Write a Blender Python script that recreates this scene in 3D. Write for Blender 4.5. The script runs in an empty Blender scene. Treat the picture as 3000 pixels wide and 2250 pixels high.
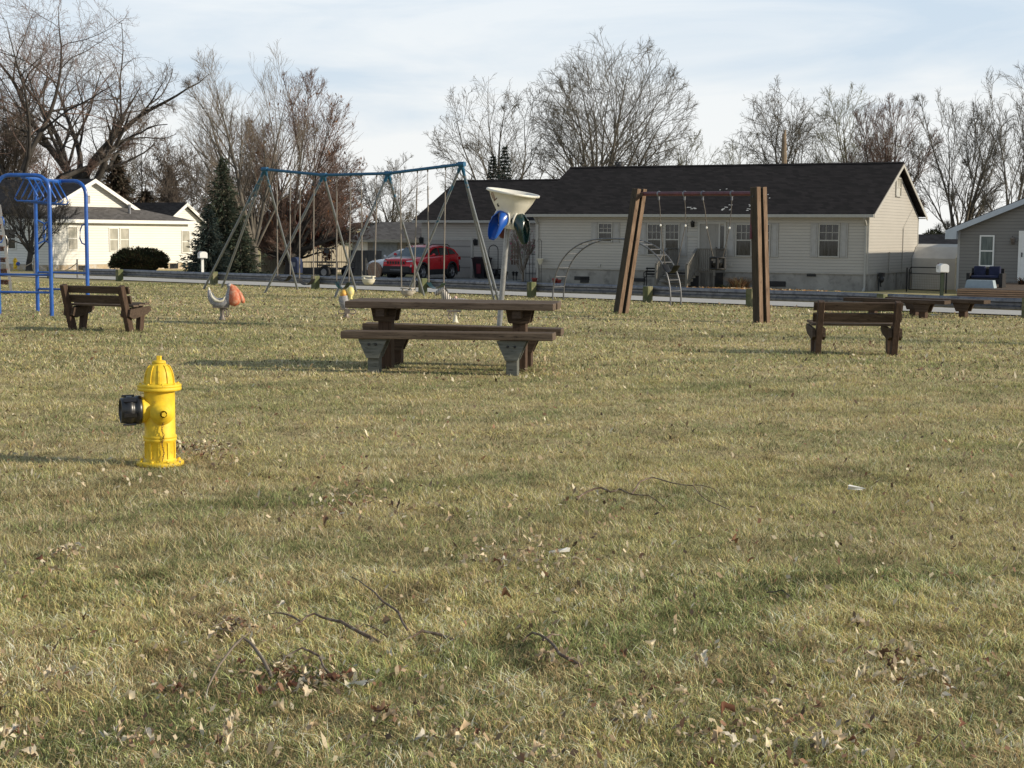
import bpy, math, random
import numpy as np
from mathutils import Vector, Matrix
random.seed(7)
PI = math.pi
scene = bpy.context.scene
COL = scene.collection

# ------------------------------------------------------------------ camera model
FPX, CX, CY = 4500.0, 1500.0, 1125.0
PITCH, ROLL = math.radians(5.6), 0.0075
CAM = Vector((0, 0, 1.6))
RM = (Matrix.Rotation(PI/2 - PITCH, 3, 'X') @ Matrix.Rotation(ROLL, 3, 'Z'))
def ray(px, py):
    d = RM @ Vector(((px-CX)/FPX, -(py-CY)/FPX, -1.0))
    return d / d.y
ANG = math.radians(-28.6)
U = Vector((math.cos(ANG), math.sin(ANG))); N = Vector((-math.sin(ANG), math.cos(ANG)))
ORG = Vector((13.5, 49.5))
def W(u, q):
    p = ORG + U*u + N*q
    return p.x, p.y
def UQ(x, y):
    r = Vector((x, y)) - ORG
    return r.dot(U), r.dot(N)
ZQ = [(-3000, 0), (-30, 0), (-20, -.08), (-14, -.13), (-8, -.2), (0, -.38), (11, -.62), (30, -.85), (3000, -.85)]
def zq(q):
    for (a, za), (b, zb) in zip(ZQ, ZQ[1:]):
        if q <= b:
            return za + (zb-za)*(q-a)/(b-a)
    return ZQ[-1][1]
def gz(x, y): return zq(UQ(x, y)[1])
def at(px, py, Y):
    return CAM + ray(px, py)*Y
def onG(px, py):
    r = ray(px, py); Y = 30.0
    for _ in range(60):
        p = CAM + r*Y
        Y = (gz(p.x, p.y)-1.6)/r.z
    p = CAM + r*Y
    return Vector((p.x, p.y, gz(p.x, p.y)))
def gp(px, Y):
    """ground point below picture column px at distance Y"""
    x = (px-CX)/FPX*Y
    return Vector((x, Y, gz(x, Y)))
def colq(px, q):
    """point of picture column px on the street-parallel line q"""
    k = (px-CX)/FPX
    ox, oy = ORG.x + N.x*q, ORG.y + N.y*q
    u = (k*oy-ox)/(U.x-k*U.y)
    return u
c1 = lambda x, y: (x/3.16, 450+y/3.16)
c2 = lambda x, y: (550+x/3.16, 450+y/3.16)
c3 = lambda x, y: (1100+x/3.16, 450+y/3.16)
c4 = lambda x, y: (1700+x/3.16, 450+y/3.16)
c5 = lambda x, y: (2300+x/3.16, 550+y/3.16)
def wallhit(px, py, q):
    """(u, z) where a picture ray meets the street-parallel plane q"""
    r = ray(px, py)
    a = Vector((r.x, r.y)); c = Vector((CAM.x, CAM.y))-ORG
    t = (q-c.dot(N))/a.dot(N)
    p = CAM + r*t
    return UQ(p.x, p.y)[0], p.z
def sidehit(px, py, u0):
    r = ray(px, py)
    a = Vector((r.x, r.y)); c = Vector((CAM.x, CAM.y))-ORG
    t = (u0-c.dot(U))/a.dot(U)
    p = CAM + r*t
    return UQ(p.x, p.y)[1], p.z

# ------------------------------------------------------------------ object helpers
def tag(o, label=None, cat=None, group=None, kind=None):
    if label: o['label'] = label
    if cat: o['category'] = cat
    if group: o['group'] = group
    if kind: o['kind'] = kind
    return o
def thing(name, label, cat, loc=(0, 0, 0), rz=0, group=None):
    o = bpy.data.objects.new(name, None); COL.objects.link(o)
    o.location = loc; o.rotation_euler = (0, 0, rz); o.empty_display_size = .1
    return tag(o, label, cat, group)
def np_mesh(name, V, quads=None, tris=None, smooth=False, cols=None):
    me = bpy.data.meshes.new(name)
    V = np.asarray(V, dtype=np.float32).reshape(-1, 3)
    nq = 0 if quads is None else len(quads); nt = 0 if tris is None else len(tris)
    me.vertices.add(len(V)); me.vertices.foreach_set('co', V.ravel())
    me.loops.add(nq*4+nt*3); me.polygons.add(nq+nt)
    li = []
    if nq: li.append(np.asarray(quads, dtype=np.int32).ravel())
    if nt: li.append(np.asarray(tris, dtype=np.int32).ravel())
    me.loops.foreach_set('vertex_index', np.concatenate(li))
    st = np.concatenate([np.arange(nq)*4, nq*4+np.arange(nt)*3]).astype(np.int32)
    me.polygons.foreach_set('loop_start', st)
    try: me.polygons.foreach_set('loop_total', np.concatenate([np.full(nq, 4), np.full(nt, 3)]).astype(np.int32))
    except Exception: pass
    me.update(calc_edges=True)
    if smooth: me.polygons.foreach_set('use_smooth', np.ones(nq+nt, dtype=bool))
    if cols is not None:
        a = me.color_attributes.new('col', 'FLOAT_COLOR', 'POINT')
        c = np.ones((len(V), 4), dtype=np.float32); c[:, :3] = cols
        a.data.foreach_set('color', c.ravel())
    return me
def link(name, me, mat, parent=None, **k):
    o = bpy.data.objects.new(name, me); COL.objects.link(o)
    if mat is not None and not me.materials:
        for m in (mat if isinstance(mat, (list, tuple)) else [mat]): me.materials.append(m)
    if parent is not None: o.parent = parent
    return tag(o, **k)
def dup(root, loc, rz=None, label=None):
    r = root.copy(); COL.objects.link(r); r.location = loc
    if rz is not None: r.rotation_euler = (0, 0, rz)
    if label: r['label'] = label
    for ch in list(root.children):
        c = ch.copy(); COL.objects.link(c); c.parent = r
        for g in ch.children:
            d = g.copy(); COL.objects.link(d); d.parent = c
    return r

class MB:
    def __init__(s): s.v = []; s.f = []; s.sm = []; s.mi = []; s.m = 0
    def add(s, vs, fs, smooth=False, M=None):
        b = len(s.v)
        for p in vs:
            p = Vector(p)
            s.v.append(tuple(M @ p) if M is not None else tuple(p))
        for f in fs:
            s.f.append([b+i for i in f]); s.sm.append(smooth); s.mi.append(s.m)
        return s
    def box(s, x0, x1, y0, y1, z0, z1, M=None):
        if x1 < x0: x0, x1 = x1, x0
        if y1 < y0: y0, y1 = y1, y0
        if z1 < z0: z0, z1 = z1, z0
        v = [(x, y, z) for x in (x0, x1) for y in (y0, y1) for z in (z0, z1)]
        return s.add(v, [(0, 1, 3, 2), (4, 6, 7, 5), (0, 4, 5, 1), (2, 3, 7, 6), (0, 2, 6, 4), (1, 5, 7, 3)], M=M)
    def beam(s, p0, p1, w, h, up=(0, 0, 1)):
        p0 = Vector(p0); p1 = Vector(p1); d = (p1-p0); L = d.length; d.normalize()
        up = Vector(up)
        if abs(d.dot(up)) > .98: up = Vector((0, 1, 0))
        sx = d.cross(up).normalized(); uz = sx.cross(d).normalized()
        M = Matrix((sx, d, uz)).transposed().to_4x4(); M.translation = p0
        return s.box(-w/2, w/2, 0, L, -h/2, h/2, M=M)
    def tube(s, pts, rad, n=8, cap=True, smooth=True, sq=1.0, closed=False):
        pts = [Vector(p) for p in pts]; m = len(pts)
        if not isinstance(rad, (list, tuple)): rad = [rad]*m
        vs = []; ref = None
        for i, p in enumerate(pts):
            if closed: t = pts[(i+1) % m]-pts[i-1]
            else: t = pts[min(i+1, m-1)]-pts[max(i-1, 0)]
            t.normalize()
            if ref is None:
                ref = Vector((0, 0, 1)) if abs(t.z) < .9 else Vector((0, 1, 0))
            a = t.cross(ref)
            if a.length < 1e-4: a = t.cross(Vector((1, 0, 0)))
            a.normalize(); b = t.cross(a).normalized(); ref = -b if False else ref
            r = rad[i]
            for k in range(n):
                w = 2*PI*k/n
                vs.append(p + a*math.cos(w)*r + b*math.sin(w)*r*sq)
        fs = []
        for i in range(m if closed else m-1):
            j = (i+1) % m
            for k in range(n):
                fs.append((i*n+k, i*n+(k+1) % n, j*n+(k+1) % n, j*n+k))
        s.add(vs, fs, smooth)
        if cap and not closed:
            s.add(vs[:n], [tuple(range(n-1, -1, -1))]); s.add(vs[-n:], [tuple(range(n))])
        return s
    def lathe(s, prof, n=24, M=None, smooth=True, a0=0, a1=2*PI, sx=1, sy=1):
        full = abs(a1-a0-2*PI) < 1e-6; cnt = n if full else n+1
        vs = []
        for r, z in prof:
            for k in range(cnt):
                w = a0+(a1-a0)*k/n
                vs.append((r*math.cos(w)*sx, r*math.sin(w)*sy, z))
        fs = []
        for i in range(len(prof)-1):
            for k in range(n):
                k2 = (k+1) % cnt if full else k+1
                fs.append((i*cnt+k, i*cnt+k2, (i+1)*cnt+k2, (i+1)*cnt+k))
        return s.add(vs, fs, smooth, M)
    def prism(s, poly, y0, y1, M=None):
        """poly in x,z extruded along y"""
        n = len(poly)
        vs = [(x, y0, z) for x, z in poly]+[(x, y1, z) for x, z in poly]
        fs = [tuple(range(n)), tuple(range(2*n-1, n-1, -1))]
        for i in range(n):
            j = (i+1) % n; fs.append((i, n+i, n+j, j))
        return s.add(vs, fs, M=M)
    def poly(s, vs, M=None): return s.add(vs, [tuple(range(len(vs)))], M=M)
    def ell(s, c, r, n=14, m=9, M=None, rot=None):
        vs = []; c = Vector(c)
        for i in range(m+1):
            th = PI*i/m
            for k in range(n):
                ph = 2*PI*k/n
                p = Vector((r[0]*math.sin(th)*math.cos(ph), r[1]*math.sin(th)*math.sin(ph), r[2]*math.cos(th)))
                if rot is not None: p = rot @ p
                vs.append(c+p)
        fs = [(i*n+k, (i+1)*n+k, (i+1)*n+(k+1) % n, i*n+(k+1) % n) for i in range(m) for k in range(n)]
        return s.add(vs, fs, True, M)
    def build(s, name, mat, parent=None, org=None, bevel=0, **k):
        me = bpy.data.meshes.new(name)
        v = s.v
        if org is not None: v = [(a-org[0], b-org[1], c-org[2]) for a, b, c in v]
        me.from_pydata(v, [], s.f)
        me.polygons.foreach_set('use_smooth', s.sm)
        mats = mat if isinstance(mat, (list, tuple)) else [mat]
        for m in mats: me.materials.append(m)
        if len(mats) > 1: me.polygons.foreach_set('material_index', s.mi)
        me.validate()
        import bmesh
        bm = bmesh.new(); bm.from_mesh(me); bmesh.ops.recalc_face_normals(bm, faces=bm.faces); bm.to_mesh(me); bm.free()
        o = bpy.data.objects.new(name, me); COL.objects.link(o)
        if parent is not None: o.parent = parent
        if bevel:
            b = o.modifiers.new('bev', 'BEVEL'); b.width = bevel; b.segments = 1; b.limit_method = 'ANGLE'
        return tag(o, **k)

# ------------------------------------------------------------------ materials
def newmat(name):
    m = bpy.data.materials.new(name); m.use_nodes = True
    nt = m.node_tree; nt.nodes.clear()
    out = nt.nodes.new('ShaderNodeOutputMaterial'); b = nt.nodes.new('ShaderNodeBsdfPrincipled')
    nt.links.new(b.outputs[0], out.inputs[0])
    return m, nt, b
def nd(nt, typ, **k):
    n = nt.nodes.new(typ)
    for a, v in k.items():
        if a in n.inputs: pass
        setattr(n, a, v)
    return n
def mth(nt, op, a, b=None, clamp=False):
    n = nt.nodes.new('ShaderNodeMath'); n.operation = op; n.use_clamp = clamp
    for i, v in enumerate((a, b)):
        if v is None: continue
        if isinstance(v, (int, float)): n.inputs[i].default_value = v
        else: nt.links.new(v, n.inputs[i])
    return n.outputs[0]
def mixc(nt, f, a, b, mode='MIX'):
    n = nt.nodes.new('ShaderNodeMixRGB'); n.blend_type = mode
    for i, v in enumerate((f, a, b)):
        if isinstance(v, (int, float)): n.inputs[i].default_value = v
        elif isinstance(v, tuple): n.inputs[i].default_value = (*v, 1)
        else: nt.links.new(v, n.inputs[i])
    return n.outputs[0]
def noise(nt, scale, detail=4, vec=None, rough=.55, dist=0):
    n = nt.nodes.new('ShaderNodeTexNoise'); n.inputs['Scale'].default_value = scale
    n.inputs['Detail'].default_value = detail; n.inputs['Roughness'].default_value = rough
    n.inputs['Distortion'].default_value = dist
    if vec is not None: nt.links.new(vec, n.inputs['Vector'])
    return n.outputs['Fac']
def ramp(nt, fac, stops):
    n = nt.nodes.new('ShaderNodeValToRGB'); e = n.color_ramp.elements
    while len(e) < len(stops): e.new(.5)
    for i, (p, c) in enumerate(stops):
        e[i].position = p; e[i].color = (*c, 1) if isinstance(c, tuple) else (c, c, c, 1)
    nt.links.new(fac, n.inputs[0]); return n.outputs[0]
def coord(nt, scale=(1, 1, 1), kind='Object'):
    t = nt.nodes.new('ShaderNodeTexCoord'); m = nt.nodes.new('ShaderNodeMapping')
    m.inputs['Scale'].default_value = scale
    nt.links.new(t.outputs[kind], m.inputs[0]); return m.outputs[0]
def bump(nt, b, h, strength=.3, dist=.01):
    n = nt.nodes.new('ShaderNodeBump'); n.inputs['Strength'].default_value = strength; n.inputs['Distance'].default_value = dist
    nt.links.new(h, n.inputs['Height']); nt.links.new(n.outputs[0], b.inputs['Normal'])
def sc(c, k): return tuple(min(1, x*k) for x in c)
def pm(name, c, rough=.6, metal=0, var=.25, scale=6, c2=None, thr=(.45, .65), bmp=0, bscale=40, stretch=(1, 1, 1), spec=.4):
    m, nt, b = newmat(name)
    v = coord(nt, stretch)
    f = noise(nt, scale, 6, v)
    col = mixc(nt, ramp(nt, f, [(.3, 0.0), (.7, 1.0)]), sc(c, 1-var), sc(c, 1+var*.6))
    if c2 is not None:
        f2 = noise(nt, scale*1.7, 7, v, .65)
        col = mixc(nt, ramp(nt, f2, [(thr[0], 0.0), (thr[1], 1.0)]), col, c2)
    nt.links.new(col, b.inputs['Base Color'])
    b.inputs['Roughness'].default_value = rough; b.inputs['Metallic'].default_value = metal
    b.inputs['Specular IOR Level'].default_value = spec
    if bmp: bump(nt, b, noise(nt, bscale, 5, v), bmp)
    return m
def wood(name, c, c2, axis='x', rough=.8, scale=4, paint=None, spec=.2):
    m, nt, b = newmat(name)
    st = {'x': (.6, 9, 9), 'y': (9, .6, 9), 'z': (9, 9, .6)}[axis]
    v = coord(nt, st)
    g = noise(nt, scale, 8, v, .65, .4)
    col = mixc(nt, ramp(nt, g, [(.32, 0.0), (.68, 1.0)]), c, c2)
    cr = noise(nt, scale*4, 3, v, .5)
    col = mixc(nt, ramp(nt, cr, [(.30, 1.0), (.38, 0.0)]), col, sc(c, .25))
    if paint is not None:
        pf = noise(nt, 3, 6, coord(nt), .7)
        col = mixc(nt, ramp(nt, pf, [(.42, 0.0), (.55, 1.0)]), col, paint)
    nt.links.new(col, b.inputs['Base Color']); b.inputs['Roughness'].default_value = rough
    b.inputs['Specular IOR Level'].default_value = spec
    bump(nt, b, g, .5, .006)
    return m
def siding(name, c, pitch=.115, rough=.55, dirt=.12):
    m, nt, b = newmat(name)
    t = nt.nodes.new('ShaderNodeTexCoord'); s = nt.nodes.new('ShaderNodeSeparateXYZ'); nt.links.new(t.outputs['Object'], s.inputs[0])
    fr = mth(nt, 'FRACT', mth(nt, 'DIVIDE', s.outputs[2], pitch))
    line = ramp(nt, fr, [(0.0, .50), (.10, .66), (.17, 1.0), (.9, .98), (1.0, .93)])
    n1 = noise(nt, .7, 5, coord(nt, (1, 1, 2.5)))
    col = mixc(nt, ramp(nt, n1, [(.3, 0.0), (.7, 1.0)]), sc(c, 1-dirt), c)
    # slight tint steps from one course to the next
    wn = nt.nodes.new('ShaderNodeTexWhiteNoise'); wn.noise_dimensions = '1D'
    nt.links.new(mth(nt, 'FLOOR', mth(nt, 'DIVIDE', s.outputs[2], pitch)), wn.inputs['W'])
    col = mixc(nt, mth(nt, 'MULTIPLY', wn.outputs[0], .10), col, sc(c, .6))
    col = mixc(nt, 1.0, col, line, 'MULTIPLY')
    nt.links.new(col, b.inputs['Base Color']); b.inputs['Roughness'].default_value = rough
    bump(nt, b, fr, .6, .012)
    return m
def shingles(name, c, c2, pitch=.145, axis=2):
    m, nt, b = newmat(name)
    t = nt.nodes.new('ShaderNodeTexCoord'); s = nt.nodes.new('ShaderNodeSeparateXYZ'); nt.links.new(t.outputs['Object'], s.inputs[0])
    h = mth(nt, 'DIVIDE', s.outputs[2], pitch*.5)
    row = mth(nt, 'FLOOR', h); fr = mth(nt, 'FRACT', h)
    lx = mth(nt, 'ADD', s.outputs[0], s.outputs[1])
    wn0 = nt.nodes.new('ShaderNodeTexWhiteNoise'); wn0.noise_dimensions = '1D'; nt.links.new(row, wn0.inputs['W'])
    tx = mth(nt, 'FLOOR', mth(nt, 'ADD', mth(nt, 'DIVIDE', lx, .28), mth(nt, 'MULTIPLY', wn0.outputs[0], 7)))
    cmb = nt.nodes.new('ShaderNodeCombineXYZ'); nt.links.new(tx, cmb.inputs[0]); nt.links.new(row, cmb.inputs[1])
    wn = nt.nodes.new('ShaderNodeTexWhiteNoise'); wn.noise_dimensions = '2D'; nt.links.new(cmb.outputs[0], wn.inputs['Vector'])
    col = mixc(nt, wn.outputs[0], c, c2)
    big = noise(nt, .5, 5, coord(nt))
    col = mixc(nt, ramp(nt, big, [(.35, 0.0), (.7, .25)]), col, sc(c, .6))
    line = ramp(nt, fr, [(0.0, .35), (.18, 1.0), (1.0, .9)])
    col = mixc(nt, 1.0, col, line, 'MULTIPLY')
    nt.links.new(col, b.inputs['Base Color']); b.inputs['Roughness'].default_value = .95
    b.inputs['Specular IOR Level'].default_value = .15
    bump(nt, b, mth(nt, 'ADD', fr, noise(nt, 60, 3, coord(nt))), .35, .01)
    return m
def glass(name, c=(.02, .022, .025), rough=.06, curtain=None):
    m, nt, b = newmat(name)
    v = coord(nt, (6, 1, .7))
    f = noise(nt, 2.2, 3, v)
    cc = curtain or sc(c, 3)
    col = mixc(nt, ramp(nt, f, [(.4, 0.0), (.62, 1.0)]), c, cc)
    nt.links.new(col, b.inputs['Base Color'])
    b.inputs['Roughness'].default_value = rough; b.inputs['Specular IOR Level'].default_value = .6
    return m
def vcol(name, rough=.8, spec=.2, trans=0, emit=0):
    m, nt, b = newmat(name)
    a = nt.nodes.new('ShaderNodeAttribute'); a.attribute_name = 'col'
    nt.links.new(a.outputs['Color'], b.inputs['Base Color'])
    b.inputs['Roughness'].default_value = rough; b.inputs['Specular IOR Level'].default_value = spec
    if trans:
        tr = nt.nodes.new('ShaderNodeBsdfTranslucent'); nt.links.new(a.outputs['Color'], tr.inputs[0])
        mx = nt.nodes.new('ShaderNodeMixShader'); mx.inputs[0].default_value = trans
        out = [n for n in nt.nodes if n.type == 'OUTPUT_MATERIAL'][0]
        nt.links.new(b.outputs[0], mx.inputs[1]); nt.links.new(tr.outputs[0], mx.inputs[2]); nt.links.new(mx.outputs[0], out.inputs[0])
    return m
def painted_steel(name, paint, zc, zs):
    """bare galvanised tube whose old blue paint survives above height zc (object z)"""
    m, nt, b = newmat(name)
    t = nt.nodes.new('ShaderNodeTexCoord'); s = nt.nodes.new('ShaderNodeSeparateXYZ'); nt.links.new(t.outputs['Object'], s.inputs[0])
    n1 = noise(nt, 5, 7, t.outputs['Object'], .7)
    h = mth(nt, 'ADD', mth(nt, 'MULTIPLY', mth(nt, 'SUBTRACT', s.outputs[2], zc), zs), mth(nt, 'MULTIPLY', mth(nt, 'SUBTRACT', n1, .5), 3.2))
    f = ramp(nt, h, [(.42, 0.0), (.58, 1.0)])
    n2 = noise(nt, 25, 5, t.outputs['Object'])
    steel = mixc(nt, n2, (.13, .15, .175), (.28, .30, .33))
    steel = mixc(nt, ramp(nt, noise(nt, 9, 6, t.outputs['Object']), [(.58, 0.0), (.72, .8)]), steel, (.16, .11, .08))
    nt.links.new(mixc(nt, f, steel, paint), b.inputs['Base Color'])
    b.inputs['Metallic'].default_value = .25; b.inputs['Roughness'].default_value = .45
    return m

M = {}
M['brown'] = wood('brown_wood', (.042, .028, .020), (.10, .070, .050), 'x')
M['brown_z'] = wood('brown_wood_z', (.044, .028, .020), (.10, .064, .045), 'z')
M['plank'] = wood('weathered_plank', (.068, .048, .035), (.165, .125, .093), 'x')
M['green_wood'] = wood('greenish_wood', (.085, .09, .08), (.17, .175, .16), 'x')
M['post_pine'] = wood('orange_pine', (.115, .070, .045), (.28, .195, .135), 'z', scale=3)
M['post_shade'] = wood('shaded_timber', (.028, .024, .017), (.075, .060, .042), 'z', scale=3)  # shaded copy of the post timber, shade painted into the colour
M['rail_post'] = wood('guard_post_wood', (.10, .10, .05), (.28, .25, .16), 'z', paint=(.10, .115, .055))
M['grey_wood'] = wood('grey_deck_wood', (.10, .095, .085), (.20, .19, .175), 'z')
M['picket'] = wood('picket_wood', (.24, .21, .16), (.48, .43, .34), 'z', scale=2)
M['deck'] = wood('deck_board', (.27, .17, .11), (.40, .27, .19), 'x')
M['steel'] = pm('galvanised_steel', (.20, .205, .225), .42, .5, .25, 5, c2=(.11, .115, .14), thr=(.5, .62), bmp=.1)
M['pole_steel'] = pm('pole_steel', (.30, .30, .30), .42, .45, .3, 12, c2=(.2, .17, .14), thr=(.6, .75))
M['arch_steel'] = pm('grey_tube_steel', (.15, .15, .155), .42, .45, .3, 12, c2=(.2, .17, .14), thr=(.6, .75))
M['dark_steel'] = pm('dark_steel', (.04, .04, .042), .5, .3, .3)
M['blue'] = pm('blue_enamel', (.012, .085, .36), .3, 0, .25, 5, c2=(.03, .13, .45), thr=(.5, .7), spec=.6)
M['swing_leg'] = painted_steel('worn_leg_steel', (.03, .13, .24), 1.9, .42)
M['swing_bar'] = painted_steel('worn_bar_paint', (.015, .10, .20), 1.8, 1.6)
M['red_bar'] = pm('maroon_bar', (.10, .022, .03), .5, 0, .4, 8)
M['black'] = pm('black_rubber', (.012, .012, .013), .65, 0, .3)
M['black_pl'] = pm('black_plastic', (.014, .014, .017), .35, 0, .3, spec=.6)
M['chain'] = pm('dull_chain', (.11, .095, .08), .55, .4, .4, 20)
M['sleeve'] = pm('pale_sleeve', (.20, .175, .15), .6, 0, .25, 6)
M['cream'] = pm('cream_plastic', (.66, .62, .50), .5, 0, .10, 3, c2=(.42, .38, .30), thr=(.62, .8))
M['funnel'] = pm('ivory_fibreglass', (.76, .73, .65), .38, 0, .08, 3, c2=(.50, .45, .35), thr=(.62, .8))
M['blue_pl'] = pm('blue_plastic', (.012, .09, .42), .28, 0, .15, 4, spec=.6)
M['green_pl'] = pm('dark_green_plastic', (.006, .028, .026), .25, 0, .2, 4, spec=.7)
M['hyd'] = pm('hydrant_yellow', (.76, .52, .03), .55, 0, .22, 14, c2=(.30, .15, .04), thr=(.62, .72), bmp=.12, bscale=60)
M['rust'] = pm('rusty_chain', (.22, .12, .04), .7, .2, .4, 30)
M['white_paint'] = pm('white_paint', (.78, .77, .73), .5, 0, .06)
M['trim'] = pm('beige_trim', (.40, .385, .35), .5, 0, .08)
M['gutter'] = pm('gutter_grey', (.36, .35, .32), .45, 0, .08)
M['soffit'] = pm('soffit', (.30, .28, .24), .6)
M['siding_tan'] = siding('tan_siding', (.455, .43, .39), .125, dirt=.08)
M['siding_white'] = siding('white_siding', (.80, .79, .74), .15, dirt=.06)
M['siding_grey'] = siding('grey_siding', (.215, .205, .19), .13)
M['siding_pale'] = siding('pale_siding', (.30, .29, .27), .15)
M['siding_yellow'] = siding('yellow_siding', (.62, .55, .33), .15)
M['shingle'] = shingles('brown_black_shingle', (.019, .017, .017), (.036, .031, .031))
M['shingle_grey'] = shingles('grey_shingle', (.095, .088, .085), (.16, .15, .145))
M['shingle_dark'] = shingles('dark_shingle', (.022, .022, .026), (.045, .045, .05))
M['conc'] = pm('foundation_concrete', (.30, .285, .26), .9, 0, .25, 1.4, c2=(.15, .14, .13), thr=(.52, .68), bmp=.2)
M['block'] = pm('tan_block', (.46, .37, .26), .9, 0, .2, 2, c2=(.5, .47, .42), thr=(.5, .6))
M['garage_door'] = siding('garage_door_panel', (.36, .335, .31), .53)
M['door'] = pm('door_grey', (.25, .235, .21), .5, 0, .08)
M['shutter'] = pm('shutter_taupe', (.36, .35, .335), .55, 0, .08)
M['glass'] = glass('window_glass', (.012, .013, .015), .07, (.045, .045, .048))
M['glass_green'] = glass('window_glass_green', (.05, .075, .075), .1, (.11, .14, .13))
M['glass_white'] = glass('window_glass_curtained', (.34, .33, .28), .2, (.46, .44, .38))
M['car_red'] = pm('car_red', (.52, .006, .014), .22, .1, .04, spec=.7)
M['car_white'] = pm('car_white', (.72, .73, .75), .25, 0, .03, spec=.6)
M['cladding'] = pm('black_cladding', (.018, .018, .019), .55, 0, .2)
M['tyre'] = pm('tyre', (.016, .016, .017), .85, 0, .3)
M['alloy'] = pm('alloy', (.42, .42, .43), .3, .7, .1)
M['lamp'] = pm('lamp_glass', (.5, .5, .52), .1, .2, .1, spec=.8)
M['bark_grey'] = pm('bark_grey', (.13, .115, .095), .95, 0, .45, 2.5, bmp=.4, bscale=12)
M['stick'] = pm('stick_bark', (.15, .105, .075), .9, 0, .5, 22, c2=(.28, .24, .19), thr=(.5, .62), bmp=.6, bscale=80)
M['bark_dark'] = pm('bark_dark', (.060, .053, .047), .95, 0, .45, 2.5)
M['twig_brown'] = pm('twig_brown', (.145, .115, .093), .9, 0, .3, 1.0)
M['twig_red'] = pm('twig_red', (.19, .125, .10), .9, 0, .3, 1.0)
M['twig_grey'] = pm('twig_grey', (.155, .14, .115), .9, 0, .3, 1.0)
M['twig_olive'] = pm('twig_olive', (.17, .165, .09), .9, 0, .3, 1.0)
M['twig_pale'] = pm('twig_pale', (.22, .18, .14), .9, 0, .3, 1.0)
M['leafc'] = vcol('foliage_colour', .85, .15, .25)
M['leaf'] = vcol('leaf_colour', .7, .25, .25)
M['grassc'] = vcol('grass_colour', .7, .2, .35)
M['orange'] = pm('faded_orange', (.52, .14, .065), .55, 0, .25, 9, c2=(.55, .30, .20), thr=(.46, .62), bmp=.2)
M['grey_feather'] = pm('grey_feather', (.25, .245, .27), .6, 0, .3, 20, c2=(.46, .45, .42), thr=(.5, .62))
M['pale_yellow'] = pm('faded_yellow', (.68, .60, .22), .5, 0, .12, 7, c2=(.62, .58, .42), thr=(.55, .7))
M['amber'] = pm('faded_amber', (.62, .37, .07), .5, 0, .2, 14, c2=(.40, .13, .07), thr=(.5, .62))
M['cast'] = pm('cast_aluminium', (.20, .17, .15), .5, .35, .3, 14)
M['navy'] = pm('navy_cushion', (.02, .025, .06), .9)
M['wicker'] = pm('black_wicker', (.013, .012, .013), .7, 0, .4, 40)
M['pale_blue'] = pm('pale_blue_fabric', (.30, .36, .40), .9, 0, .1)
M['terra'] = pm('red_pot', (.30, .06, .05), .7)
M['rope'] = pm('rope', (.32, .27, .20), .9, 0, .2, 30)
M['tarp'] = pm('grey_white_tarp', (.55, .53, .49), .6, 0, .12, 2)
M['straw_wall'] = pm('wood_chip_board', (.60, .50, .34), .9, 0, .35, 14)
M['fur'] = pm('straw_plume', (.40, .28, .17), .9)
M['brown_step'] = pm('rusted_step', (.13, .055, .04), .8, 0, .5, 14, c2=(.24, .22, .19), thr=(.5, .65))
M['chrome'] = pm('bare_tube', (.4, .39, .38), .3, .6, .2)
# ------------------------------------------------------------------ camera, sun, sky
cam_d = bpy.data.cameras.new('camera'); cam_d.lens = 54.0; cam_d.sensor_width = 36.0
cam_d.clip_start = .1; cam_d.clip_end = 5000
cam = bpy.data.objects.new('camera', cam_d); COL.objects.link(cam)
m4 = RM.to_4x4(); m4.translation = CAM; cam.matrix_world = m4
scene.camera = cam
scene.render.resolution_x, scene.render.resolution_y = 1024, 768
scene.view_settings.view_transform = 'Standard'; scene.view_settings.look = 'None'
scene.view_settings.exposure = 0; scene.view_settings.gamma = 1

SUN_EL = math.radians(20.5)
sd = Vector((.972, -.235, 0)).normalized()
to_sun = Vector((sd.x*math.cos(SUN_EL), sd.y*math.cos(SUN_EL), math.sin(SUN_EL)))
sl = bpy.data.lights.new('sun', 'SUN'); sl.energy = 5.0; sl.angle = math.radians(.55); sl.color = (1.0, .885, .70)
so = bpy.data.objects.new('sun', sl); COL.objects.link(so)
so.rotation_euler = to_sun.to_track_quat('Z', 'Y').to_euler(); so.location = (60, -20, 40)

wd = bpy.data.worlds.new('World'); scene.world = wd; wd.use_nodes = True
nt = wd.node_tree; nt.nodes.clear()
wo = nt.nodes.new('ShaderNodeOutputWorld'); bg = nt.nodes.new('ShaderNodeBackground')
sky = nt.nodes.new('ShaderNodeTexSky'); sky.sky_type = 'NISHITA'; sky.sun_disc = False
sky.sun_elevation = SUN_EL; sky.sun_rotation = math.atan2(to_sun.x, to_sun.y)
sky.air_density = 1.0; sky.dust_density = 1.0; sky.ozone_density = 1.5
tc = nt.nodes.new('ShaderNodeTexCoord'); sp = nt.nodes.new('ShaderNodeSeparateXYZ')
nt.links.new(tc.outputs['Generated'], sp.inputs[0])
mp = nt.nodes.new('ShaderNodeMapping'); mp.inputs['Scale'].default_value = (2.2, 2.2, 13); mp.inputs['Rotation'].default_value = (0, .12, .35)
mp.inputs['Location'].default_value = (1.3, .4, .9)
nt.links.new(tc.outputs['Generated'], mp.inputs[0])
cl = noise(nt, 1.6, 7, mp.outputs[0], .55, .5)
clf = ramp(nt, cl, [(.36, .0), (.60, 1.0)])
el = ramp(nt, sp.outputs[2], [(0.0, 1.9), (.05, 1.5), (.10, .95), (.22, .75), (.45, .40), (.9, .12)])
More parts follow.
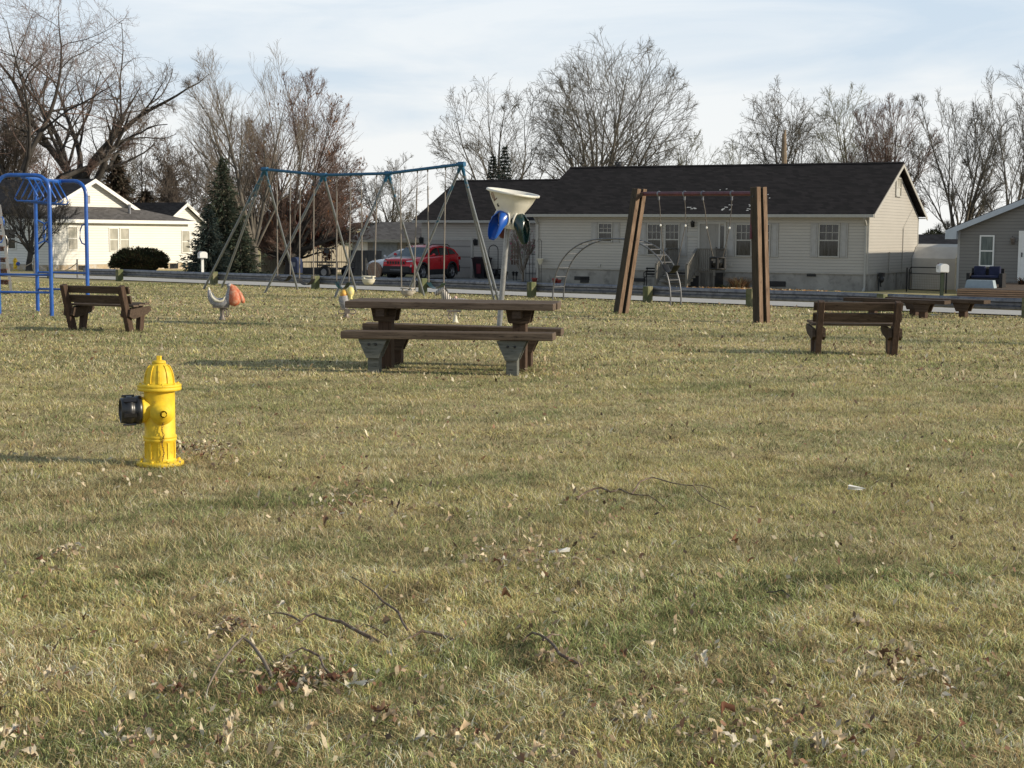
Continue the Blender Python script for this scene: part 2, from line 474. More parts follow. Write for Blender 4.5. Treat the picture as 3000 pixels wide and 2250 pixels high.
fac = mth(nt, 'ADD', mth(nt, 'MULTIPLY', el, .52), mth(nt, 'MULTIPLY', clf, .50), True)
fac = mth(nt, 'MULTIPLY', fac, ramp(nt, sp.outputs[2], [(0, 1.0), (.3, 1.0), (.75, .25)]))
cc = mixc(nt, ramp(nt, sp.outputs[2], [(0, 0.0), (.16, 1.0)]), (9.6, 9.6, 9.3), (8.5, 9.1, 9.6))
mc = nt.nodes.new('ShaderNodeMixRGB'); nt.links.new(fac, mc.inputs[0]); nt.links.new(mixc(nt, ramp(nt, sp.outputs[2], [(0, .85), (.25, .8), (.8, .25)]), sky.outputs[0], (4.6, 6.5, 8.6)), mc.inputs[1]); nt.links.new(cc, mc.inputs[2])
nt.links.new(mixc(nt, 1.0, mc.outputs[0], ramp(nt, sp.outputs[2], [(.16, 1.0), (.34, .88), (1.0, .74)]), 'MULTIPLY'), bg.inputs[0]); bg.inputs[1].default_value = .10
nt.links.new(bg.outputs[0], wo.inputs[0])

# ------------------------------------------------------------------ terrain
GU = [-1500, -600, -300]+list(range(-150, 151, 10))+[300, 600, 1500]
GQ = [-300, -120]+[-60, -50, -45, -40, -35, -30, -25, -20, -17, -14, -11, -8, -4, 0, 5, 11, 20, 30, 60, 120, 300, 900, 2500]
V = []
for q in GQ:
    for u in GU:
        x, y = W(u, q); V.append((x, y, zq(q)))
nu = len(GU)
Q = [(i*nu+j, i*nu+j+1, (i+1)*nu+j+1, (i+1)*nu+j) for i in range(len(GQ)-1) for j in range(nu-1)]
gm, nt, b = newmat('lawn')
v = coord(nt)
big = noise(nt, .35, 6, coord(nt, (1, 1, 1)), .6)
st = nt.nodes.new('ShaderNodeMapping'); st.inputs['Rotation'].default_value = (0, 0, math.radians(-36)); st.inputs['Scale'].default_value = (.16, .75, 1)
nt.links.new(v, st.inputs[0])
band = noise(nt, 1.0, 5, st.outputs[0], .6)
fine = noise(nt, 22, 6, v, .75)
mid = noise(nt, 3.5, 6, v, .7)
colr = mixc(nt, ramp(nt, band, [(.40, 0.0), (.62, 1.0)]), (.54, .44, .23), (.30, .29, .11))
colr = mixc(nt, ramp(nt, mid, [(.42, 0.0), (.62, .7)]), colr, (.50, .40, .25))
colr = mixc(nt, ramp(nt, big, [(.45, 0.0), (.65, .55)]), colr, (.27, .28, .12))
colr = mixc(nt, ramp(nt, fine, [(.35, .75), (.55, 0.0)]), colr, (.15, .115, .07))
nt.links.new(colr, b.inputs['Base Color']); b.inputs['Roughness'].default_value = .95; b.inputs['Specular IOR Level'].default_value = .1
bump(nt, b, fine, .8, .03)
link('ground', np_mesh('ground', V, quads=Q), gm, kind='structure', label='flat winter lawn of straw and olive grass')

def rail_q(u): return -8.1-.2226*(u+28.4)
def sheet(name, nearf, farf, u0, u1, nu_, nt_, dz, mat, label):
    V = []; Q = []
    for i in range(nu_+1):
        u = u0+(u1-u0)*i/nu_
        a, bq = nearf(u), farf(u)
        for j in range(nt_+1):
            q = a+(bq-a)*j/nt_
            x, y = W(u, q); V.append((x, y, zq(q)+dz))
    m = nt_+1
    for i in range(nu_):
        for j in range(nt_):
            Q.append((i*m+j, (i+1)*m+j, (i+1)*m+j+1, i*m+j+1))
    return link(name, np_mesh(name, V, quads=Q), mat, kind='structure', label=label)
road_m, nt, b = newmat('road')
v = coord(nt)
f1 = noise(nt, 40, 4, v, .7); f2 = noise(nt, .6, 5, v)
c_ = mixc(nt, f1, (.34, .33, .31), (.50, .485, .46))
c_ = mixc(nt, ramp(nt, f2, [(.4, 0.0), (.7, .5)]), c_, (.30, .29, .27))
nt.links.new(c_, b.inputs['Base Color']); b.inputs['Roughness'].default_value = .9; bump(nt, b, f1, .3)
sheet('road', lambda u: min(rail_q(u)+.35, -.6), lambda u: -.0, -75, 60, 60, 30, .03, road_m, 'pale worn road behind the guardrail')
drv = pm('driveway_gravel', (.24, .235, .22), .95, 0, .3, 3, c2=(.42, .41, .38), thr=(.55, .68), bmp=.3)
sheet('driveway', lambda u: .15, lambda u: 16.9, -33, -21.5, 8, 24, .035, drv, 'pale gravel driveway in front of the attached garage')
sheet('trailer_pad', lambda u: 4.5, lambda u: 16.5, -40.5, -33.6, 8, 20, .03, drv, 'bare gravel strip in front of the picket fence')

# ------------------------------------------------------------------ noise for scattering
rng = np.random.default_rng(11)
def vnoise(x, y, seed=0):
    xi = np.floor(x).astype(np.int64); yi = np.floor(y).astype(np.int64); xf = x-xi; yf = y-yi
    def h(a, b):
        n = (a*374761393+b*668265263+seed*974634777) & 0xffffffff
        n = ((n ^ (n >> 13))*1274126177) & 0xffffffff
        return ((n ^ (n >> 16)) & 0xffff)/65535.0
    sx = xf*xf*(3-2*xf); sy = yf*yf*(3-2*yf)
    return (h(xi, yi)*(1-sx)+h(xi+1, yi)*sx)*(1-sy)+(h(xi, yi+1)*(1-sx)+h(xi+1, yi+1)*sx)*sy
def fbm(x, y, s=0, o=4):
    r = 0; a = .5
    for k in range(o):
        r = r+a*vnoise(x*2**k, y*2**k, s+k*17); a *= .5
    return r/(1-.5**o)
def zq_np(x, y):
    q = (x-ORG.x)*N.x+(y-ORG.y)*N.y
    return np.interp(q, [a for a, _ in ZQ], [z for _, z in ZQ])
def sstep(a, b, x):
    t = np.clip((x-a)/(b-a), 0, 1); return t*t*(3-2*t)

def grass_cols(x, y, n):
    ca, sa = math.cos(math.radians(-36)), math.sin(math.radians(-36))
    xr = x*ca-y*sa; yr = x*sa+y*ca
    band = fbm(xr*.20, yr*1.5, 3); patch = fbm(x*1.3, y*1.3, 9); fine = fbm(x*6, y*6, 21, 3); big = fbm(x*.25, y*.25, 33)
    straw = np.array([.84, .73, .46]); tan = np.array([.66, .53, .36]); olive = np.array([.34, .41, .20]); dark = np.array([.14, .19, .09]); yel = np.array([.70, .66, .30])
    g = sstep(.47, .66, .50*band+.38*patch+.12*big)
    # per blade choice
    r = rng.random(n)
    g = np.clip(g+.45*sstep(.52, .66, fbm(x*3.1, y*2.2, 71)), 0, 1); pg = .13+.55*g
    c = np.where((r < pg)[:, None], olive, np.where((r < pg+.30)[:, None], tan, straw))
    c = c*(1-.55*sstep(.5, .62, fine)[:, None]*0.6)
    c = np.where(((rng.random(n) < .30) & (patch < .5))[:, None], yel, c)
    c = np.where((rng.random(n) < .09+.13*g)[:, None], dark, c)
    spot = sstep(.60, .70, fbm(x*2.3, y*2.3, 91))
    mow = np.sin(yr*2*PI/1.25+2.2*fbm(xr*.25, yr*.25, 61))*sstep(6, 12, y)
    c = c*(1-.35*spot[:, None])*(1+.13*mow*(.4+band))[:, None]*(1+np.stack([mow*.05, mow*0, -mow*.04], 1))
    rb = rng.random(n); br = np.where(rb < .30, .22+.4*rng.random(n), np.where(rb > .72, 1.25+.75*rng.random(n), .6+.6*rng.random(n)))
    return c*np.array([1.37, 1.26, 1.06])*br[:, None]

def exclude(x, y):
    q = (x-ORG.x)*N.x+(y-ORG.y)*N.y; u = (x-ORG.x)*U.x+(y-ORG.y)*U.y
    rq = -8.1-.2226*(u+28.4)
    return q < np.minimum(rq+.3, -.6)
def scatter(y0, y1, n, margin):
    yy = y0+(y1-y0)*rng.random(n*2)
    half = yy/3.0*1.02+margin
    keep = rng.random(n*2) < half/(y1/3*1.02+margin)
    yy = yy[keep][:n]; half = half[keep][:n]
    xx = (rng.random(len(yy))*2-1)*half
    k = exclude(xx, yy)
    return xx[k], yy[k]
VV = []; QQ = []; TT = []; CC = []; base = 0
for (y0, y1, n, wdt, hgt, mg, seg) in ((4.0, 7.2, 270000, .0029, .031, .5, 2), (7.2, 11, 190000, .0042, .030, .8, 1), (11, 17, 150000, .0062, .029, 1, 1), (17, 27, 120000, .012, .034, 1.5, 1), (27, 52, 120000, .022, .036, 2, 1)):
    x, y = scatter(y0, y1, n, mg); n = len(x)
    z = zq_np(x, y)
    c = grass_cols(x, y, n)
    tall = .4*fbm(x*.9, y*.9, 55)+.6*sstep(.35, .65, fbm(x*7, y*7, 56, 2))
    h = hgt*(.35+1.15*rng.random(n)**1.6)*(.55+.9*tall)
    az = rng.random(n)*2*PI; lean = (.3+2.4*rng.random(n)**1.4)*h
    wx = np.cos(az+PI/2+rng.normal(0, .6, n))*wdt*.5; wy = np.sin(az+PI/2)*wdt*.5
    lx = np.cos(az)*lean; ly = np.sin(az)*lean
    b0 = np.stack([x-wx, y-wy, z-.004], 1); b1 = np.stack([x+wx, y+wy, z-.004], 1)
    tip = np.stack([x+lx, y+ly, z+h], 1)
    cb = c*.44; ct = c*1.12  # root colour darkened as shade in the gaps between blades
    if seg == 2:
        m0 = np.stack([x+lx*.32-wx*.8, y+ly*.32-wy*.8, z+h*.62], 1); m1 = np.stack([x+lx*.32+wx*.8, y+ly*.32+wy*.8, z+h*.62], 1)
        vv = np.stack([b0, b1, m1, m0, tip], 1).reshape(-1, 3)
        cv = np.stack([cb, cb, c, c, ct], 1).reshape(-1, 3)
        i = base+np.arange(n)*5
        QQ.append(np.stack([i, i+1, i+2, i+3], 1)); TT.append(np.stack([i+3, i+2, i+4], 1)); base += n*5
    else:
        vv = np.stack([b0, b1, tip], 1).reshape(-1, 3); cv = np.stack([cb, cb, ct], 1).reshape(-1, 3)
        i = base+np.arange(n)*3; TT.append(np.stack([i, i+1, i+2], 1)); base += n*3
    VV.append(vv); CC.append(cv)
link('grass', np_mesh('grass', np.concatenate(VV), quads=np.concatenate(QQ), tris=np.concatenate(TT), cols=np.clip(np.concatenate(CC), 0, 1)), M['grassc'],
     kind='stuff', label='dormant straw and olive lawn grass covering the park', cat='grass')
del VV, CC, QQ, TT
# ------------------------------------------------------------------ fire hydrants
def hydrant(name, label, loc, s, rz, cap_mat, near=True):
    t = thing(name, label, 'fire hydrant', loc, rz, 'yellow fire hydrants')
    t.scale = (s, s, s)
    h = M['hyd']
    b = MB()
    b.lathe([(0, 0), (.155, 0), (.16, .006), (.16, .024), (.152, .03), (.108, .032), (.101, .05), (.101, .165), (.112, .172), (.112, .186), (.106, .189), (.113, .193), (.113, .205), (.104, .213), (.104, .50), (.108, .512)], 40)
    for k in range(8):
        a = 2*PI*k/8+.2
        b.ell((.135*math.cos(a), .135*math.sin(a), .034), (.013, .013, .010), 6, 4)
    for k in range(10):   # raised ribs of the lower barrel panels
        a = 2*PI*k/10+.1
        R = Matrix.Rotation(a, 4, 'Z')
        b.box(.098, .107, -.008, .008, .052, .162, M=R)
    b.build('barrel', h, t)
    c = MB()
    c.lathe([(.108, .512), (.142, .516), (.149, .522), (.149, .536), (.143, .540), (.149, .544), (.149, .556), (.143, .561), (.100, .563), (.099, .585), (.096, .612), (.088, .645), (.073, .675), (.052, .694), (.047, .700)], 40)
    for k in range(10):
        a = 2*PI*k/10+.15
        R = Matrix.Rotation(a, 4, 'Z')
        pts = [(.101, .566), (.107, .568), (.103, .615), (.093, .650), (.076, .682), (.060, .692), (.070, .672), (.088, .640), (.097, .600)]
        c.prism(pts, -.006, .006, M=R)
    for k in range(8):
        a = 2*PI*k/8
        c.ell((.127*math.cos(a), .127*math.sin(a), .563), (.010, .010, .008), 6, 4)
    c.build('bonnet', h, t)
    n = MB(); n.lathe([(0, .70), (.046, .70), (.048, .706), (.046, .716), (.03, .722), (.0, .722)], 24)
    n.lathe([(.019, .72), (.019, .752), (.0, .752)], 5, smooth=False); n.build('operating_nut', h, t)
    # pumper outlet along local -x
    R = Matrix.Rotation(-PI/2, 4, 'Y'); R.translation = (0, 0, .385)
    p = MB(); p.lathe([(.085, .05), (.084, .105), (.090, .112), (.090, .126), (.078, .130)], 32, M=R)
    p.build('pumper_outlet', h, t)
    k = MB(); k.lathe([(.084, .124), (.099, .128), (.099, .160), (.092, .163), (.092, .185), (.098, .188), (.098, .222), (.090, .228), (.086, .262), (.078, .264), (.074, .240), (.05, .236), (0, .236)], 36, M=R)
    for j in range(6):
        a = 2*PI*j/6+.3
        RR = R @ Matrix.Rotation(a, 4, 'Z'); k.box(.094, .105, -.014, .014, .165, .250, M=RR)
    k.build('storz_cap', cap_mat, t)
    # side nozzle along local -y (camera side)
    R2 = Matrix.Rotation(PI/2, 4, 'X'); R2.translation = (0, 0, .368)
    s_ = MB(); s_.lathe([(.080, .07), (.080, .112), (.070, .1125), (.068, .122), (.060, .123), (.058, .140), (.044, .141), (.040, .154), (.026, .156), (.024, .165)], 28, M=R2)
    s_.lathe([(.018, .155), (.017, .188), (0, .188)], 5, M=R2, smooth=False)
    s_.build('nozzle_cap', h, t)
    if near:
        ch = MB()
        z = .345; i = 0
        while z > .045:
            w = .006*math.sin(i*.9)
            rr = Matrix.Rotation(PI/2*(i % 2), 4, 'Z'); rr.translation = (w, -.122 if z > .19 else -.118, z)
            pts = [(math.cos(a)*.0055, 0, math.sin(a)*.0105) for a in [2*PI*j/8 for j in range(8)]]
            ch.tube([rr @ Vector(p_) for p_ in pts], .0022, 5, closed=True)
            z -= .0155; i += 1
        ch.tube([(0, -.165, .36), (.0, -.150, .345), (.004, -.125, .345)], .003, 5)
        ch.build('chain', M['rust'], t)
    return t
hp = onG(470, 1362)
hydrant('fire_hydrant', 'big yellow fire hydrant with black side coupling in the near grass', hp, 1.0, math.radians(22), M['black_pl'])
h2 = at(*c1(142, 1050), 84)
h2g = (h2.x, h2.y, gz(h2.x, h2.y))
hydrant('fire_hydrant', 'small distant yellow fire hydrant beside the bare ornamental tree', h2g, .95, math.radians(160), M['blue_pl'], False)

# ------------------------------------------------------------------ picnic table
def picnic_table(loc, rz):
    t = thing('picnic_table', 'heavy brown wooden picnic table with attached plank seats', 'picnic table', loc, rz)
    for i, y in enumerate((-.255, 0, .255)):
        MB().box(-1.205, 1.235+(.02 if i == 1 else 0), y-.122, y+.122, .725+.003*i, .805+.003*i).build('tabletop_board', M['plank'], t, bevel=.008)
    for s in (-1, 1):
        yb = s*.60
        tilt = Matrix.Rotation(-.006 if s < 0 else .012, 4, 'Y')
        MB().box(-1.215+(.055 if s < 0 else 0), 1.225+(.055 if s < 0 else 0), yb-.14, yb+.14, .40, .485, M=tilt).build('seat', M['plank'], t, bevel=.008)
    for x in (-.80, .80):
        MB().box(x-.078, x+.078, -.09, .09, -.02, .722).build('post', M['brown_z'], t, bevel=.006)
        c = MB(); c.prism([(x-.155, .722), (x+.155, .722), (x+.125, .575), (x+.11, .56), (x-.11, .56), (x-.125, .575)], -.135, -.093)
        c.prism([(x-.155, .722), (x+.155, .722), (x+.125, .575), (x+.11, .56), (x-.11, .56), (x-.125, .575)], .093, .135)
        c.box(x-.05, x+.05, -.33, -.14, .63, .722); c.box(x-.05, x+.05, .14, .33, .63, .722)
        c.build('top_bracket', M['brown'], t)
        for s in (-1, 1):
            y = s*.58
            g = MB(); g.box(x-.065, x+.065, y-.075, y+.075, -.02, .396)
            g.build('seat_post', M['green_wood'] if s < 0 else M['brown_z'], t, bevel=.006)
            g = MB()
            for yy in (y-.118, y+.078):
                g.prism([(x-.17, .397), (x+.17, .397), (x+.07, .175), (x-.07, .175)], yy, yy+.04)
            g.build('seat_bracket', M['green_wood'] if s < 0 else M['brown'], t)
    for x in (-.80, .80):
        for dx in (-.05, .05):
            for (yy, zz) in ((-.136, .66), (-.699, .33)):
                MB().lathe([(0, 0), (.016, 0), (.014, .010), (0, .012)], 8, M=Matrix.Translation((x+dx*.8, yy, zz)) @ Matrix.Rotation(PI/2, 4, 'X')).build('bolt', M['dark_steel'], t)
    return t
picnic_table((-.70, 18.02, 0), math.radians(-8.5))

# ------------------------------------------------------------------ slatted back benches
def bench(label, pl, pr):
    pl = Vector(pl); pr = Vector(pr); d = pr-pl; L = d.length
    rz = math.atan2(d.y, d.x); c = (pl+pr)/2
    t = thing('park_bench', label, 'bench', (c.x, c.y, c.z), rz, 'dark brown park benches')
    hx = L/2
    for s in (-1, 1):
        x = s*hx
        b = MB()
        b.prism([(0, 0)]*0 or [(-.06, -.02), (.075, -.02), (-.175, .745), (-.275, .72)], x-.040, x+.040, M=Matrix(((0, 1, 0, 0), (1, 0, 0, 0), (0, 0, 1, 0), (0, 0, 0, 1))))
        b.build('back_post', M['brown_z'], t, bevel=.005)
        b = MB()
        b.prism([(.20, -.02), (.30, -.02), (.36, .30), (.24, .30)], x-.040, x+.040, M=Matrix(((0, 1, 0, 0), (1, 0, 0, 0), (0, 0, 1, 0), (0, 0, 0, 1))))
        b.build('leg', M['post_pine'] if L > 1.1 else M['brown_z'], t)
        b = MB()
        for xx in (x-.088, x+.050):
            b.prism([(-.13, .25), (-.10, .36), (.44, .395), (.46, .33), (.36, .27), (-.02, .20)], xx, xx+.038, M=Matrix(((0, 1, 0, 0), (1, 0, 0, 0), (0, 0, 1, 0), (0, 0, 0, 1))))
        b.build('seat_bracket', M['brown'], t)
    e = hx+.082
    for k, y in enumerate((.06, .21, .36)):
        MB().box(-e, e, y-.068, y+.068, .392+.012*k, .425+.012*k).build('seat_slat', M['plank'], t, bevel=.004)
    # back slats on the front face of the leaning posts
    sl_ = math.atan2(.25, .765)
    for z0, z1 in ((.465, .585), (.625, .74)):
        R = Matrix.Translation((0, .072, 0)) @ Matrix.Rotation(sl_, 4, 'X')
        MB().box(-e, e, .004, .044, z0+.005, z1+.005, M=R).build('back_slat', M['brown'], t, bevel=.004)
    return t
bench('rotated dark brown bench at left in front of the blue climbing frame', onG(214, 966), onG(381, 972))
bench('dark brown bench at right seen straight from behind', onG(2394, 1038), onG(2617, 1041))

# two low backless benches at right
def low_bench(label, a, b_):
    a = Vector(a); b_ = Vector(b_); d = b_-a; rz = math.atan2(d.y, d.x); c = (a+b_)/2; hx = d.length/2
    t = thing('backless_bench', label, 'bench', (c.x, c.y, c.z), rz, 'low backless plank benches')
    MB().box(-hx-.62, hx+.52, -.17, .17, .305, .385).build('seat', M['brown'], t, bevel=.006)
    for s in (-1, 1):
        x = s*hx
        MB().box(x-.07, x+.07, -.08, .08, -.02, .30).build('leg', M['brown_z'], t)
        g = MB(); g.prism([(x-.19, .303), (x+.19, .303), (x+.12, .13), (x-.12, .13)], -.125, -.085); g.prism([(x-.19, .303), (x+.19, .303), (x+.12, .13), (x-.12, .13)], .085, .125)
        g.build('seat_bracket', M['brown'], t)
low_bench('backless plank bench partly hidden behind the right-hand slatted bench', onG(2557, 926), onG(2705, 932))
low_bench('backless plank bench farthest right, standing clear of the slatted bench', onG(2678, 924), onG(2822, 930))

# ------------------------------------------------------------------ big A-frame swing set
pL = [onG(595, 848), onG(649, 844), onG(873, 850)]
p2 = [onG(775, 858), onG(1045, 856)]
p3 = [onG(980, 871), onG(1243, 867)]
p4 = [onG(1187, 873), onG(1449, 880), onG(1462, 881)]
dA, dB, dC, dD = 42.0, 40.6, 39.2, 37.6
A0, A1, A2, A3 = at(776, 496, dA), at(948, 513, dB), at(1137, 508, dC), at(1352, 481, dD)
# tripod ends: apex fits the bar; feet brought to consistent distances
c = (A0+A3)/2; sroot = Vector((c.x, c.y, gz(c.x, c.y)))
ss = thing('swing_set', 'long blue and bare steel A-frame swing set with six swings', 'swing set', sroot)
for A, ps in ((A0, pL), (A1, p2), (A2, p3), (A3, p4)):
    for p in ps:
        d = (p-A).normalized()
        MB().tube([A+d*.03, p-Vector((0, 0, .03))], .034, 10).build('leg', M['swing_leg'], ss, org=sroot)
b = MB(); ex = (A0-A1).normalized()*.1; ey = (A3-A2).normalized()*.08
b.tube([A0+ex, A1, A2, A3+ey], .040, 10)
b.build('top_bar', M['swing_bar'], ss, org=sroot)
for A, ps in ((A0, pL), (A1, p2), (A2, p3), (A3, p4)):
    b = MB(); b.tube([A-Vector((.08, -.06, 0)), A+Vector((.08, -.06, 0))], .062, 10)
    for p in (ps[0], ps[-1]):
        d = (p-A).normalized(); b.tube([A+d*.02, A+d*.22], .045, 8)
    b.build('bracket', M['swing_bar'], ss, org=sroot)
def barpt(px):
    """point of the swing-set bar in picture column px"""
    best = None
    for a, b_ in ((A0, A1), (A1, A2), (A2, A3)):
        for k in range(101):
            p = a.lerp(b_, k/100); x = CX+FPX*((RM.transposed() @ (p-CAM)).x/-(RM.transposed() @ (p-CAM)).z)
            if best is None or abs(x-px) < best[0]: best = (abs(x-px), p)
    return best[1]
def chain_part(p0, p1, root, org, pts=None):
    m = p0.lerp(p1, .14)
    b = MB(); b.tube([p0, m], .008, 5); b.tube([m, p1], .017, 6); b.m = 0
    return b.build('chain', M['sleeve'], root, org=org)
def swing(label, xt0, xt1, xb0, xb1, yb0, yb1, kind, mat, group='swings of the long swing set', drop=0):
    T0, T1 = barpt(xt0), barpt(xt1)
    d0, d1 = T0.y, T1.y
    B0, B1 = at(xb0, yb0, d0), at(xb1, yb0, d1)
    # keep the seat level and about half a metre wide
    zl = (B0.z+B1.z)/2; B0.z = B1.z = zl
    c = (B0+B1)/2; org = Vector((c.x, c.y, zl-.15))
    t = thing('swing', label, 'swing', org, 0, group)
    for T, B in ((T0, B0), (T1, B1)): chain_part(T-Vector((0, 0, .04)), B, t, org)
    for T in (T0, T1):
        b = MB(); b.ell(T-Vector((0, 0, .05)), (.022, .022, .05), 8, 5); b.build('hanger', M['chain'], t, org=org)
    dv = (B1-B0); L = dv.length; dn = dv.normalized(); sd_ = Vector((dn.y, -dn.x, 0))
    if kind == 'belt':
        dep = at(xb0, yb0, d0).z-at(xb0, yb1, d0).z
        pts = []
        for k in range(13):
            s = k/12; pts.append(B0+dv*s-Vector((0, 0, dep*(1-(2*s-1)**2)**.8)))
        vs = [];
        for p in pts:
            for o_ in (-.075, .075): vs.append(p+sd_*o_); vs.append(p+sd_*o_-Vector((0, 0, .012)))
        fs = []
        for k in range(12):
            a, e = k*4, k*4+4
            fs += [(a, a+2, e+2, e), (a+1, e+1, e+3, a+3), (a, e, e+1, a+1), (a+2, a+3, e+3, e+2)]
        fs += [(0, 1, 3, 2), (48, 50, 51, 49)]
        MB().add(vs, fs).build('seat', mat, t, org=org)
    else:
        r = max(.13, min(.17, L*.5)); hgt = at(xb0, yb0, d0).z-at(xb0, yb1, d0).z
        M0 = Matrix.Translation((c.x, c.y, zl-hgt-.02))
        b = MB()
        prof = [(.02, 0), (r*.6, .01), (r*.92, hgt*.35), (r, hgt*.6)]
        b.lathe(prof, 20, M=M0)
        b.lathe([(p_[0]*.9, p_[1]+.012) for p_ in prof], 20, M=M0)
        ring = [Vector((c.x+math.cos(a)*r, c.y+math.sin(a)*r, zl-.02)) for a in [2*PI*k/20 for k in range(20)]]
        b.tube(ring, .018, 7, closed=True)
        ring = [Vector((c.x+math.cos(a)*r, c.y+math.sin(a)*r, zl-hgt*.42)) for a in [2*PI*k/20 for k in range(20)]]
        b.tube(ring, .014, 7, closed=True)
        for k in range(4):
            a = PI/4+k*PI/2
            b.tube([(c.x+math.cos(a)*r, c.y+math.sin(a)*r, zl-hgt*.42), (c.x+math.cos(a)*r, c.y+math.sin(a)*r, zl-.02)], .02, 6)
        b.build('seat', mat, t, org=org)
    return t
g6 = 'swings of the long swing set'
swing('black belt swing nearest the left end of the long swing set', 811, 851, 813, 850, 808, 823, 'belt', M['black'])
swing('black belt swing second from left, just left of the second A-frame', 879, 920, 877, 918, 816, 834, 'belt', M['black'])
swing('green belt swing third from left on the long swing set', 986, 1027, 986, 1022, 826, 845, 'belt', M['green_pl'])
swing('cream bucket swing hanging high in the middle bay', 1058, 1104, 1061, 1098, 808, 832, 'bucket', M['cream'])
swing('dull cream bucket swing beside the third A-frame', 1173, 1222, 1176, 1213, 842, 866, 'bucket', pm('dirty_cream', (.42, .38, .33), .6, 0, .3, 6))
swing('faded green belt swing nearest the right end of the long swing set', 1254, 1306, 1256, 1300, 828, 845, 'belt', M['green_pl'])

# ------------------------------------------------------------------ wooden post swing frame
Lb, Rb = onG(1818, 918), onG(2232, 945)
Lt, Rt = at(1874, 553, Lb.y), at(2222, 548, Rb.y)
c = (Lb+Rb)/2; org = Vector((c.x, c.y, gz(c.x, c.y)))
wf = thing('wooden_swing_frame', 'swing frame of paired orange timber posts with maroon bar', 'swing frame', org)
bar_d = (Rt-Lt); bar_d.z = 0; bar_d.normalize(); side = Vector((-bar_d.y, bar_d.x, 0))
for (bb, tt) in ((Lb, Lt), (Rb, Rt)):
    for s in (-1, 1):
        o_ = -side*s*.080 if side.x < 0 else side*s*.080
        MB().beam(bb+o_*1.1-Vector((0, 0, .05)), tt+o_*.95, .20, .098, up=tuple(side)).build('post', [M['post_pine'], M['post_shade']], wf, org=org, bevel=.006)
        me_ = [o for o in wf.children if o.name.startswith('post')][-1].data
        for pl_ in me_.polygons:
            if abs(pl_.normal.dot(side)) > .8: pl_.material_index = 1  # side faces take the painted shade
    b = MB(); k = .93
    p = bb.lerp(tt, k); b.tube([p-Vector((.13, .05, 0)), p+Vector((.13, .05, 0))], .02, 6); b.build('bolt', M['dark_steel'], wf, org=org)
p0 = at(1880, 568, Lb.y-.06); p1 = at(2214, 567, Rb.y+.02)
MB().tube([p0, p1], .044, 12).build('crossbar', M['red_bar'], wf, org=org)
b = MB(); b.tube([p0+(p1-p0)*.975+Vector((0, 0, -.02)), at(2200, 700, Rb.y)], .028, 8); b.build('brace', M['red_bar'], wf, org=org)
b = MB()
b.beam(at(1862, 586, Lb.y-.16), at(1886, 566, Lb.y-.16), .03, .06); b.build('brace', M['brown'], wf, org=org)
def bar2(px):
    k = (px-1880)/(2214-1880); q_ = p0.lerp(p1, k); return q_
def wswing(label, x0, x1, via, bx0, bx1, by, kind):
    T0, T1 = bar2(x0), bar2(x1)
    B0, B1 = at(bx0, by, T0.y), at(bx1, by, T1.y)
    zl = (B0.z+B1.z)/2; B0.z = B1.z = zl
    c = (B0+B1)/2; og = Vector((c.x, c.y, zl-.2))
    t = thing('swing', label, 'swing', og, 0, 'swings of the timber post frame')
    for T, B, vx, vy in ((T0, B0, via[0], via[1]), (T1, B1, via[2], via[3])):
        Vp = at(vx, vy, T.y)
        b = MB(); b.ell(T-Vector((0, 0, .0)), (.05, .05, .062), 10, 6); b.tube([T-Vector((0, 0, .04)), T-Vector((0, 0, .13))], .02, 6); b.build('hanger', M['steel'], t, org=og)
        b = MB(); b.tube([T-Vector((0, 0, .1)), T.lerp(Vp, .5)+Vector((.008, 0, 0)), Vp, B], .0085, 6); b.build('chain', M['chain'], t, org=og)
        b = MB(); b.ell(Vp, (.02, .02, .028), 8, 5); b.build('link', M['white_paint'], t, org=og)
    L = (B1-B0).length; r = .15 if kind == 'bucket' else L/2
    b = MB()
    if kind == 'bucket':
        M0 = Matrix.Translation((c.x, c.y, zl-.24))
        b.lathe([(.02, 0), (r*.75, .01), (r*.98, .12)], 18, M=M0)
        for zz in (0, .22):
            ring = [Vector((c.x+math.cos(a)*r, c.y+math.sin(a)*r, zl-.24+zz)) for a in [2*PI*k/18 for k in range(18)]]
            b.tube(ring, .022, 7, closed=True)
        for k in range(6):
            a = k*PI/3+.3; b.tube([(c.x+math.cos(a)*r, c.y+math.sin(a)*r, zl-.24), (c.x+math.cos(a)*r, c.y+math.sin(a)*r, zl-.02)], .03, 6)
    else:
        dv = B1-B0; pts = [B0+dv*k/10-Vector((0, 0, .16*(1-(2*k/10-1)**2))) for k in range(11)]
        b.tube(pts, .07, 8, sq=.12)
    b.build('seat', M['black'], t, org=og)
cc4 = lambda x, y: c4(x, y)
wswing('black swing on the left pair of chains under the maroon bar', 1935, 2014, (1935, 660, 2008, 661), 1948, 1984, 776, 'belt')
wswing('black bucket swing on the right pair of chains under the maroon bar', 2068, 2150, (2070, 667, 2137, 668), 2089, 2118, 752, 'bucket')

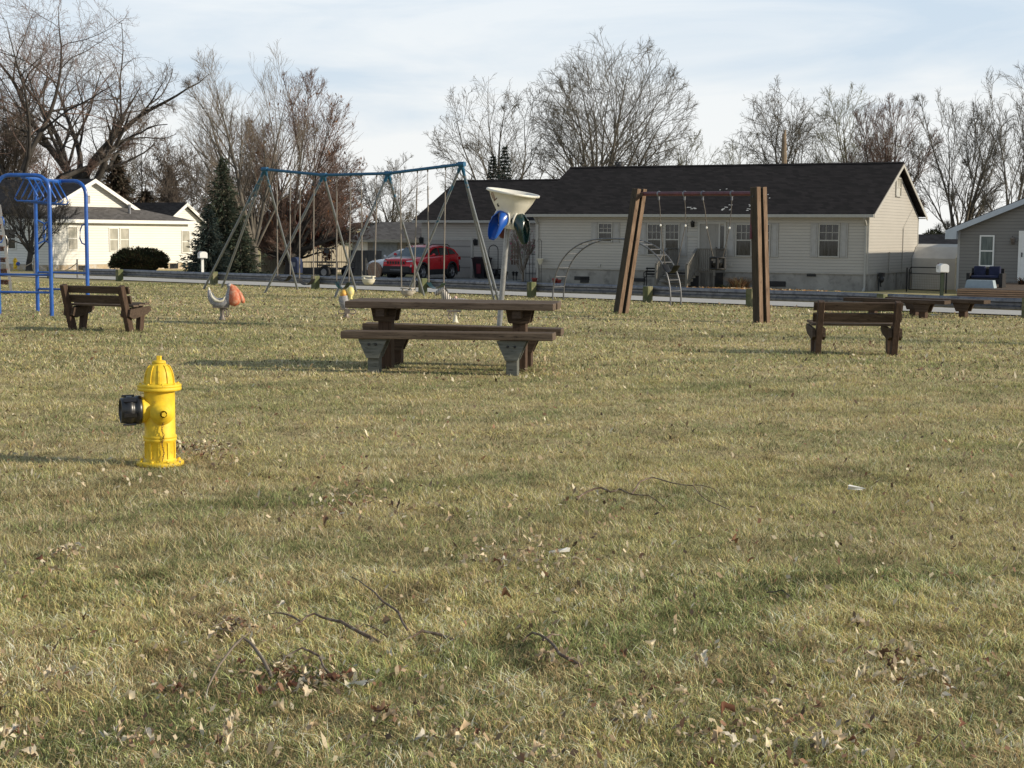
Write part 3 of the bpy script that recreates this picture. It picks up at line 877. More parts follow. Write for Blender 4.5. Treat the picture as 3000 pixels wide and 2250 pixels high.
# ------------------------------------------------------------------ funnel ball game
fb = onG(1461, 968); d = fb.y
ft = at(1487, 668, d)
fr = thing('funnel_ball_game', 'ivory funnel with blue and dark green chutes on a leaning steel pole', 'playground game', fb)
MB().tube([fb-Vector((0, 0, .05)), ft+Vector((0, 0, .03))], .045, 14).build('pole', M['pole_steel'], fr, org=fb)
R = Matrix.Rotation(math.radians(8.5), 4, 'Y') @ Matrix.Rotation(math.radians(5), 4, 'X')
Mf = Matrix.Translation(ft) @ R
f = MB()
f.lathe([(0, .0), (.155, 0), (.162, .012), (.172, .08), (.190, .18), (.225, .26), (.285, .35), (.345, .45), (.395, .565), (.43, .57), (.448, .578), (.448, .605), (.436, .612), (.41, .606), (.36, .50), (.27, .34), (.19, .22), (.14, .10), (0, .08)], 48, M=Mf)
f.build('funnel', M['funnel'], fr, org=fb)
def chute(az, mat, collar):
    Rz = Mf @ Matrix.Rotation(az, 4, 'Z')
    b = MB()
    # half-open scoop that runs out from the funnel wall and down
    path = [(.12, .17, .135), (.20, .155, .138), (.265, .10, .135), (.315, .02, .125), (.345, -.07, .108), (.365, -.15, .08), (.378, -.205, .045)]
    n = 18; vs = []; m = len(path)
    for wl in (1.0, .93):
        for i, (x, z, r) in enumerate(path):
            t0 = path[max(i-1, 0)]; t1 = path[min(i+1, m-1)]
            tx, tz = t1[0]-t0[0], t1[1]-t0[1]; l = math.hypot(tx, tz); tx /= l; tz /= l
            nx, nz = tz, -tx          # pointing down/in side
            op = min(1, max(0, (i-1)/2.2))   # 0 closed tube, 1 open scoop
            a0 = -PI+op*1.15; a1 = PI-op*1.15
            for k in range(n+1):
                a = a0+(a1-a0)*k/n
                vs.append((x+nx*math.cos(a)*r*wl, math.sin(a)*r*wl*1.02, z+nz*math.cos(a)*r*wl))
    cnt = n+1; fs = []
    for w in range(2):
        o_ = w*m*cnt
        for i in range(m-1):
            for k in range(n):
                fs.append((o_+i*cnt+k, o_+i*cnt+k+1, o_+(i+1)*cnt+k+1, o_+(i+1)*cnt+k))
    o_ = m*cnt
    for i in range(m-1):
        for k in (0, n): fs.append((i*cnt+k, (i+1)*cnt+k, o_+(i+1)*cnt+k, o_+i*cnt+k))
    for k in range(n): fs.append(((m-1)*cnt+k, (m-1)*cnt+k+1, o_+(m-1)*cnt+k+1, o_+(m-1)*cnt+k))
    b.add(vs, fs, True, Rz); b.build('chute', mat, fr, org=fb)
    b = MB(); ring = []
    for k in range(24):
        a = 2*PI*k/24; ring.append(Rz @ Vector((.185+.035*math.cos(a)*0+.02*math.sin(a), math.cos(a)*.155, .165+math.sin(a)*.155)))
    b.tube(ring, .016, 7, closed=True); b.build('collar', M['funnel'], fr, org=fb)
chute(math.radians(232), M['blue_pl'], True)
chute(math.radians(-32), M['green_pl'], True)
chute(math.radians(100), M['red_bar'], True)
tcu = bpy.data.curves.new('number', 'FONT'); tcu.body = '6'; tcu.size = .082; tcu.align_x = 'CENTER'; tcu.align_y = 'CENTER'; tcu.extrude = .002; tcu.offset = .002
def on_funnel(az, z, r, out=.004):
    a = math.radians(az)
    sl2 = math.atan2(.32, .62)
    n_ = Vector((math.cos(a)*math.cos(sl2), math.sin(a)*math.cos(sl2), -math.sin(sl2)))
    p = Vector((math.cos(a)*(r+out), math.sin(a)*(r+out), z))
    x = Vector((-math.sin(a), math.cos(a), 0)); y = n_.cross(x)
    m_ = Matrix((x, y, n_)).transposed().to_4x4(); m_.translation = p
    return Mf @ m_
tmp = bpy.data.objects.new('number_curve', tcu); tme = bpy.data.meshes.new_from_object(tmp); bpy.data.objects.remove(tmp); tme.materials.clear(); tme.materials.append(M['black'])
to = bpy.data.objects.new('number', tme); COL.objects.link(to)
to.parent = fr; mm = on_funnel(225, .365, .296, .006); mm.translation -= fb; to.matrix_local = mm
# reddish scrawl: a ring with a curl and a few strokes under it
mm = on_funnel(212, .50, .372, .004); b = MB()
b.tube([mm @ Vector((math.cos(a)*.038, math.sin(a)*.062, 0)) for a in [2*PI*k/24 for k in range(24)]], .0045, 4, closed=True)
b.tube([mm @ Vector((-.015+.004*k, .035-.012*k+.012*(k % 2), .001)) for k in range(7)], .004, 4)
b.build('emblem', pm('brown_ink', (.22, .09, .05), .7), fr, org=fb)
mm = on_funnel(219, .432, .335, .004); b = MB()
for k in range(6):
    x0_ = -.055+.02*k; b.tube([mm @ Vector((x0_, -.022+.012*k, 0)), mm @ Vector((x0_+.009, .004+.012*k, 0)), mm @ Vector((x0_+.014, -.016+.013*k, 0))], .0028, 4)
b.build('scrawl', pm('brown_ink_two', (.16, .09, .07), .7), fr, org=fb)

# ------------------------------------------------------------------ arched ladder climber
a0_, a1_ = onG(1620, 879), onG(1650, 880)
e0_, e1_ = onG(1968, 893), onG(1992, 896)
c = (a0_+a1_+e0_+e1_)/4
ar = thing('arch_climber', 'grey steel arched ladder climber', 'climbing frame', c)
mid0 = (a0_+a1_)/2; mid1 = (e0_+e1_)/2; dv = mid1-mid0; dv.z = 0; Ls = dv.length; dn = dv.normalized(); sd_ = Vector((-dn.y, dn.x, 0))*.215
Hh = at(1790, 697, (mid0.y+mid1.y)/2).z-c.z
def archp(s):
    # s from 0 to 1, quarter-curved legs and flat top
    a = PI*s
    x = .5-.5*math.copysign(abs(math.cos(a))**.82, math.cos(a)); z = abs(math.sin(a))**.80
    p = mid0+dn*Ls*x; p.z = gz(p.x, p.y)*(1)+Hh*z-.02
    return p
for s_ in (-1, 1):
    MB().tube([archp(k/40)+sd_*s_ for k in range(41)], .020, 8).build('rail', M['arch_steel'], ar, org=c)
for k in range(1, 20):
    s = k/20
    p = archp(s); MB().tube([p-sd_, p+sd_], .013, 6).build('rung', M['arch_steel'], ar, org=c)

# ------------------------------------------------------------------ blue overhead loop climber
pA, pB, pC = onG(152, 926), onG(111, 912), onG(258, 917)
dA_ = pA.y; pD = Vector((pA.x-1.02, pA.y+.1, 0))
bl = thing('loop_climber', 'blue tubular overhead climber with hanging triangle loops', 'climbing frame', pA)
def arch2(p, q, ztop, r):
    """post, rounded corner, cross bar, rounded corner, post"""
    d = Vector((q.x-p.x, q.y-p.y, 0)); L = d.length; d.normalize(); rr = .27
    pts = [Vector((p.x, p.y, -.05))]
    for k in range(7):
        a = PI/2*k/6; pts.append(Vector((p.x, p.y, 0))+d*(rr-rr*math.cos(a))+Vector((0, 0, ztop-rr+rr*math.sin(a))))
    for k in range(7):
        a = PI/2*k/6; pts.append(Vector((p.x, p.y, 0))+d*(L-rr+rr*math.sin(a))+Vector((0, 0, ztop-rr+rr*math.cos(a))))
    pts.append(Vector((q.x, q.y, -.05)))
    return pts
zt1 = at(100, 513, dA_).z; zt2 = at(184, 532, pB.y).z
MB().tube(arch2(pA, pD, zt1, .27), .038, 14).build('arch', M['blue'], bl, org=pA)
MB().tube(arch2(pC, pB, zt2, .27), .038, 14).build('arch', M['blue'], bl, org=pA)
mA = (pA+pD)/2; mA.z = zt1-.03; mC = (pB+pC)/2; mC.z = zt2-.02
ext = (mC-mA).normalized()
MB().tube([mA, mC], .038, 12).build('beam', M['blue'], bl, org=pA)
b = MB(); b.tube([mC-ext*.06-Vector((.05, 0, 0)), mC-ext*.06+Vector((.05, 0, 0))], .055, 12); b.build('collar', M['blue'], bl, org=pA)
prp = Vector((-ext.y, ext.x, 0)).normalized()
for k in range(6):
    p = mA.lerp(mC, .10+.8*k/5)-Vector((0, 0, .02))
    w_, h_ = .245, .42; pts = [p+prp*.03, p+prp*(w_-.03)-Vector((0, 0, h_-.10)), p+prp*w_-Vector((0, 0, h_-.05)), p+prp*(w_-.05)-Vector((0, 0, h_)),
                             p-prp*(w_-.05)-Vector((0, 0, h_)), p-prp*w_-Vector((0, 0, h_-.05)), p-prp*(w_-.03)-Vector((0, 0, h_-.10)), p-prp*.03]
    MB().tube(pts, .015, 8, closed=True).build('loop', M['blue'], bl, org=pA)
for (a, b_) in ((pA, pD), (pB, pC)):
    for z in (.43, .76):
        MB().tube([Vector((a.x, a.y, z)), Vector((b_.x, b_.y, z))], .022, 8).build('rung', M['blue'], bl, org=pA)
def dgrip(px, sgn, Y, y0, y1):
    q0, q1 = at(px, y0, Y), at(px, y1, Y); w_ = .15*sgn
    pts = [q0, q0+Vector((w_*.75, 0, -.05)), q0+Vector((w_, 0, -.14)), q1+Vector((w_, 0, .14)), q1+Vector((w_*.75, 0, .05)), q1]
    MB().tube(pts, .014, 8).build('grip', M['blue'], bl, org=pA)
dgrip(111, 1, pB.y, 646, 714); dgrip(150, -1, pA.y, 646, 714); dgrip(257, -1, pC.y, 653, 720)

# slide ladder at the left edge
sb = onG(34, 862); tb = at(-2, 600, sb.y); s2 = sb+Vector((-.55, .25, 0)); t2 = tb+Vector((-.55, .25, 0))
ld = thing('slide_ladder', 'steep ladder with rusty treads and blue grips at the left edge', 'ladder', sb)
for a, b_ in ((sb, tb), (s2, t2)):
    MB().beam(a, b_, .03, .07, up=(1, 0, 0)).build('rail', M['chrome'], ld, org=sb)
for k in range(8):
    f_ = .03+.125*k; a = sb.lerp(tb, f_); b_ = s2.lerp(t2, f_)
    m_ = MB(); m_.beam(a, b_, .14, .03); m_.beam(a-Vector((0, 0, .06)), b_-Vector((0, 0, .06)), .02, .10); m_.build('tread', M['brown_step'], ld, org=sb)
g_ = at(0, 636, sb.y); k_ = at(0, 710, sb.y)
MB().tube([g_-Vector((.1, 0, 0)), g_+Vector((.06, 0, 0)), g_+Vector((.10, 0, -.1)), k_+Vector((.10, 0, .1)), k_+Vector((.03, 0, 0)), k_-Vector((.1, 0, 0))], .018, 8).build('grip', M['blue'], ld, org=sb)
g_ = at(16, 690, sb.y); k_ = at(14, 758, sb.y)
MB().tube([g_, g_+Vector((.06, 0, -.12)), k_+Vector((.07, 0, .08)), k_, k_-Vector((.08, 0, -.02))], .014, 8).build('grip', M['chrome'], ld, org=sb)

# ------------------------------------------------------------------ spring riders
def P2(px, py, base): return at(px, py, base.y)
r1 = onG(651, 938)
t = thing('spring_rider', 'pelican-shaped spring rider with large faded orange bill', 'spring rider', r1, 0, 'animal spring riders')
f_ = lambda x, z, y=0: Vector((x, y, z))
MB().lathe([(.055, 0), (.075, .0), (.055, .03), (.045, .06), (.036, .08), (.042, .19), (.06, .235)], 14).build('pedestal', M['cast'], t)
MB().box(-.16, .12, -.07, .07, .228, .262).build('base_plate', M['cast'], t)
b = MB()
b.tube([f_(-.235, .585), f_(-.232, .52), f_(-.215, .44), f_(-.17, .36), f_(-.09, .315), f_(.02, .31), (.10, 0, .35), (.135, 0, .44), (.15, 0, .54), (.165, 0, .62)],
       [.012, .034, .05, .075, .095, .10, .095, .07, .055, .05], 16, sq=1.0)
b.build('body', M['grey_feather'], t)
for s in (-1, 1):
    b = MB()
    b.tube([f_(-.19, .50, s*.065), f_(-.165, .42, s*.085), f_(-.10, .36, s*.10), f_(-.02, .345, s*.105), f_(.04, .37, s*.10), f_(.075, .44, s*.085)], [.008, .022, .028, .022, .018, .006], 8)
    b.build('wing', M['cream'], t)
b = MB(); b.tube([f_(-.238, .60), f_(-.235, .56), f_(-.228, .50)], [.008, .024, .030], 10); b.build('tail_tip', M['cream'], t)
b = MB()
b.tube([f_(.115, .66), f_(.18, .60), f_(.22, .50), f_(.235, .40), f_(.245, .31), f_(.27, .27)], [.02, .06, .10, .125, .115, .04], 18)
b.tube([f_(.13, .665), f_(.235, .585), f_(.32, .47), f_(.375, .36), f_(.395, .315)], [.02, .045, .055, .048, .018], 12)
b.build('bill', M['orange'], t)
b = MB(); b.ell((.135, 0, .63), (.05, .05, .05)); b.build('head', M['grey_feather'], t)
b = MB()
for y in (-.10, .10):
    b.tube([(.08+.028*math.cos(a), y, .13+.065*math.sin(a)) for a in [2*PI*k/14 for k in range(14)]], .009, 6, closed=True)
b.tube([(.06, -.10, .19), (.06, 0, .235), (.06, .10, .19)], .012, 6); b.build('footrest', M['cast'], t)

r2 = onG(1015, 931)
t = thing('spring_rider', 'faded yellow spring rider peeking past the left end of the picnic table', 'spring rider', r2, 0, 'animal spring riders')
MB().lathe([(.07, 0), (.05, .03), (.036, .08), (.04, .20), (.05, .235)], 12).build('pedestal', M['cast'], t)
b = MB(); b.tube([(-.03, 0, .17), (-.035, 0, .24), (-.05, 0, .34), (-.06, 0, .42)], [.05, .085, .10, .085], 14); b.build('body', M['grey_feather'], t)
b = MB(); b.ell((-.055, 0, .455), (.068, .08, .085)); b.build('saddle', M['amber'], t)
b = MB(); b.ell((.075, .02, .50), (.075, .075, .10)); b.tube([(.085, .0, .45), (.09, -.02, .39), (.088, -.02, .365)], [.04, .022, .034], 12); b.build('head', M['pale_yellow'], t)
b = MB()
for x in (-.075, .13):
    b.tube([(x+.062*math.cos(a), -.12, .125+.045*math.sin(a)) for a in [2*PI*k/16 for k in range(16)]], .010, 6, closed=True)
b.box(-.02, .075, -.135, -.10, .085, .17); b.build('footrest', M['cast'], t)

zm, nt, b_ = newmat('zebra_stripes')
wv = nt.nodes.new('ShaderNodeTexWave'); wv.inputs['Scale'].default_value = 9; wv.inputs['Distortion'].default_value = 2.5; wv.inputs['Detail'].default_value = 1
nt.links.new(coord(nt, (1, .3, .75)), wv.inputs[0])
nt.links.new(ramp(nt, wv.outputs['Fac'], [(.38, (.05, .045, .045)), (.52, (.50, .46, .41))]), b_.inputs['Base Color']); b_.inputs['Roughness'].default_value = .6
r3 = onG(1334, 945)
t = thing('spring_rider', 'zebra-striped spring rider half hidden behind the picnic table', 'spring rider', r3, 0, 'animal spring riders')
MB().lathe([(.065, 0), (.045, .03), (.034, .08), (.038, .17), (.045, .20)], 12).build('pedestal', M['cream'], t)
MB().box(-.15, .10, -.06, .06, .195, .225).build('base_plate', M['cast'], t)
b = MB(); b.tube([(-.16, 0, .34), (-.10, 0, .35), (0, 0, .345), (.12, 0, .35), (.22, 0, .345), (.28, 0, .33)], [.05, .10, .105, .10, .085, .03], 14)
b.tube([(-.13, 0, .36), (-.17, 0, .45), (-.21, 0, .53), (-.24, 0, .58)], [.09, .085, .068, .055], 14)
b.tube([(.26, 0, .35), (.31, 0, .37), (.335, 0, .33)], [.02, .014, .02], 8)
for s in (-1, 1):
    b.tube([(-.12, s*.06, .30), (-.20, s*.07, .25), (-.25, s*.07, .27)], [.04, .028, .02], 8)
    b.tube([(.17, s*.06, .30), (.25, s*.07, .25), (.31, s*.07, .235)], [.045, .03, .02], 8)
b.build('body', zm, t)
b = MB(); b.tube([(-.215, 0, .59), (-.28, 0, .575), (-.345, 0, .53), (-.375, 0, .51)], [.058, .055, .040, .030], 12)
for s in (-1, 1): b.tube([(-.215, s*.03, .62), (-.205, s*.04, .68)], [.018, .005], 7)
b.build('head', zm, t)
b = MB(); b.tube([(-.13, 0, .50), (-.16, 0, .57), (-.19, 0, .645)], [.016, .028, .016], 8); b.build('mane', M['cladding'], t)
b = MB(); b.ell((.0, 0, .455), (.035, .03, .035)); b.build('saddle_horn', pm('faded_pink', (.62, .42, .36), .6), t)
b = MB()
for y in (-.11, .11):
    b.tube([(-.10+.03*math.cos(a), y, .13+.06*math.sin(a)) for a in [2*PI*k/14 for k in range(14)]], .009, 6, closed=True)
b.tube([(-.1, -.11, .19), (-.1, 0, .21), (-.1, .11, .19)], .012, 6); b.build('footrest', M['cast'], t)

# ------------------------------------------------------------------ guardrail
gr0 = onG(262, 816)
gr = thing('guardrail', 'low corrugated steel guardrail on weathered timber posts', 'guardrail', gr0)
prof = [(.0, .0), (-.045, .03), (-.05, .085), (0, .125), (0, .175), (-.05, .215), (-.045, .27), (0, .305)]
us = np.linspace(-28.6, 14, 90)
vs = []; fs = []
for wl in (0, .006):
    for i, u in enumerate(us):
        for (o_, z) in prof:
            x, y = W(u, rail_q(u)); px_, py_ = N.x, N.y
            vs.append((x+px_*(o_+wl+.05), y+py_*(o_+wl+.05), gz(x, y)+.150+z*.86+.006*math.sin(u*.9)))
m = len(prof)
for w in range(2):
    o_ = w*len(us)*m
    for i in range(len(us)-1):
        for k in range(m-1): fs.append((o_+i*m+k, o_+(i+1)*m+k, o_+(i+1)*m+k+1, o_+i*m+k+1))
MB().add(vs, fs).build('rail', M['steel'], gr, org=gr0)
ends = MB()
x, y = W(-28.9, rail_q(-28.9)); z = gz(x, y)
ends.tube([Vector((x, y, z+.14))+Vector((N.x, N.y, 0))*.06, Vector((x, y, z+.42))+Vector((N.x, N.y, 0))*.06], .07, 10); ends.build('end_cap', M['steel'], gr, org=gr0)
for (px, py) in ((272, 816), (487, 823), (713, 833), (953, 846), (1279, 858), (1562, 872), (1864, 888), (2190, 899), (2566, 916), (2985, 936)):
    u = onG(px, py); uu, _ = UQ(u.x, u.y); x, y = W(uu, rail_q(uu)-.12); z = gz(x, y)
    b = MB(); Rm = Matrix.Translation((x, y, z)) @ Matrix.Rotation(ANG-.22, 4, 'Z')
    b.box(-.085, .085, -.13, .09, -.05, .43+random.uniform(-.02, .03), M=Rm)
    b.build('post', M['rail_post'], gr, org=gr0, bevel=.01)
    for s in (.17, .29):
        pass
mk = onG(1213, 858)
MB().box(-.05, .05, -.05, .05, -.03, .36).build('marker_post', M['cream'], None, label='short pale square marker post beside the guardrail', cat='post').location = mk

# rope fence on the left
rp = [onG(227, 816), onG(101, 806), onG(-45, 798)]
rf = thing('rope_fence', 'thin posts joined by a sagging rope along the road', 'fence', rp[0])
for p in rp:
    MB().tube([p-Vector((0, 0, .03)), p+Vector((0, 0, .74))], .033, 8).build('post', M['grey_wood'], rf, org=rp[0])
for a, b_ in zip(rp, rp[1:]):
    pts = [a.lerp(b_, k/14)+Vector((0, 0, .60-.42*(1-(2*k/14-1)**2))) for k in range(15)]
    MB().tube(pts, .018, 6).build('rope', M['rope'], rf, org=rp[0])

# mailboxes
def mailbox(label, p, hz_, postm, arm=False, w=.20):
    t = thing('mailbox', label, 'mailbox', p, ANG+PI, 'roadside mailboxes')
    MB().box(-.05, .05, -.05, .05, -.03, hz_-.0).build('post', postm, t)
    Mx = Matrix.Translation((0, 0, hz_+.03))
    prof_ = [(-w/2-.02, 0)]+[( -(w/2+.02)*math.cos(PI*k/10), .16+.09*math.sin(PI*k/10)) for k in range(11)]+[(w/2+.02, 0)]
    b = MB(); b.prism(prof_, -.26, .26, M=Mx); b.build('box', M['white_paint'], t)
    b = MB(); b.prism([(x*1.06, z*1.03-.005) for x, z in prof_], .262, .285, M=Mx); b.build('door', M['white_paint'], t)
    MB().box(-w/2-.03, w/2+.03, -.22, .22, hz_, hz_+.03).build('bracket', M['white_paint'], t)
    b = MB(); b.box(w/2+.026, w/2+.034, -.05, -.03, hz_+.1, hz_+.30); b.box(w/2+.026, w/2+.034, -.05, .04, hz_+.26, hz_+.31); b.build('flag', M['red_bar'], t)
    return t
q_ = .9
u_ = colq(593, q_); x, y = W(u_, q_)
mb1 = mailbox('white mailbox on white post beside the spruce', (x, y, gz(x, y)), .86, M['white_paint'], w=.26); mb1.rotation_euler.z = ANG+PI+.9
u_ = colq(2755, .7); x, y = W(u_, .7)
mailbox('white mailbox on dark green post near the right-hand house', (x, y, gz(x, y)), .84, pm('green_post', (.035, .05, .03), .8), w=.22).rotation_euler.z = ANG+PI+.5
# ------------------------------------------------------------------ houses
class House:
    def __init__(s, name, label, u0, q0, z0, cat='house', group=None):
        x, y = W(u0, q0); s.u0, s.q0, s.z0 = u0, q0, z0
        s.t = thing(name, label, cat, (x, y, z0), ANG, group)
    def win(s, px0, py0, px1, py1, q, cols=3, rows=2, shut=(), gl='glass', fr='trim', dbl=True, proud=.0, muntin=True, half=None):
        """window from picture corners on the street-facing plane q"""
        ua, za = wallhit(px0, py0, q); ub, zb = wallhit(px1, py1, q)
        s.winl(ua-s.u0, ub-s.u0, zb-s.z0, za-s.z0, q-s.q0-proud, cols, rows, shut, gl, fr, dbl, muntin)
    def winl(s, x0, x1, z0, z1, y, cols=3, rows=2, shut=(), gl='glass', fr='trim', dbl=True, muntin=True, side=False):
        T = (lambda v: Matrix(((0, -1, 0, 0), (1, 0, 0, 0), (0, 0, 1, 0), (0, 0, 0, 1))) @ v) if side else None
        def bx(mb, a0, a1, d0, d1, b0, b1):
            # d measured outwards from the wall
            if side: mb.box(y+d0, y+d1, a0, a1, b0, b1)
            else: mb.box(a0, a1, y-d1, y-d0, b0, b1)
        w = .055
        b = MB()
        bx(b, x0-w, x0, .0, .05, z0-w, z1+w); bx(b, x1, x1+w, .0, .05, z0-w, z1+w)
        bx(b, x0, x1, .0, .05, z1, z1+w); bx(b, x0, x1, .0, .065, z0-w, z0)
        zm = (z0+z1)/2
        if dbl: bx(b, x0, x1, .0, .035, zm-.025, zm+.025)
        if muntin:
            for k in range(1, cols):
                xx = x0+(x1-x0)*k/cols; bx(b, xx-.010, xx+.010, .005, .024, (zm+.025 if dbl else z0), z1)
            for k in range(1, rows):
                a = (zm if dbl else z0); zz = a+(z1-a)*k/rows; bx(b, x0, x1, .005, .024, zz-.010, zz+.010)
        f = b.build('window', M[fr], s.t)
        g = MB(); bx(g, x0+.001, x1-.001, -.03, .012, z0+.001, z1-.001); g.build('pane', M[gl], f)
        for sh in shut:
            xa = x0-w-.03-.30 if sh < 0 else x1+w+.03
            c = MB(); bx(c, xa-.015, xa+.315, .0, .012, z0-w-.015, z1+w+.015); sh_o = c.build('shutter', M['soffit'], s.t)  # slightly larger dark backing, painted in as the shutter's shadow gap
            c = MB(); bx(c, xa, xa+.30, .012, .030, z0-w, z1+w)
            for (p0_, p1_) in ((z0-w+.05, zm-.03), (zm+.03, z1+w-.05)):
                bx(c, xa+.065, xa+.235, .034, .042, p0_, p1_)
            c.build('panel', M['shutter'], sh_o)
            c = MB()
            for (p0_, p1_) in ((z0-w+.04, zm-.02), (zm+.02, z1+w-.04)): bx(c, xa+.050, xa+.250, .030, .034, p0_, p1_)
            c.build('groove_shade', M['soffit'], sh_o)  # dark borders painted in as shade around the raised panels
        return f
def gable_body(h, L, D, wz, rise, fz, wall, roof, over=.32, rake=.28, found='conc', fasc='gutter', gut=True, thick=.14, ridge_cap=True, left_gable=True):
    """box L x D with ridge parallel to the street"""
    if fz > 0:
        MB().box(.02, L-.02, .02, D-.02, -.5, fz).build('foundation', M[found], h.t)
    b = MB()
    b.box(0, L, 0, D, fz, wz)
    b.build('wall', M[wall], h.t)
    g = MB()
    pr = [(0, wz), (D, wz), (D/2, wz+rise*(D/2)/(D/2+over))]
    Mx = Matrix(((0, 1, 0, 0), (1, 0, 0, 0), (0, 0, 1, 0), (0, 0, 0, 1)))
    g.prism(pr, .0, .0+.03, M=Mx); g.build('gable', M[wall], h.t)
    MB().prism(pr, L-.03, L, M=Mx).build('gable', M[wall], h.t)
    zr = wz+rise; t = thick; sl_ = rise/(D/2+over)
    r = MB()
    for (y0, y1) in ((-over, D/2), (D+over, D/2)):
        za = wz-.0+.02
        zb = wz+rise+.02
        vs = [(-rake, y0, za), (L+rake, y0, za), (L+rake, y1, zb), (-rake, y1, zb), (-rake, y0, za-.03), (L+rake, y0, za-.03), (L+rake, y1, zb-.06), (-rake, y1, zb-.06)]
        r.add(vs, [(0, 1, 2, 3), (7, 6, 5, 4), (0, 4, 5, 1), (1, 5, 6, 2), (3, 7, 4, 0), (2, 6, 7, 3)])
    if ridge_cap:
        r.prism([(D/2-.14, zr-.02), (D/2, zr+.045), (D/2+.14, zr-.02)], -rake, L+rake, M=Mx)
    r.build('roof', M[roof], h.t)
    f = MB()
    # rake boards and soffits
    for x in (-rake-.02, L+rake-.01):
        for (y0, y1) in ((-over, D/2), (D+over, D/2)):
            vs = []
            for xx in (x, x+.03):
                vs += [(xx, y0, wz-.02), (xx, y1, zr-.045), (xx, y1, zr-.045-t), (xx, y0, wz-.02-t)]
            f.add(vs, [(0, 1, 2, 3), (7, 6, 5, 4), (0, 4, 5, 1), (1, 5, 6, 2), (2, 6, 7, 3), (3, 7, 4, 0)])
    for y0, y1 in ((-over, 0), (D, D+over)):
        f.box(-rake, L+rake, y0+.03, y1-.001 if y1 > 1 else -.001, wz-.09, wz-.05)
    f.build('fascia', M['trim'] if fasc == 'gutter' else M[fasc], h.t)
    if gut:
        g = MB(); g.box(-rake, L+rake, -over-.10, -over-.005, wz-.13, wz-.005)
        g.build('gutter', M['gutter'], h.t)

zg = zq(11.4)-.02
ZE = 2.47                       # eave height of the main house in the world
hq = 11.35
mh = House('ranch_house', 'long tan-sided ranch house with dark shingle roof and sunlit gable end', -20.4, hq, zg)
wz = ZE-zg; L = 15.1; D = 8.0
zf = wallhit(2535, 803, hq)[1]-zg
gable_body(mh, L, D, wz, 2.22, zf, 'siding_tan', 'shingle', over=.36, rake=.30)
# bright rake board catches the sun; windows by picture position
mh.win(*c4(178, 652), *c4(290, 812), hq, 3, 2, (-1, 1))
mh.win(*c4(632, 658), *c4(742, 932), hq, 3, 2, (-1,), gl='glass')
mh.win(*c4(795, 658), *c4(908, 934), hq, 3, 2, (1,), gl='glass')
mh.win(*c4(1452, 660), *c4(1578, 944), hq, 3, 2, (-1,), gl='glass')
mh.win(*c4(1625, 660), *c4(1748, 946), hq, 3, 2, (1,), gl='glass')
mh.win(*c5(326, 342), *c5(490, 634), hq, 3, 2, (-1, 1), gl='glass')
# front door with sidelight
ua, za = wallhit(*c4(1112, 650), hq); ub, zb = wallhit(*c4(1278, 1080), hq); uc, _ = wallhit(*c4(1338, 650), hq)
xa, xb, xc = ua+20.4, ub+20.4, uc+20.4; zt, zd = za-zg, zb-zg
b = MB(); b.box(xa-.09, xa, -.06, 0, zd, zt+.08); b.box(xb, xb+.07, -.06, 0, zd, zt); b.box(xc, xc+.08, -.06, 0, zd, zt+.08); b.box(xa, xc, -.06, 0, zt, zt+.08)
b.build('door_frame', M['trim'], mh.t)
dr = MB().box(xa, xb, -.035, 0, zd, zt).build('door', M['door'], mh.t)
b = MB()
for i in range(2):
    for j in range(3):
        x0 = xa+.12+i*(xb-xa-.12)/2; z0 = zd+.18+j*(zt-zd-.2)/3
        b.box(x0, x0+(xb-xa)/2-.2, -.045, -.034, z0, z0+(zt-zd)/3-.16)
b.build('door_panel', M['door'], dr)
b = MB(); b.ell((xb-.08, -.07, zd+.95), (.03, .03, .03)); b.build('handle', M['dark_steel'], dr)
MB().box(xb+.075, xc-.002, -.02, 0, zd+.2, zt-.1).build('sidelight', M['glass'], mh.t)
def lantern(h, px, py, q, s=1.0, mat='dark_steel', nm='wall_lamp'):
    u, z = wallhit(px, py, q); x = u-h.u0; z -= h.z0; y = q-h.q0
    b = MB(); b.box(x-.05*s, x+.05*s, y-.03, y, z-.12*s, z+.12*s); b.tube([(x, y-.02, z+.08*s), (x, y-.13*s, z+.16*s), (x, y-.15*s, z+.12*s)], .012, 6)
    b.lathe([(.02*s, -.13*s), (.05*s, -.10*s), (.075*s, .07*s), (.08*s, .08*s), (.02*s, .14*s), (0, .15*s)], 8, M=Matrix.Translation((x, y-.15*s, z)))
    b.build(nm, M[mat], h.t)
lantern(mh, *c4(1047, 655), hq)
# house number plaque: four small raised strokes
u, z = wallhit(*c4(1040, 747), hq); x = u+20.4; z -= zg
MB().box(x-.24, x+.24, -.025, 0, z-.07, z+.07).build('plaque', M['trim'], mh.t)
b = MB()
for k in range(4):
    xx = x-.16+.105*k; b.box(xx-.025, xx+.025, -.030, -.0255, z-.045, z-.03); b.box(xx-.025, xx+.025, -.030, -.0255, z+.03, z+.045); b.box(xx-.006+.02*(k % 2), xx+.008+.02*(k % 2), -.030, -.0255, z-.03, z+.03)
b.build('plaque_relief', M['shutter'], mh.t)
for (xa_, ya_, xb_, yb_) in ((490, 1152, 600, 1186), (0, 1140, 78, 1196), (1748, 1180, 1900, 1232), (2098, 1106, 2180, 1138)):
    u0_, z1_ = wallhit(*c4(xa_, ya_), hq); u1_, z0_ = wallhit(*c4(xb_, yb_), hq)
    b = MB(); b.box(u0_+20.4, u1_+20.4, -.012, .03, z0_-zg, z1_-zg)
    for k in range(4):
        zz = z0_-zg+(z1_-z0_)*(k+.5)/4; b.box(u0_+20.4+.02, u1_+20.4-.02, -.022, -.012, zz-.01, zz+.004)
    b.build('foundation_vent', M['cladding'], mh.t)
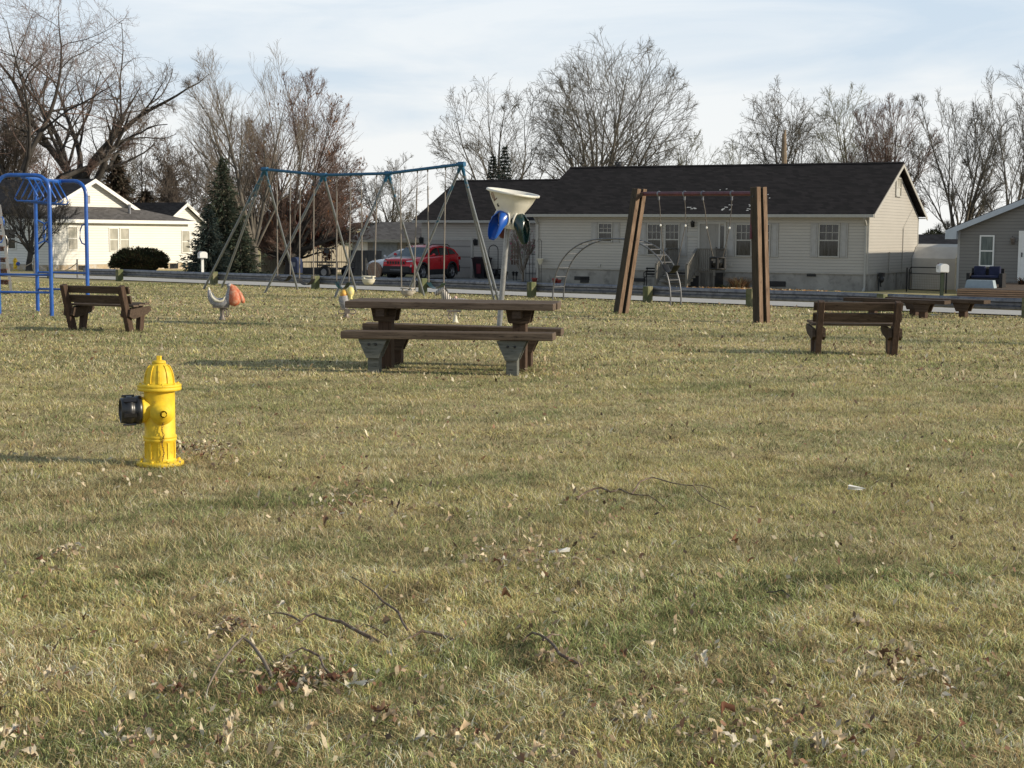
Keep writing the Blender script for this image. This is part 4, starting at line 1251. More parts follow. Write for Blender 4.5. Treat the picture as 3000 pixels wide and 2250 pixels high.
u0_, z1_ = wallhit(*c3(1842, 1135), hq); u1_, z0_ = wallhit(*c3(1978, 1172), hq)
MB().box(u0_+20.4, u1_+20.4, -.012, .03, z0_-zg, z1_-zg).build('foundation_vent', M['cladding'], mh.t)
for (cx_, cy_) in ((175, 1035), (1388, 1030)):
    u0_, z1_ = wallhit(*c4(cx_, cy_), hq)
    MB().box(u0_+20.4-.07, u0_+20.4+.07, -.05, 0, z1_-zg-.06, z1_-zg+.06).build('outlet_box', M['trim'], mh.t)
for x in (.12, L-.10):
    b = MB(); b.box(x-.04, x+.04, -.075, -.005, .12, wz-.45); b.beam((x, -.04, wz-.45), (x, -.38, wz-.12), .08, .07); b.beam((x, -.04, .14), (x-.55*(1 if x < 1 else -0), -.28, -.02), .08, .07); b.build('downspout', M['gutter'], mh.t)
for x in (.035, L-.035):
    MB().box(x-.045, x+.045, -.018, -.001, zf, wz-.10).build('corner_trim', M['trim'], mh.t)
b = MB(); b.box(L+.001, L+.018, .001, .09, zf, wz-.08); b.box(L+.001, L+.018, D-.09, D-.001, zf, wz-.08); b.build('corner_trim', M['trim'], mh.t)
b = MB(); b.box(-.01, L+.01, -.02, D+.01, zf-.04, zf); b.build('skirt_board', M['soffit'], mh.t)
# gable window, meters and conduits on the sunlit end
qa, z1_ = sidehit(2625, 523, -5.3); qb, z0_ = sidehit(2637, 574, -5.3)
mh.winl(qa-hq, qb-hq, z0_-zg, z1_-zg, L, 2, 2, gl='glass_white', side=True)
b = MB()
q1_, zt_ = sidehit(*c5(1090, 375), -5.3); b.tube([(L+.03, q1_-hq, zf+.0), (L+.03, q1_-hq, zt_-zg)], .02, 6); b.tube([(L+.03, q1_-hq, zt_-zg), (L+.03, q1_-hq+1.6, zt_-zg+.9)], .008, 4)
q1_, zt_ = sidehit(*c5(962, 595), -5.3); b.tube([(L+.03, q1_-hq, zf+.0), (L+.03, q1_-hq, zt_-zg)], .025, 6)
b.build('conduit', M['trim'], mh.t)
b = MB(); q1_, zt_ = sidehit(*c5(855, 850), -5.3); y = q1_-hq; z = zt_-zg
b.tube([(L+.12, y-.25, -.1), (L+.12, y-.25, z+.05), (L+.12, y-.02, z+.05)], .025, 6); b.ell((L+.16, y, z), (.12, .12, .14)); b.box(L+.05, L+.25, y-.05, y+.22, z+.12, z+.28); b.tube([(L+.1, y+.1, z-.1), (L+.1, y+.1, z-.28), (L+.1, y+.3, z-.28)], .025, 6)
b.build('gas_meter', M['dark_steel'], mh.t)
q1_, _ = sidehit(*c5(1035, 850), -5.3)
MB().box(L-.01, L+.02, q1_-hq-.05, q1_-hq+.05, 0, zf).build('pilaster', M['conc'], mh.t)
# roof details
xr, yr = 0, D/2+.3
u_ = colq(1808, hq+yr); b = MB(); b.tube([(u_+20.4, yr, wz+2.0), (u_+20.4, yr, wz+2.37)], .20, 12); b.tube([(u_+20.4, yr, wz+2.40), (u_+20.4, yr, wz+2.46)], .26, 12); b.build('roof_vent', M['dark_steel'], mh.t)
def sl_z(y): return wz+.02+2.22*(y+.36)/(D/2+.36)
fk = MB()
for (cx_, cy_, n_) in ((1345, 505, 9), (1540, 500, 7), (1005, 512, 5), (1270, 345, 2), (1738, 392, 2)):
    # invert: find the roof point under the picture column and row
    best = None
    for k in range(60):
        y = -.3+4.2*k/60; uu = colq(c4(cx_, cy_)[0], hq+y); xx, yy = W(uu, hq+y); zz = zg+sl_z(y)
        v_ = RM.transposed() @ (Vector((xx, yy, zz))-CAM); py_ = CY-FPX*v_.y/-v_.z
        e_ = abs(py_-c4(cx_, cy_)[1])
        if best is None or e_ < best[0]: best = (e_, uu+20.4, y)
    for j in range(n_):
        x = best[1]+random.uniform(-.22, .22); y = best[2]+random.uniform(-.25, .25); w_ = random.uniform(.03, .07)
        a = .54; fk.add([(x-w_, y-.03, sl_z(y-.03)+.012), (x+w_, y-.03, sl_z(y-.03)+.012), (x+w_*.6, y+.04, sl_z(y+.04)+.012), (x-w_*.8, y+.03, sl_z(y+.03)+.012)], [(0, 1, 2, 3)])
fk.build('bare_shingle_patch', pm('pale_underlay', (.5, .49, .46), .9), mh.t)

# porch with steps
p0u, p0z = wallhit(*c4(1105, 1080), hq)
pt = House('porch_steps', 'grey timber porch and steps with railings at the front door', -20.4, hq, zg, 'porch')
fl = p0z-zg
x0p, x1p = wallhit(*c4(1010, 900), hq)[0]+20.4-.05, wallhit(*c4(1345, 900), hq)[0]+20.4
MB().box(x0p-.55, x1p, -1.25, -.03, fl-.07, fl).build('platform', M['grey_wood'], pt.t)
MB().box(x0p-.5, x1p-.05, -1.2, -.1, -.1, fl-.075).build('underframe', M['cladding'], pt.t)
sx0, sx1 = x0p-.45, x0p+.85
for k in range(4):
    z = fl*(4-k)/5; y = -1.25-.27*k
    b = MB(); b.box(sx0, sx1, y-.29, y, z-.04, z); b.build('step', M['grey_wood'], pt.t)
    MB().box(sx0, sx1, y-.02, y, z-.04-fl/5+.045, z-.042).build('riser', M['soffit'], pt.t)
def railing(pa, pb, h_, nbal, dz=0):
    pa = Vector(pa); pb = Vector(pb); up = Vector((0, 0, h_))
    b = MB(); b.beam(pa+up, pb+up, .10, .045); b.beam(pa+up*.12, pb+up*.12, .05, .06)
    for k in range(nbal+1):
        p = pa.lerp(pb, k/nbal); w_ = .09 if k in (0, nbal) else .045
        b.box(p.x-w_/2, p.x+w_/2, p.y-w_/2, p.y+w_/2, p.z-(.2 if k in (0, nbal) else 0), p.z+h_-.02)
    b.build('railing', M['grey_wood'], pt.t)
railing((sx0-.03, -1.25, fl), (sx0-.03, -2.3, .1), .92, 8)
railing((sx0-.03, -.1, fl), (sx0-.03, -1.2, fl), .92, 8)
railing((sx1+.03, -1.25, fl), (sx1+.03, -2.3, .1), .92, 8)
railing((sx1+.10, -1.27, fl), (x1p, -1.27, fl), .92, 9)
railing((x1p-.03, -1.2, fl), (x1p-.03, -.1, fl), .92, 8)
b = MB()
for k in range(8):
    x = sx1+.15+(x1p-sx1-.2)*k/8; b.box(x, x+.14, -1.25, -1.225, -.05, fl-.08)
b.build('skirting', M['grey_wood'], pt.t)

def G(u, q): x, y = W(u, q); return (x, y, gz(x, y))
# black iron garden bench
u_, z_ = wallhit(*c4(720, 1180), hq-.6)
gb = thing('garden_bench', 'black wrought iron garden bench against the house foundation', 'bench', G(u_, hq-.75), ANG+PI+.7)
for x in (-.5, .5):
    b = MB(); b.tube([(x, -.2, 0), (x, -.16, .25), (x, -.2, .40), (x, .12, .40), (x, .2, .6), (x, .26, .82)], .022, 6); b.tube([(x, .14, .40), (x, .20, .2), (x, .14, 0)], .022, 6)
    b.tube([(x, -.22, .60), (x, -.02, .63), (x, .2, .60)], .02, 6); b.tube([(x, -.2, .40), (x, -.24, .5), (x, -.22, .60)], .018, 6); b.build('leg', M['black'], gb)
for k in range(4): MB().box(-.55, .55, -.2+.09*k, -.14+.09*k, .405, .425).build('seat_slat', M['black'], gb)
for z in (.5, .62, .74): MB().box(-.55, .55, .155+(z-.5)*.3, .18+(z-.5)*.3, z, z+.07).build('back_slat', M['black'], gb)

# ornamental grass clump in its leaf bed
def blade_clump(name, label, cat, loc, n, h, r, cols, w=.012, spread=.5, mat=None, group=None, seed=1):
    rg = np.random.default_rng(seed)
    a = rg.random(n)*2*PI; rr = rg.random(n)**.5*r; x = np.cos(a)*rr; y = np.sin(a)*rr
    a2 = a+rg.normal(0, .5, n); hh = h*(.4+.6*rg.random(n)); ln = hh*spread*(.3+1.2*rg.random(n))
    V = []; S = 4
    for k in range(S+1):
        t_ = k/S; wx = np.cos(a2+PI/2)*w*(1-t_*.85); wy = np.sin(a2+PI/2)*w*(1-t_*.85)
        cx_ = x+np.cos(a2)*ln*t_**1.6; cy_ = y+np.sin(a2)*ln*t_**1.6; cz = hh*(t_-.35*t_**3*spread)
        V.append(np.stack([cx_-wx, cy_-wy, cz], 1)); V.append(np.stack([cx_+wx, cy_+wy, cz], 1))
    V = np.stack(V, 1); m = 2*(S+1); i = np.arange(n)*m
    Q = np.concatenate([np.stack([i+2*k, i+2*k+1, i+2*k+3, i+2*k+2], 1) for k in range(S)])
    c = np.array(cols)[rg.integers(0, len(cols), n)]*(.7+.5*rg.random(n))[:, None]
    o = link(name, np_mesh(name, V.reshape(-1, 3), quads=Q, cols=np.repeat(c, m, 0)), M['leafc'], None, label=label, cat=cat, group=group)
    o.location = loc; return o
u_, _ = wallhit(*c4(1490, 1200), hq-.9)
blade_clump('ornamental_grass', 'dry rust-coloured ornamental grass clump in front of the foundation', 'plant', G(u_, hq-1.1), 420, .78, .36, [(.24, .13, .07), (.34, .22, .12), (.16, .09, .05), (.30, .28, .16)], .012, .9)
u2_ = wallhit(*c4(1375, 1230), hq-.9)[0]
blade_clump('arching_plant', 'low arching green plant left of the rusty grass clump', 'plant', G(u2_, hq-1.2), 60, .42, .12, [(.13, .15, .05), (.2, .2, .09)], .012, 2.0, seed=4)
# leaf mulch bed
V = []; Q = []; n = 500; rg = np.random.default_rng(5)
def leaf_quads(xs, ys, zs, size, cols, rg, tilt=.5):
    n = len(xs); a = rg.random(n)*2*PI; s = size*(.6+.8*rg.random(n))
    ux = np.stack([np.cos(a), np.sin(a), rg.normal(0, tilt, n)], 1)*s[:, None]; vx = np.stack([-np.sin(a), np.cos(a), rg.normal(0, tilt, n)], 1)*s[:, None]*.6
    c = np.stack([xs, ys, zs], 1)
    V = np.stack([c-ux, c-vx*.9, c+ux, c+vx], 1).reshape(-1, 3)
    i = np.arange(n)*4; Q = np.stack([i, i+1, i+2, i+3], 1)
    cc = np.array(cols)[rg.integers(0, len(cols), n)]*(.7+.5*rg.random(n))[:, None]
    return V, Q, np.repeat(cc, 4, 0)
uu = u_+rg.normal(.2, 1.0, 900); qq = hq-1.7+rg.normal(0, .35, 900)
uu = np.concatenate([uu, rg.uniform(-10.5, -5.5, 240)]); qq = np.concatenate([qq, hq-3.6+rg.normal(0, .9, 240)])
xs = ORG.x+U.x*uu+N.x*qq; ys = ORG.y+U.y*uu+N.y*qq
V, Q, c_ = leaf_quads(xs, ys, zq_np(xs, ys)+.03, .07, [(.55, .30, .12), (.40, .22, .10), (.62, .52, .36)], rg, .3)
link('leaf_litter', np_mesh('leaf_litter', V, quads=Q, cols=c_), M['leaf'], kind='stuff', label='orange leaf litter strewn over the lawn before the tan house', cat='leaves')

# ------------------------------------------------------------------ attached garage wing
gq = 17.0; gu0 = colq(1233, gq)
gh = House('garage_wing', 'tan garage wing joined to the left end of the ranch house', gu0, gq, zq(gq), 'garage')
ug, zge = wallhit(1330, 649, gq-.36); gwz = zge-gh.z0+.07; GL = -20.4+2.0-gu0
gable_body(gh, GL, 8.0, gwz, 2.12, .42, 'siding_tan', 'shingle', over=.36, rake=.30)
MB().box(GL-5.0+0, GL+3.5, 7.0, 7.4, 0, .1).build('foundation', M['conc'], gh.t)
ua, za = wallhit(*c3(512, 800), gq); ub, zb = wallhit(*c3(884, 1172), gq)
xa, xb = ua-gu0, ub-gu0; zt = za-gh.z0
b = MB(); b.box(xa-.12, xa, -.05, 0, 0, zt+.12); b.box(xb, xb+.12, -.05, 0, 0, zt+.12); b.box(xa, xb, -.05, 0, zt, zt+.12); b.build('door_frame', M['trim'], gh.t)
gd = MB().box(xa, xb, -.02, .0, 0, zt).build('garage_door', M['garage_door'], gh.t)
lantern(gh, *c3(435, 803), gq, 1.25); lantern(gh, *c3(937, 822), gq, 1.25)
ua, za = wallhit(*c3(1235, 812), gq); ub, zb = wallhit(*c3(1352, 1175), gq)
xa, xb = ua-gu0, ub-gu0; zt = za-gh.z0
b = MB(); b.box(xa-.09, xa, -.05, 0, 0, zt+.09); b.box(xb, xb+.09, -.05, 0, 0, zt+.09); b.box(xa, xb, -.05, 0, zt, zt+.09); b.build('door_frame', M['trim'], gh.t)
dr = MB().box(xa, xb, -.03, 0, .05, zt).build('door', M['door'], gh.t)
MB().box(xa+.15, xb-.15, -.036, -.0305, zt-1.15, zt-.1).build('pane', pm('door_pane', (.10, .07, .055), .2), dr)
b = MB()
for k in range(1, 3): xx = xa+.15+(xb-xa-.3)*k/3; b.box(xx-.012, xx+.012, -.05, -.037, zt-1.15, zt-.1)
for k in range(1, 4): zz = zt-1.15+1.05*k/4; b.box(xa+.15, xb-.15, -.05, -.037, zz-.012, zz+.012)
b.build('muntin', M['trim'], dr)

# things standing before the garage wing
u_, _ = wallhit(*c3(998, 1100), gq-.5)
tb_ = thing('trash_bin', 'black wheeled bin with dark red label beside the garage door', 'bin', G(u_, gq-.65), ANG)
b = MB(); b.add([(-.25, -.27, .08), (.25, -.27, .08), (.25, .27, .08), (-.25, .27, .08), (-.36, -.36, 1.02), (.36, -.36, 1.02), (.36, .36, 1.02), (-.36, .36, 1.02)], [(3, 2, 1, 0), (0, 1, 5, 4), (1, 2, 6, 5), (2, 3, 7, 6), (3, 0, 4, 7), (4, 5, 6, 7)])
b.build('body', M['black_pl'], tb_)
b = MB(); b.box(-.39, .39, -.40, .38, 1.02, 1.08); b.box(-.30, .30, -.3, .3, 1.08, 1.12); b.build('lid', M['black_pl'], tb_)
b = MB(); b.add([(-.10, -.347, .3), (.14, -.347, .3), (.15, -.378, .78), (-.11, -.378, .78)], [(0, 1, 2, 3)]); b.build('label_panel', pm('dark_red_label', (.14, .02, .03), .6), tb_)
for x in (-.27, .27):
    b = MB(); b.tube([(x-.03, .22, .12), (x+.03, .22, .12)], .12, 14); b.build('wheel', M['tyre'], tb_)
u_, _ = wallhit(*c3(1075, 1100), gq-.5)
hk = thing('hose_reel', 'dark hose cart with tall arched handle beside the bin', 'hose cart', G(u_+.1, gq-.5), ANG)
b = MB(); b.tube([(-.26, 0, .2), (-.26, 0, 1.45)]+[(-.26+.26*(1-math.cos(PI*k/8)), 0, 1.45+.26*math.sin(PI*k/8)) for k in range(1, 8)]+[(.26, 0, 1.45), (.26, 0, .2)], .022, 8); b.build('handle', M['dark_steel'], hk)
b = MB(); b.tube([(-.2, -.02, .35), (.2, -.02, .35)], .16, 12); b.box(-.3, .36, -.14, .14, .12, .18); b.box(-.3, .36, -.14, .14, .48, .54)
b.build('reel', M['dark_steel'], hk)
for x in (-.3, .33):
    b = MB(); b.tube([(x-.02, 0, .14), (x+.02, 0, .14)], .14, 14); b.build('wheel', M['tyre'], hk)
ln_ = None
for i, (cx_, lab) in enumerate(((1222, 'small black garden light left of the shrub, nearest the steel pole'), (1286, 'small black garden light in the middle of three'), (1314, 'small black garden light nearest the shrub trunk'))):
    u_, _ = wallhit(*c3(cx_, 1170), gq-2.5)
    if ln_ is None:
        ln_ = thing('garden_light', lab, 'garden light', G(u_, gq-2.6), 0, 'path lights before the garage wing')
        b = MB(); b.tube([(0, 0, 0), (0, 0, .28)], .018, 6); b.build('stem', M['black'], ln_)
        b = MB(); b.lathe([(.05, .26), (.06, .40), (.10, .41), (.02, .47), (0, .47)], 10); b.build('lamp', M['black'], ln_)
    else: dup(ln_, G(u_, gq-2.6), 0, lab)
u_ = colq(c3(1665, 1175)[0], hq-.4)
for i, (cx_, q_, s_, lab) in enumerate(((1465, 11.0, .75, 'red flower pot at the corner downspout of the ranch house'), (1655, 10.9, .75, 'red flower pot by the foundation behind the arched climber'), (1692, 10.9, .6, 'smaller red pot right of the other by the foundation'))):
    u_ = colq(c3(cx_, 0)[0], q_); t = thing('flower_pot', lab, 'flower pot', G(u_, q_), 0, 'red pots along the foundation')
    MB().lathe([(0, 0), (.11*s_, 0), (.16*s_, .26*s_), (.18*s_, .27*s_), (.18*s_, .33*s_), (.14*s_, .33*s_), (.1*s_, .2*s_), (0, .2*s_)], 16).build('pot', M['terra'], t)
u_, z_ = wallhit(*c3(1535, 1060), hq-.2)
x, y = W(u_, hq-.3); hb = thing('hanging_planter', 'pale hanging planter on a thin pole by the house corner', 'planter', (x, y, gz(x, y)))
b = MB(); b.tube([(.05, 0, 0), (.05, 0, 1.9)], .012, 5); b.tube([(.05, 0, 1.9), (-.08, 0, 2.0), (-.15, 0, 1.85)], .01, 5); b.build('pole', M['dark_steel'], hb)
b = MB(); b.lathe([(.06, .85), (.16, 1.08), (.19, 1.12), (.15, 1.12)], 14); b.build('pot', M['cream'], hb)
# trellis behind the shrub
u_, _ = wallhit(*c3(1435, 1000), gq-2)
tl = thing('trellis', 'black metal trellis beside the corner of the ranch house', 'trellis', G(colq(c3(1432, 0)[0], 12.5), 12.5), ANG)
b = MB()
for k in range(4): b.tube([(-.27+.18*k, 0, 0), (-.27+.18*k, 0, 1.9-.08*abs(k-1.5))], .014, 5)
for z in (.4, .85, 1.3, 1.7): b.tube([(-.3, 0, z), (.3, 0, z)], .014, 5)
b.build('frame', M['black'], tl)

# ------------------------------------------------------------------ white house on the left
wq0 = 13.6; wu1 = -52.3
zw = zq(wq0)-.03
wh = House('white_house', 'bright white clapboard house with grey lower roof behind the round bush', wu1, wq0, zw)
# extension (local x negative = away from the sunlit side wall)
EW = 11.6; ED = 2.0
zsb = sidehit(155, 777.5, wu1)[1]-zw; zst = sidehit(155, 652, wu1)[1]-zw
MB().box(-ED-5, -.02, .02, EW-.02, -.4, zsb).build('foundation', M['block'], wh.t)
MB().box(-ED, 0, 0, EW, zsb, zst).build('wall', M['siding_white'], wh.t)
mb_ = MB()
# main body: ridge along local x, gable facing +x at x=-ED
g0, g1 = 1.2, 9.4; zap = 4.62-zw; gzv = 2.72-zw; gm_ = (g0+g1)/2
mb_.box(-ED-9, -ED, g0, g1, zsb-.3, gzv)
mb_.add([(-ED, g0, gzv), (-ED, g1, gzv), (-ED, gm_, zap-.02), (-ED-.05, g0, gzv), (-ED-.05, g1, gzv), (-ED-.05, gm_, zap-.02)], [(0, 1, 2), (5, 4, 3), (0, 3, 4, 1), (1, 4, 5, 2), (2, 5, 3, 0)])
mb_.build('wall', M['siding_white'], wh.t)
r = MB(); rk = .35; ov = .45; slp = (zap-gzv)/((g1-g0)/2)
for (ya, yb) in ((g0-ov, gm_), (g1+ov, gm_)):
    za = gzv-slp*ov+.03; zb = zap+.03
    r.add([(-ED-9.5, ya, za), (-ED+rk, ya, za), (-ED+rk, yb, zb), (-ED-9.5, yb, zb), (-ED-9.5, ya, za-.05), (-ED+rk, ya, za-.05), (-ED+rk, yb, zb-.07), (-ED-9.5, yb, zb-.07)], [(0, 1, 2, 3), (7, 6, 5, 4), (0, 4, 5, 1), (1, 5, 6, 2), (2, 6, 7, 3), (3, 7, 4, 0)])
r.build('roof', M['shingle_dark'], wh.t)
f = MB()
for (ya, yb) in ((g0-ov, gm_), (g1+ov, gm_)):
    za = gzv-slp*ov; zb = zap
    vs = []
    for xx in (-ED+rk-.01, -ED+rk+.025): vs += [(xx, ya, za+.02), (xx, yb, zb+.02), (xx, yb, zb-.22), (xx, ya, za-.22)]
    f.add(vs, [(0, 1, 2, 3), (7, 6, 5, 4), (0, 4, 5, 1), (1, 5, 6, 2), (2, 6, 7, 3), (3, 7, 4, 0)])
    vs = []
    f.add([(-ED+.01, ya, za-.09), (-ED+rk, ya, za-.09), (-ED+rk, yb, zb-.10), (-ED+.01, yb, zb-.10)], [(0, 1, 2, 3)])
f.build('fascia', M['white_paint'], wh.t)
# lower roof: rises from the side wall eave to the gable, hipped at the far end
r = MB(); ze = zst+.20; zh = ze+.78; ov = .35
r.add([(ov, -ov, ze), (ov, EW+ov, ze), (-ED, EW-2.6, zh), (-ED, .3, zh), (-ED-5, EW+ov, ze), (-ED, EW+ov, ze), (-ED-.3, -ov, ze)], [(0, 1, 2, 3), (1, 5, 2), (0, 3, 6)])
r.build('lower_roof', M['shingle_grey'], wh.t)
b = MB(); b.box(ov-.03, ov+.03, -ov, EW+ov, zst-.0, ze-.002); b.box(-ED-.3, ov-.03, -ov-.0, -ov+.05, zst, ze-.002); b.box(0, ov-.03, -ov+.05, EW+ov, zst, zst+.04); b.box(-ED, 0, EW+.001, EW+ov, zst, ze-.002)
b.build('fascia', M['white_paint'], wh.t)
def wwin(h, u0, px0, py0, px1, py1, gl, cols=1, rows=1, fr='white_paint'):
    qa, za = sidehit(px0, py0, u0); qb, zb = sidehit(px1, py1, u0)
    h.winl(qa-h.q0, qb-h.q0, zb-h.z0, za-h.z0, u0-h.u0, cols, rows, gl=gl, side=True, fr=fr)
wwin(wh, wu1, *c1(1012, 695), *c1(1088, 898), 'glass_white')
wwin(wh, wu1, *c1(1112, 695), *c1(1190, 898), 'glass_white')
wwin(wh, wu1, *c1(625, 682), *c1(712, 888), 'glass_white')
wwin(wh, wu1, *c1(1682, 718), *c1(1750, 914), 'glass_white')
qa, za = sidehit(*c1(782, 388), wu1-ED); qb, zb = sidehit(*c1(832, 462), wu1-ED)
b = MB(); b.box(-ED+.002, -ED+.03, qa-wq0, qb-wq0, zb-zw, za-zw)
for k in range(5): zz = zb-zw+(za-zb)*(k+.5)/5; b.box(-ED+.03, -ED+.05, qa-wq0, qb-wq0, zz-.01, zz+.02)
b.build('gable_vent', M['garage_door'], wh.t)
q_, z_ = sidehit(*c1(1200, 585), wu1-.9)
b = MB(); b.tube([(-.9, q_-wq0, ze+.1), (-.9, q_-wq0, sidehit(*c1(1200, 470), wu1-.9)[1]-zw)], .09, 10); b.build('vent_pipe', M['steel'], wh.t)
for (xa_, xb_) in ((728, 800), (1575, 1650)):
    qa, za = sidehit(*c1(xa_, 1052), wu1); qb, zb = sidehit(*c1(xb_, 1090), wu1)
    MB().box(-.018, .0, qa-wq0, qb-wq0, -.05, zsb-.04).build('basement_window', M['glass'], wh.t)
# shaded street front of the main body and its windows
wh.winl(-ED-2.9, -ED-2.0, zsb+.9, zsb+2.0, g0, 1, 1, gl='glass', fr='white_paint')
# second small white gabled house behind
s_, _z = 0, 0
x, y = gp(541, 104).x, 104
sw = thing('small_white_house', 'little white gabled house peeking over the lower roof', 'house', (x, y, gz(x, y)), ANG+PI/2*0)
b = MB(); b.box(-6, 0, -1.8, 1.8, 0, 3.1); b.add([(0, -1.8, 3.1), (0, 1.8, 3.1), (0, 0, 4.2)], [(0, 1, 2)]); b.build('wall', M['siding_white'], sw)
r = MB()
for s in (-1, 1):
    r.add([(.3, s*2.2, 2.95), (.3, 0, 4.36), (-6, 0, 4.36), (-6, s*2.2, 2.95), (.3, s*2.2, 2.87), (.3, 0, 4.27), (-6, 0, 4.27), (-6, s*2.2, 2.87)], [(0, 1, 2, 3), (7, 6, 5, 4), (0, 4, 5, 1), (2, 6, 7, 3), (3, 7, 4, 0)])
r.build('roof', M['shingle_dark'], sw)
f = MB()
for s in (-1, 1): f.add([(.33, s*2.2, 2.95), (.33, 0, 4.34), (.33, 0, 4.1), (.33, s*2.2, 2.74), (.29, s*2.2, 2.95), (.29, 0, 4.34), (.29, 0, 4.1), (.29, s*2.2, 2.74)], [(0, 1, 2, 3), (7, 6, 5, 4), (0, 4, 5, 1), (1, 5, 6, 2), (2, 6, 7, 3), (3, 7, 4, 0)])
f.build('fascia', M['white_paint'], sw)

# ------------------------------------------------------------------ grey house at the right edge
nq = 12.5; nu = colq(2797, nq)
zn = zq(nq)-.02
nh = House('grey_house', 'grey-sided gabled house with white door at the right edge', nu, nq, zn)
NL = 9.0; ND = 11
ue, zev = wallhit(2797, 655, nq); wzn = zev-zn-.12
MB().box(.02, NL-.02, .02, ND, -.4, .1).build('foundation', M['conc'], nh.t)
MB().box(0, NL, 0, ND, .1, wzn).build('wall', M['siding_grey'], nh.t)
b = MB(); b.prism([(0, wzn), (NL, wzn), (NL/2, wzn+.42*NL/2)], .0, .03); b.build('gable', M['siding_grey'], nh.t)
r = MB(); ovn = .42
for s in (0, 1):
    xa = -ovn if s == 0 else NL+ovn; xb = NL/2; za = wzn-.42*ovn+.05; zb = wzn+.42*NL/2+.05
    r.add([(xa, -.35, za), (xb, -.35, zb), (xb, ND, zb), (xa, ND, za), (xa, -.35, za-.05), (xb, -.35, zb-.05), (xb, ND, zb-.05), (xa, ND, za-.05)], [(0, 1, 2, 3), (7, 6, 5, 4), (0, 4, 5, 1), (1, 5, 6, 2), (2, 6, 7, 3), (3, 7, 4, 0)])
r.build('roof', M['shingle_dark'], nh.t)
f = MB(); fm = pm('blueish_fascia', (.46, .50, .54), .45, 0, .06)
za = wzn-.42*ovn; zb = wzn+.42*NL/2
for s in (0, 1):
    xa = -ovn if s == 0 else NL+ovn; xb = NL/2; vs = []
    for yy in (-.38, -.345): vs += [(xa, yy, za+.02), (xb, yy, zb+.02), (xb, yy, zb-.20), (xa, yy, za-.20)]
    f.add(vs, [(0, 1, 2, 3), (7, 6, 5, 4), (0, 4, 5, 1), (1, 5, 6, 2), (2, 6, 7, 3), (3, 7, 4, 0)])
f.prism([(-ovn, za+.02), (.02, za+.02), (.02, za-.32), (-ovn, za-.32)], -.385, -.06); f.box(-ovn, -.0, -.34, ND, za-.25, za-.20)
f.build('fascia', fm, nh.t)
nh.win(*c5(1818, 452), *c5(1918, 718), nq, 1, 1, gl='glass_green', fr='white_paint', muntin=False)
for w_ in list(nh.t.children):
    pass
lantern(nh, *c5(2113, 490), nq, 1.15, 'cast')
MB().box(-.0, .09, -.018, -.001, .1, wzn).build('corner_trim', M['shutter'], nh.t)
ua, za_ = wallhit(*c5(2190, 420), nq); ub, zb_ = wallhit(*c5(2190, 866), nq)
xa = ua-nu; zt = za_-zn; zd = zb_-zn
b = MB(); b.box(xa-.09, xa, -.06, 0, zd, zt+.09); b.box(xa, xa+.95, -.06, 0, zt, zt+.09); b.box(xa+.95, xa+1.04, -.06, 0, zd, zt+.09); b.build('door_frame', M['white_paint'], nh.t)
dr = MB().box(xa, xa+.95, -.045, 0, zd, zt).build('door', M['white_paint'], nh.t)
MB().box(xa+.16, xa+.8, -.052, -.046, zd+.9, zt-.9+.3).build('pane', M['glass'], dr)
MB().box(xa+.03, xa+.07, -.08, -.046, zd+.95, zd+1.12).build('handle', M['dark_steel'], dr)
b = MB(); b.ell((xa+.45, -.14, zt+.28), (.22, .08, .14)); b.build('wreath', M['cladding'], nh.t)
# deck before it
dz = at(2840, 842, 54).z
du0 = UQ(*at(2803, 873, 52.6).xy)[0]; dq0 = UQ(*at(2803, 873, 52.6).xy)[1]
xx, yy = W(du0, dq0); dk = thing('deck', 'low brown board deck in front of the grey house', 'deck', (xx, yy, gz(xx, yy)), ANG); z0 = gz(xx, yy); hgt = dz-z0
n_ = 4
for k in range(n_):
    MB().box(0, 9, -.0+.002*k, .03, hgt*k/n_-.05 if k == 0 else hgt*k/n_, hgt*(k+1)/n_-.018).build('board', M['deck'], dk)
MB().box(.0, 9, .035, nq-dq0-.05, hgt-.05, hgt-.002).build('floor', M['plank'], dk)
MB().box(.0, .03, .035, nq-dq0-.1, -.3, hgt-.055).build('side_panel', M['cladding'], dk)
sf_ = at(2888, 841, 54.3); su, sq = UQ(sf_.x, sf_.y); x, y = W(su, sq)
sf = thing('patio_sofa', 'black wicker loveseat with navy cushions on the deck', 'sofa', (x, y, dz), ANG)
b = MB(); b.box(-.54, .54, -.3, .3, .12, .32); b.box(-.62, -.5, -.32, .32, 0, .50); b.box(.5, .62, -.32, .32, 0, .50); b.box(-.56, .56, .26, .36, .1, .66); b.build('frame', M['wicker'], sf)
for x0_ in (-.46, .06):
    b = MB(); b.box(x0_, x0_+.40, .10, .25, .36, .74); b.build('back_cushion', M['navy'], sf, bevel=.03)
b = MB(); b.box(-.48, .48, -.28, .22, .325, .42); b.build('seat_cushion', M['navy'], sf, bevel=.03)
x, y = W(su-.02, sq-.75)
ct = thing('covered_table', 'low pale blue covered table before the wicker loveseat', 'table', (x, y, dz), ANG)
b = MB(); b.add([(-.50, -.25, 0), (.50, -.25, 0), (.50, .25, 0), (-.50, .25, 0), (-.44, -.22, .27), (.44, -.22, .27), (.44, .22, .27), (-.44, .22, .27)], [(3, 2, 1, 0), (0, 1, 5, 4), (1, 2, 6, 5), (2, 3, 7, 6), (3, 0, 4, 7), (4, 5, 6, 7)]); b.build('cover', M['pale_blue'], ct)
xx, yy = W(colq(2990, nq-2.5), nq-2.6)
blade_clump('potted_plant', 'dark wispy plant at the right edge of the deck', 'plant', (xx, yy, dz), 60, .5, .12, [(.03, .035, .025), (.12, .05, .03)], .02, 1.2, seed=9)

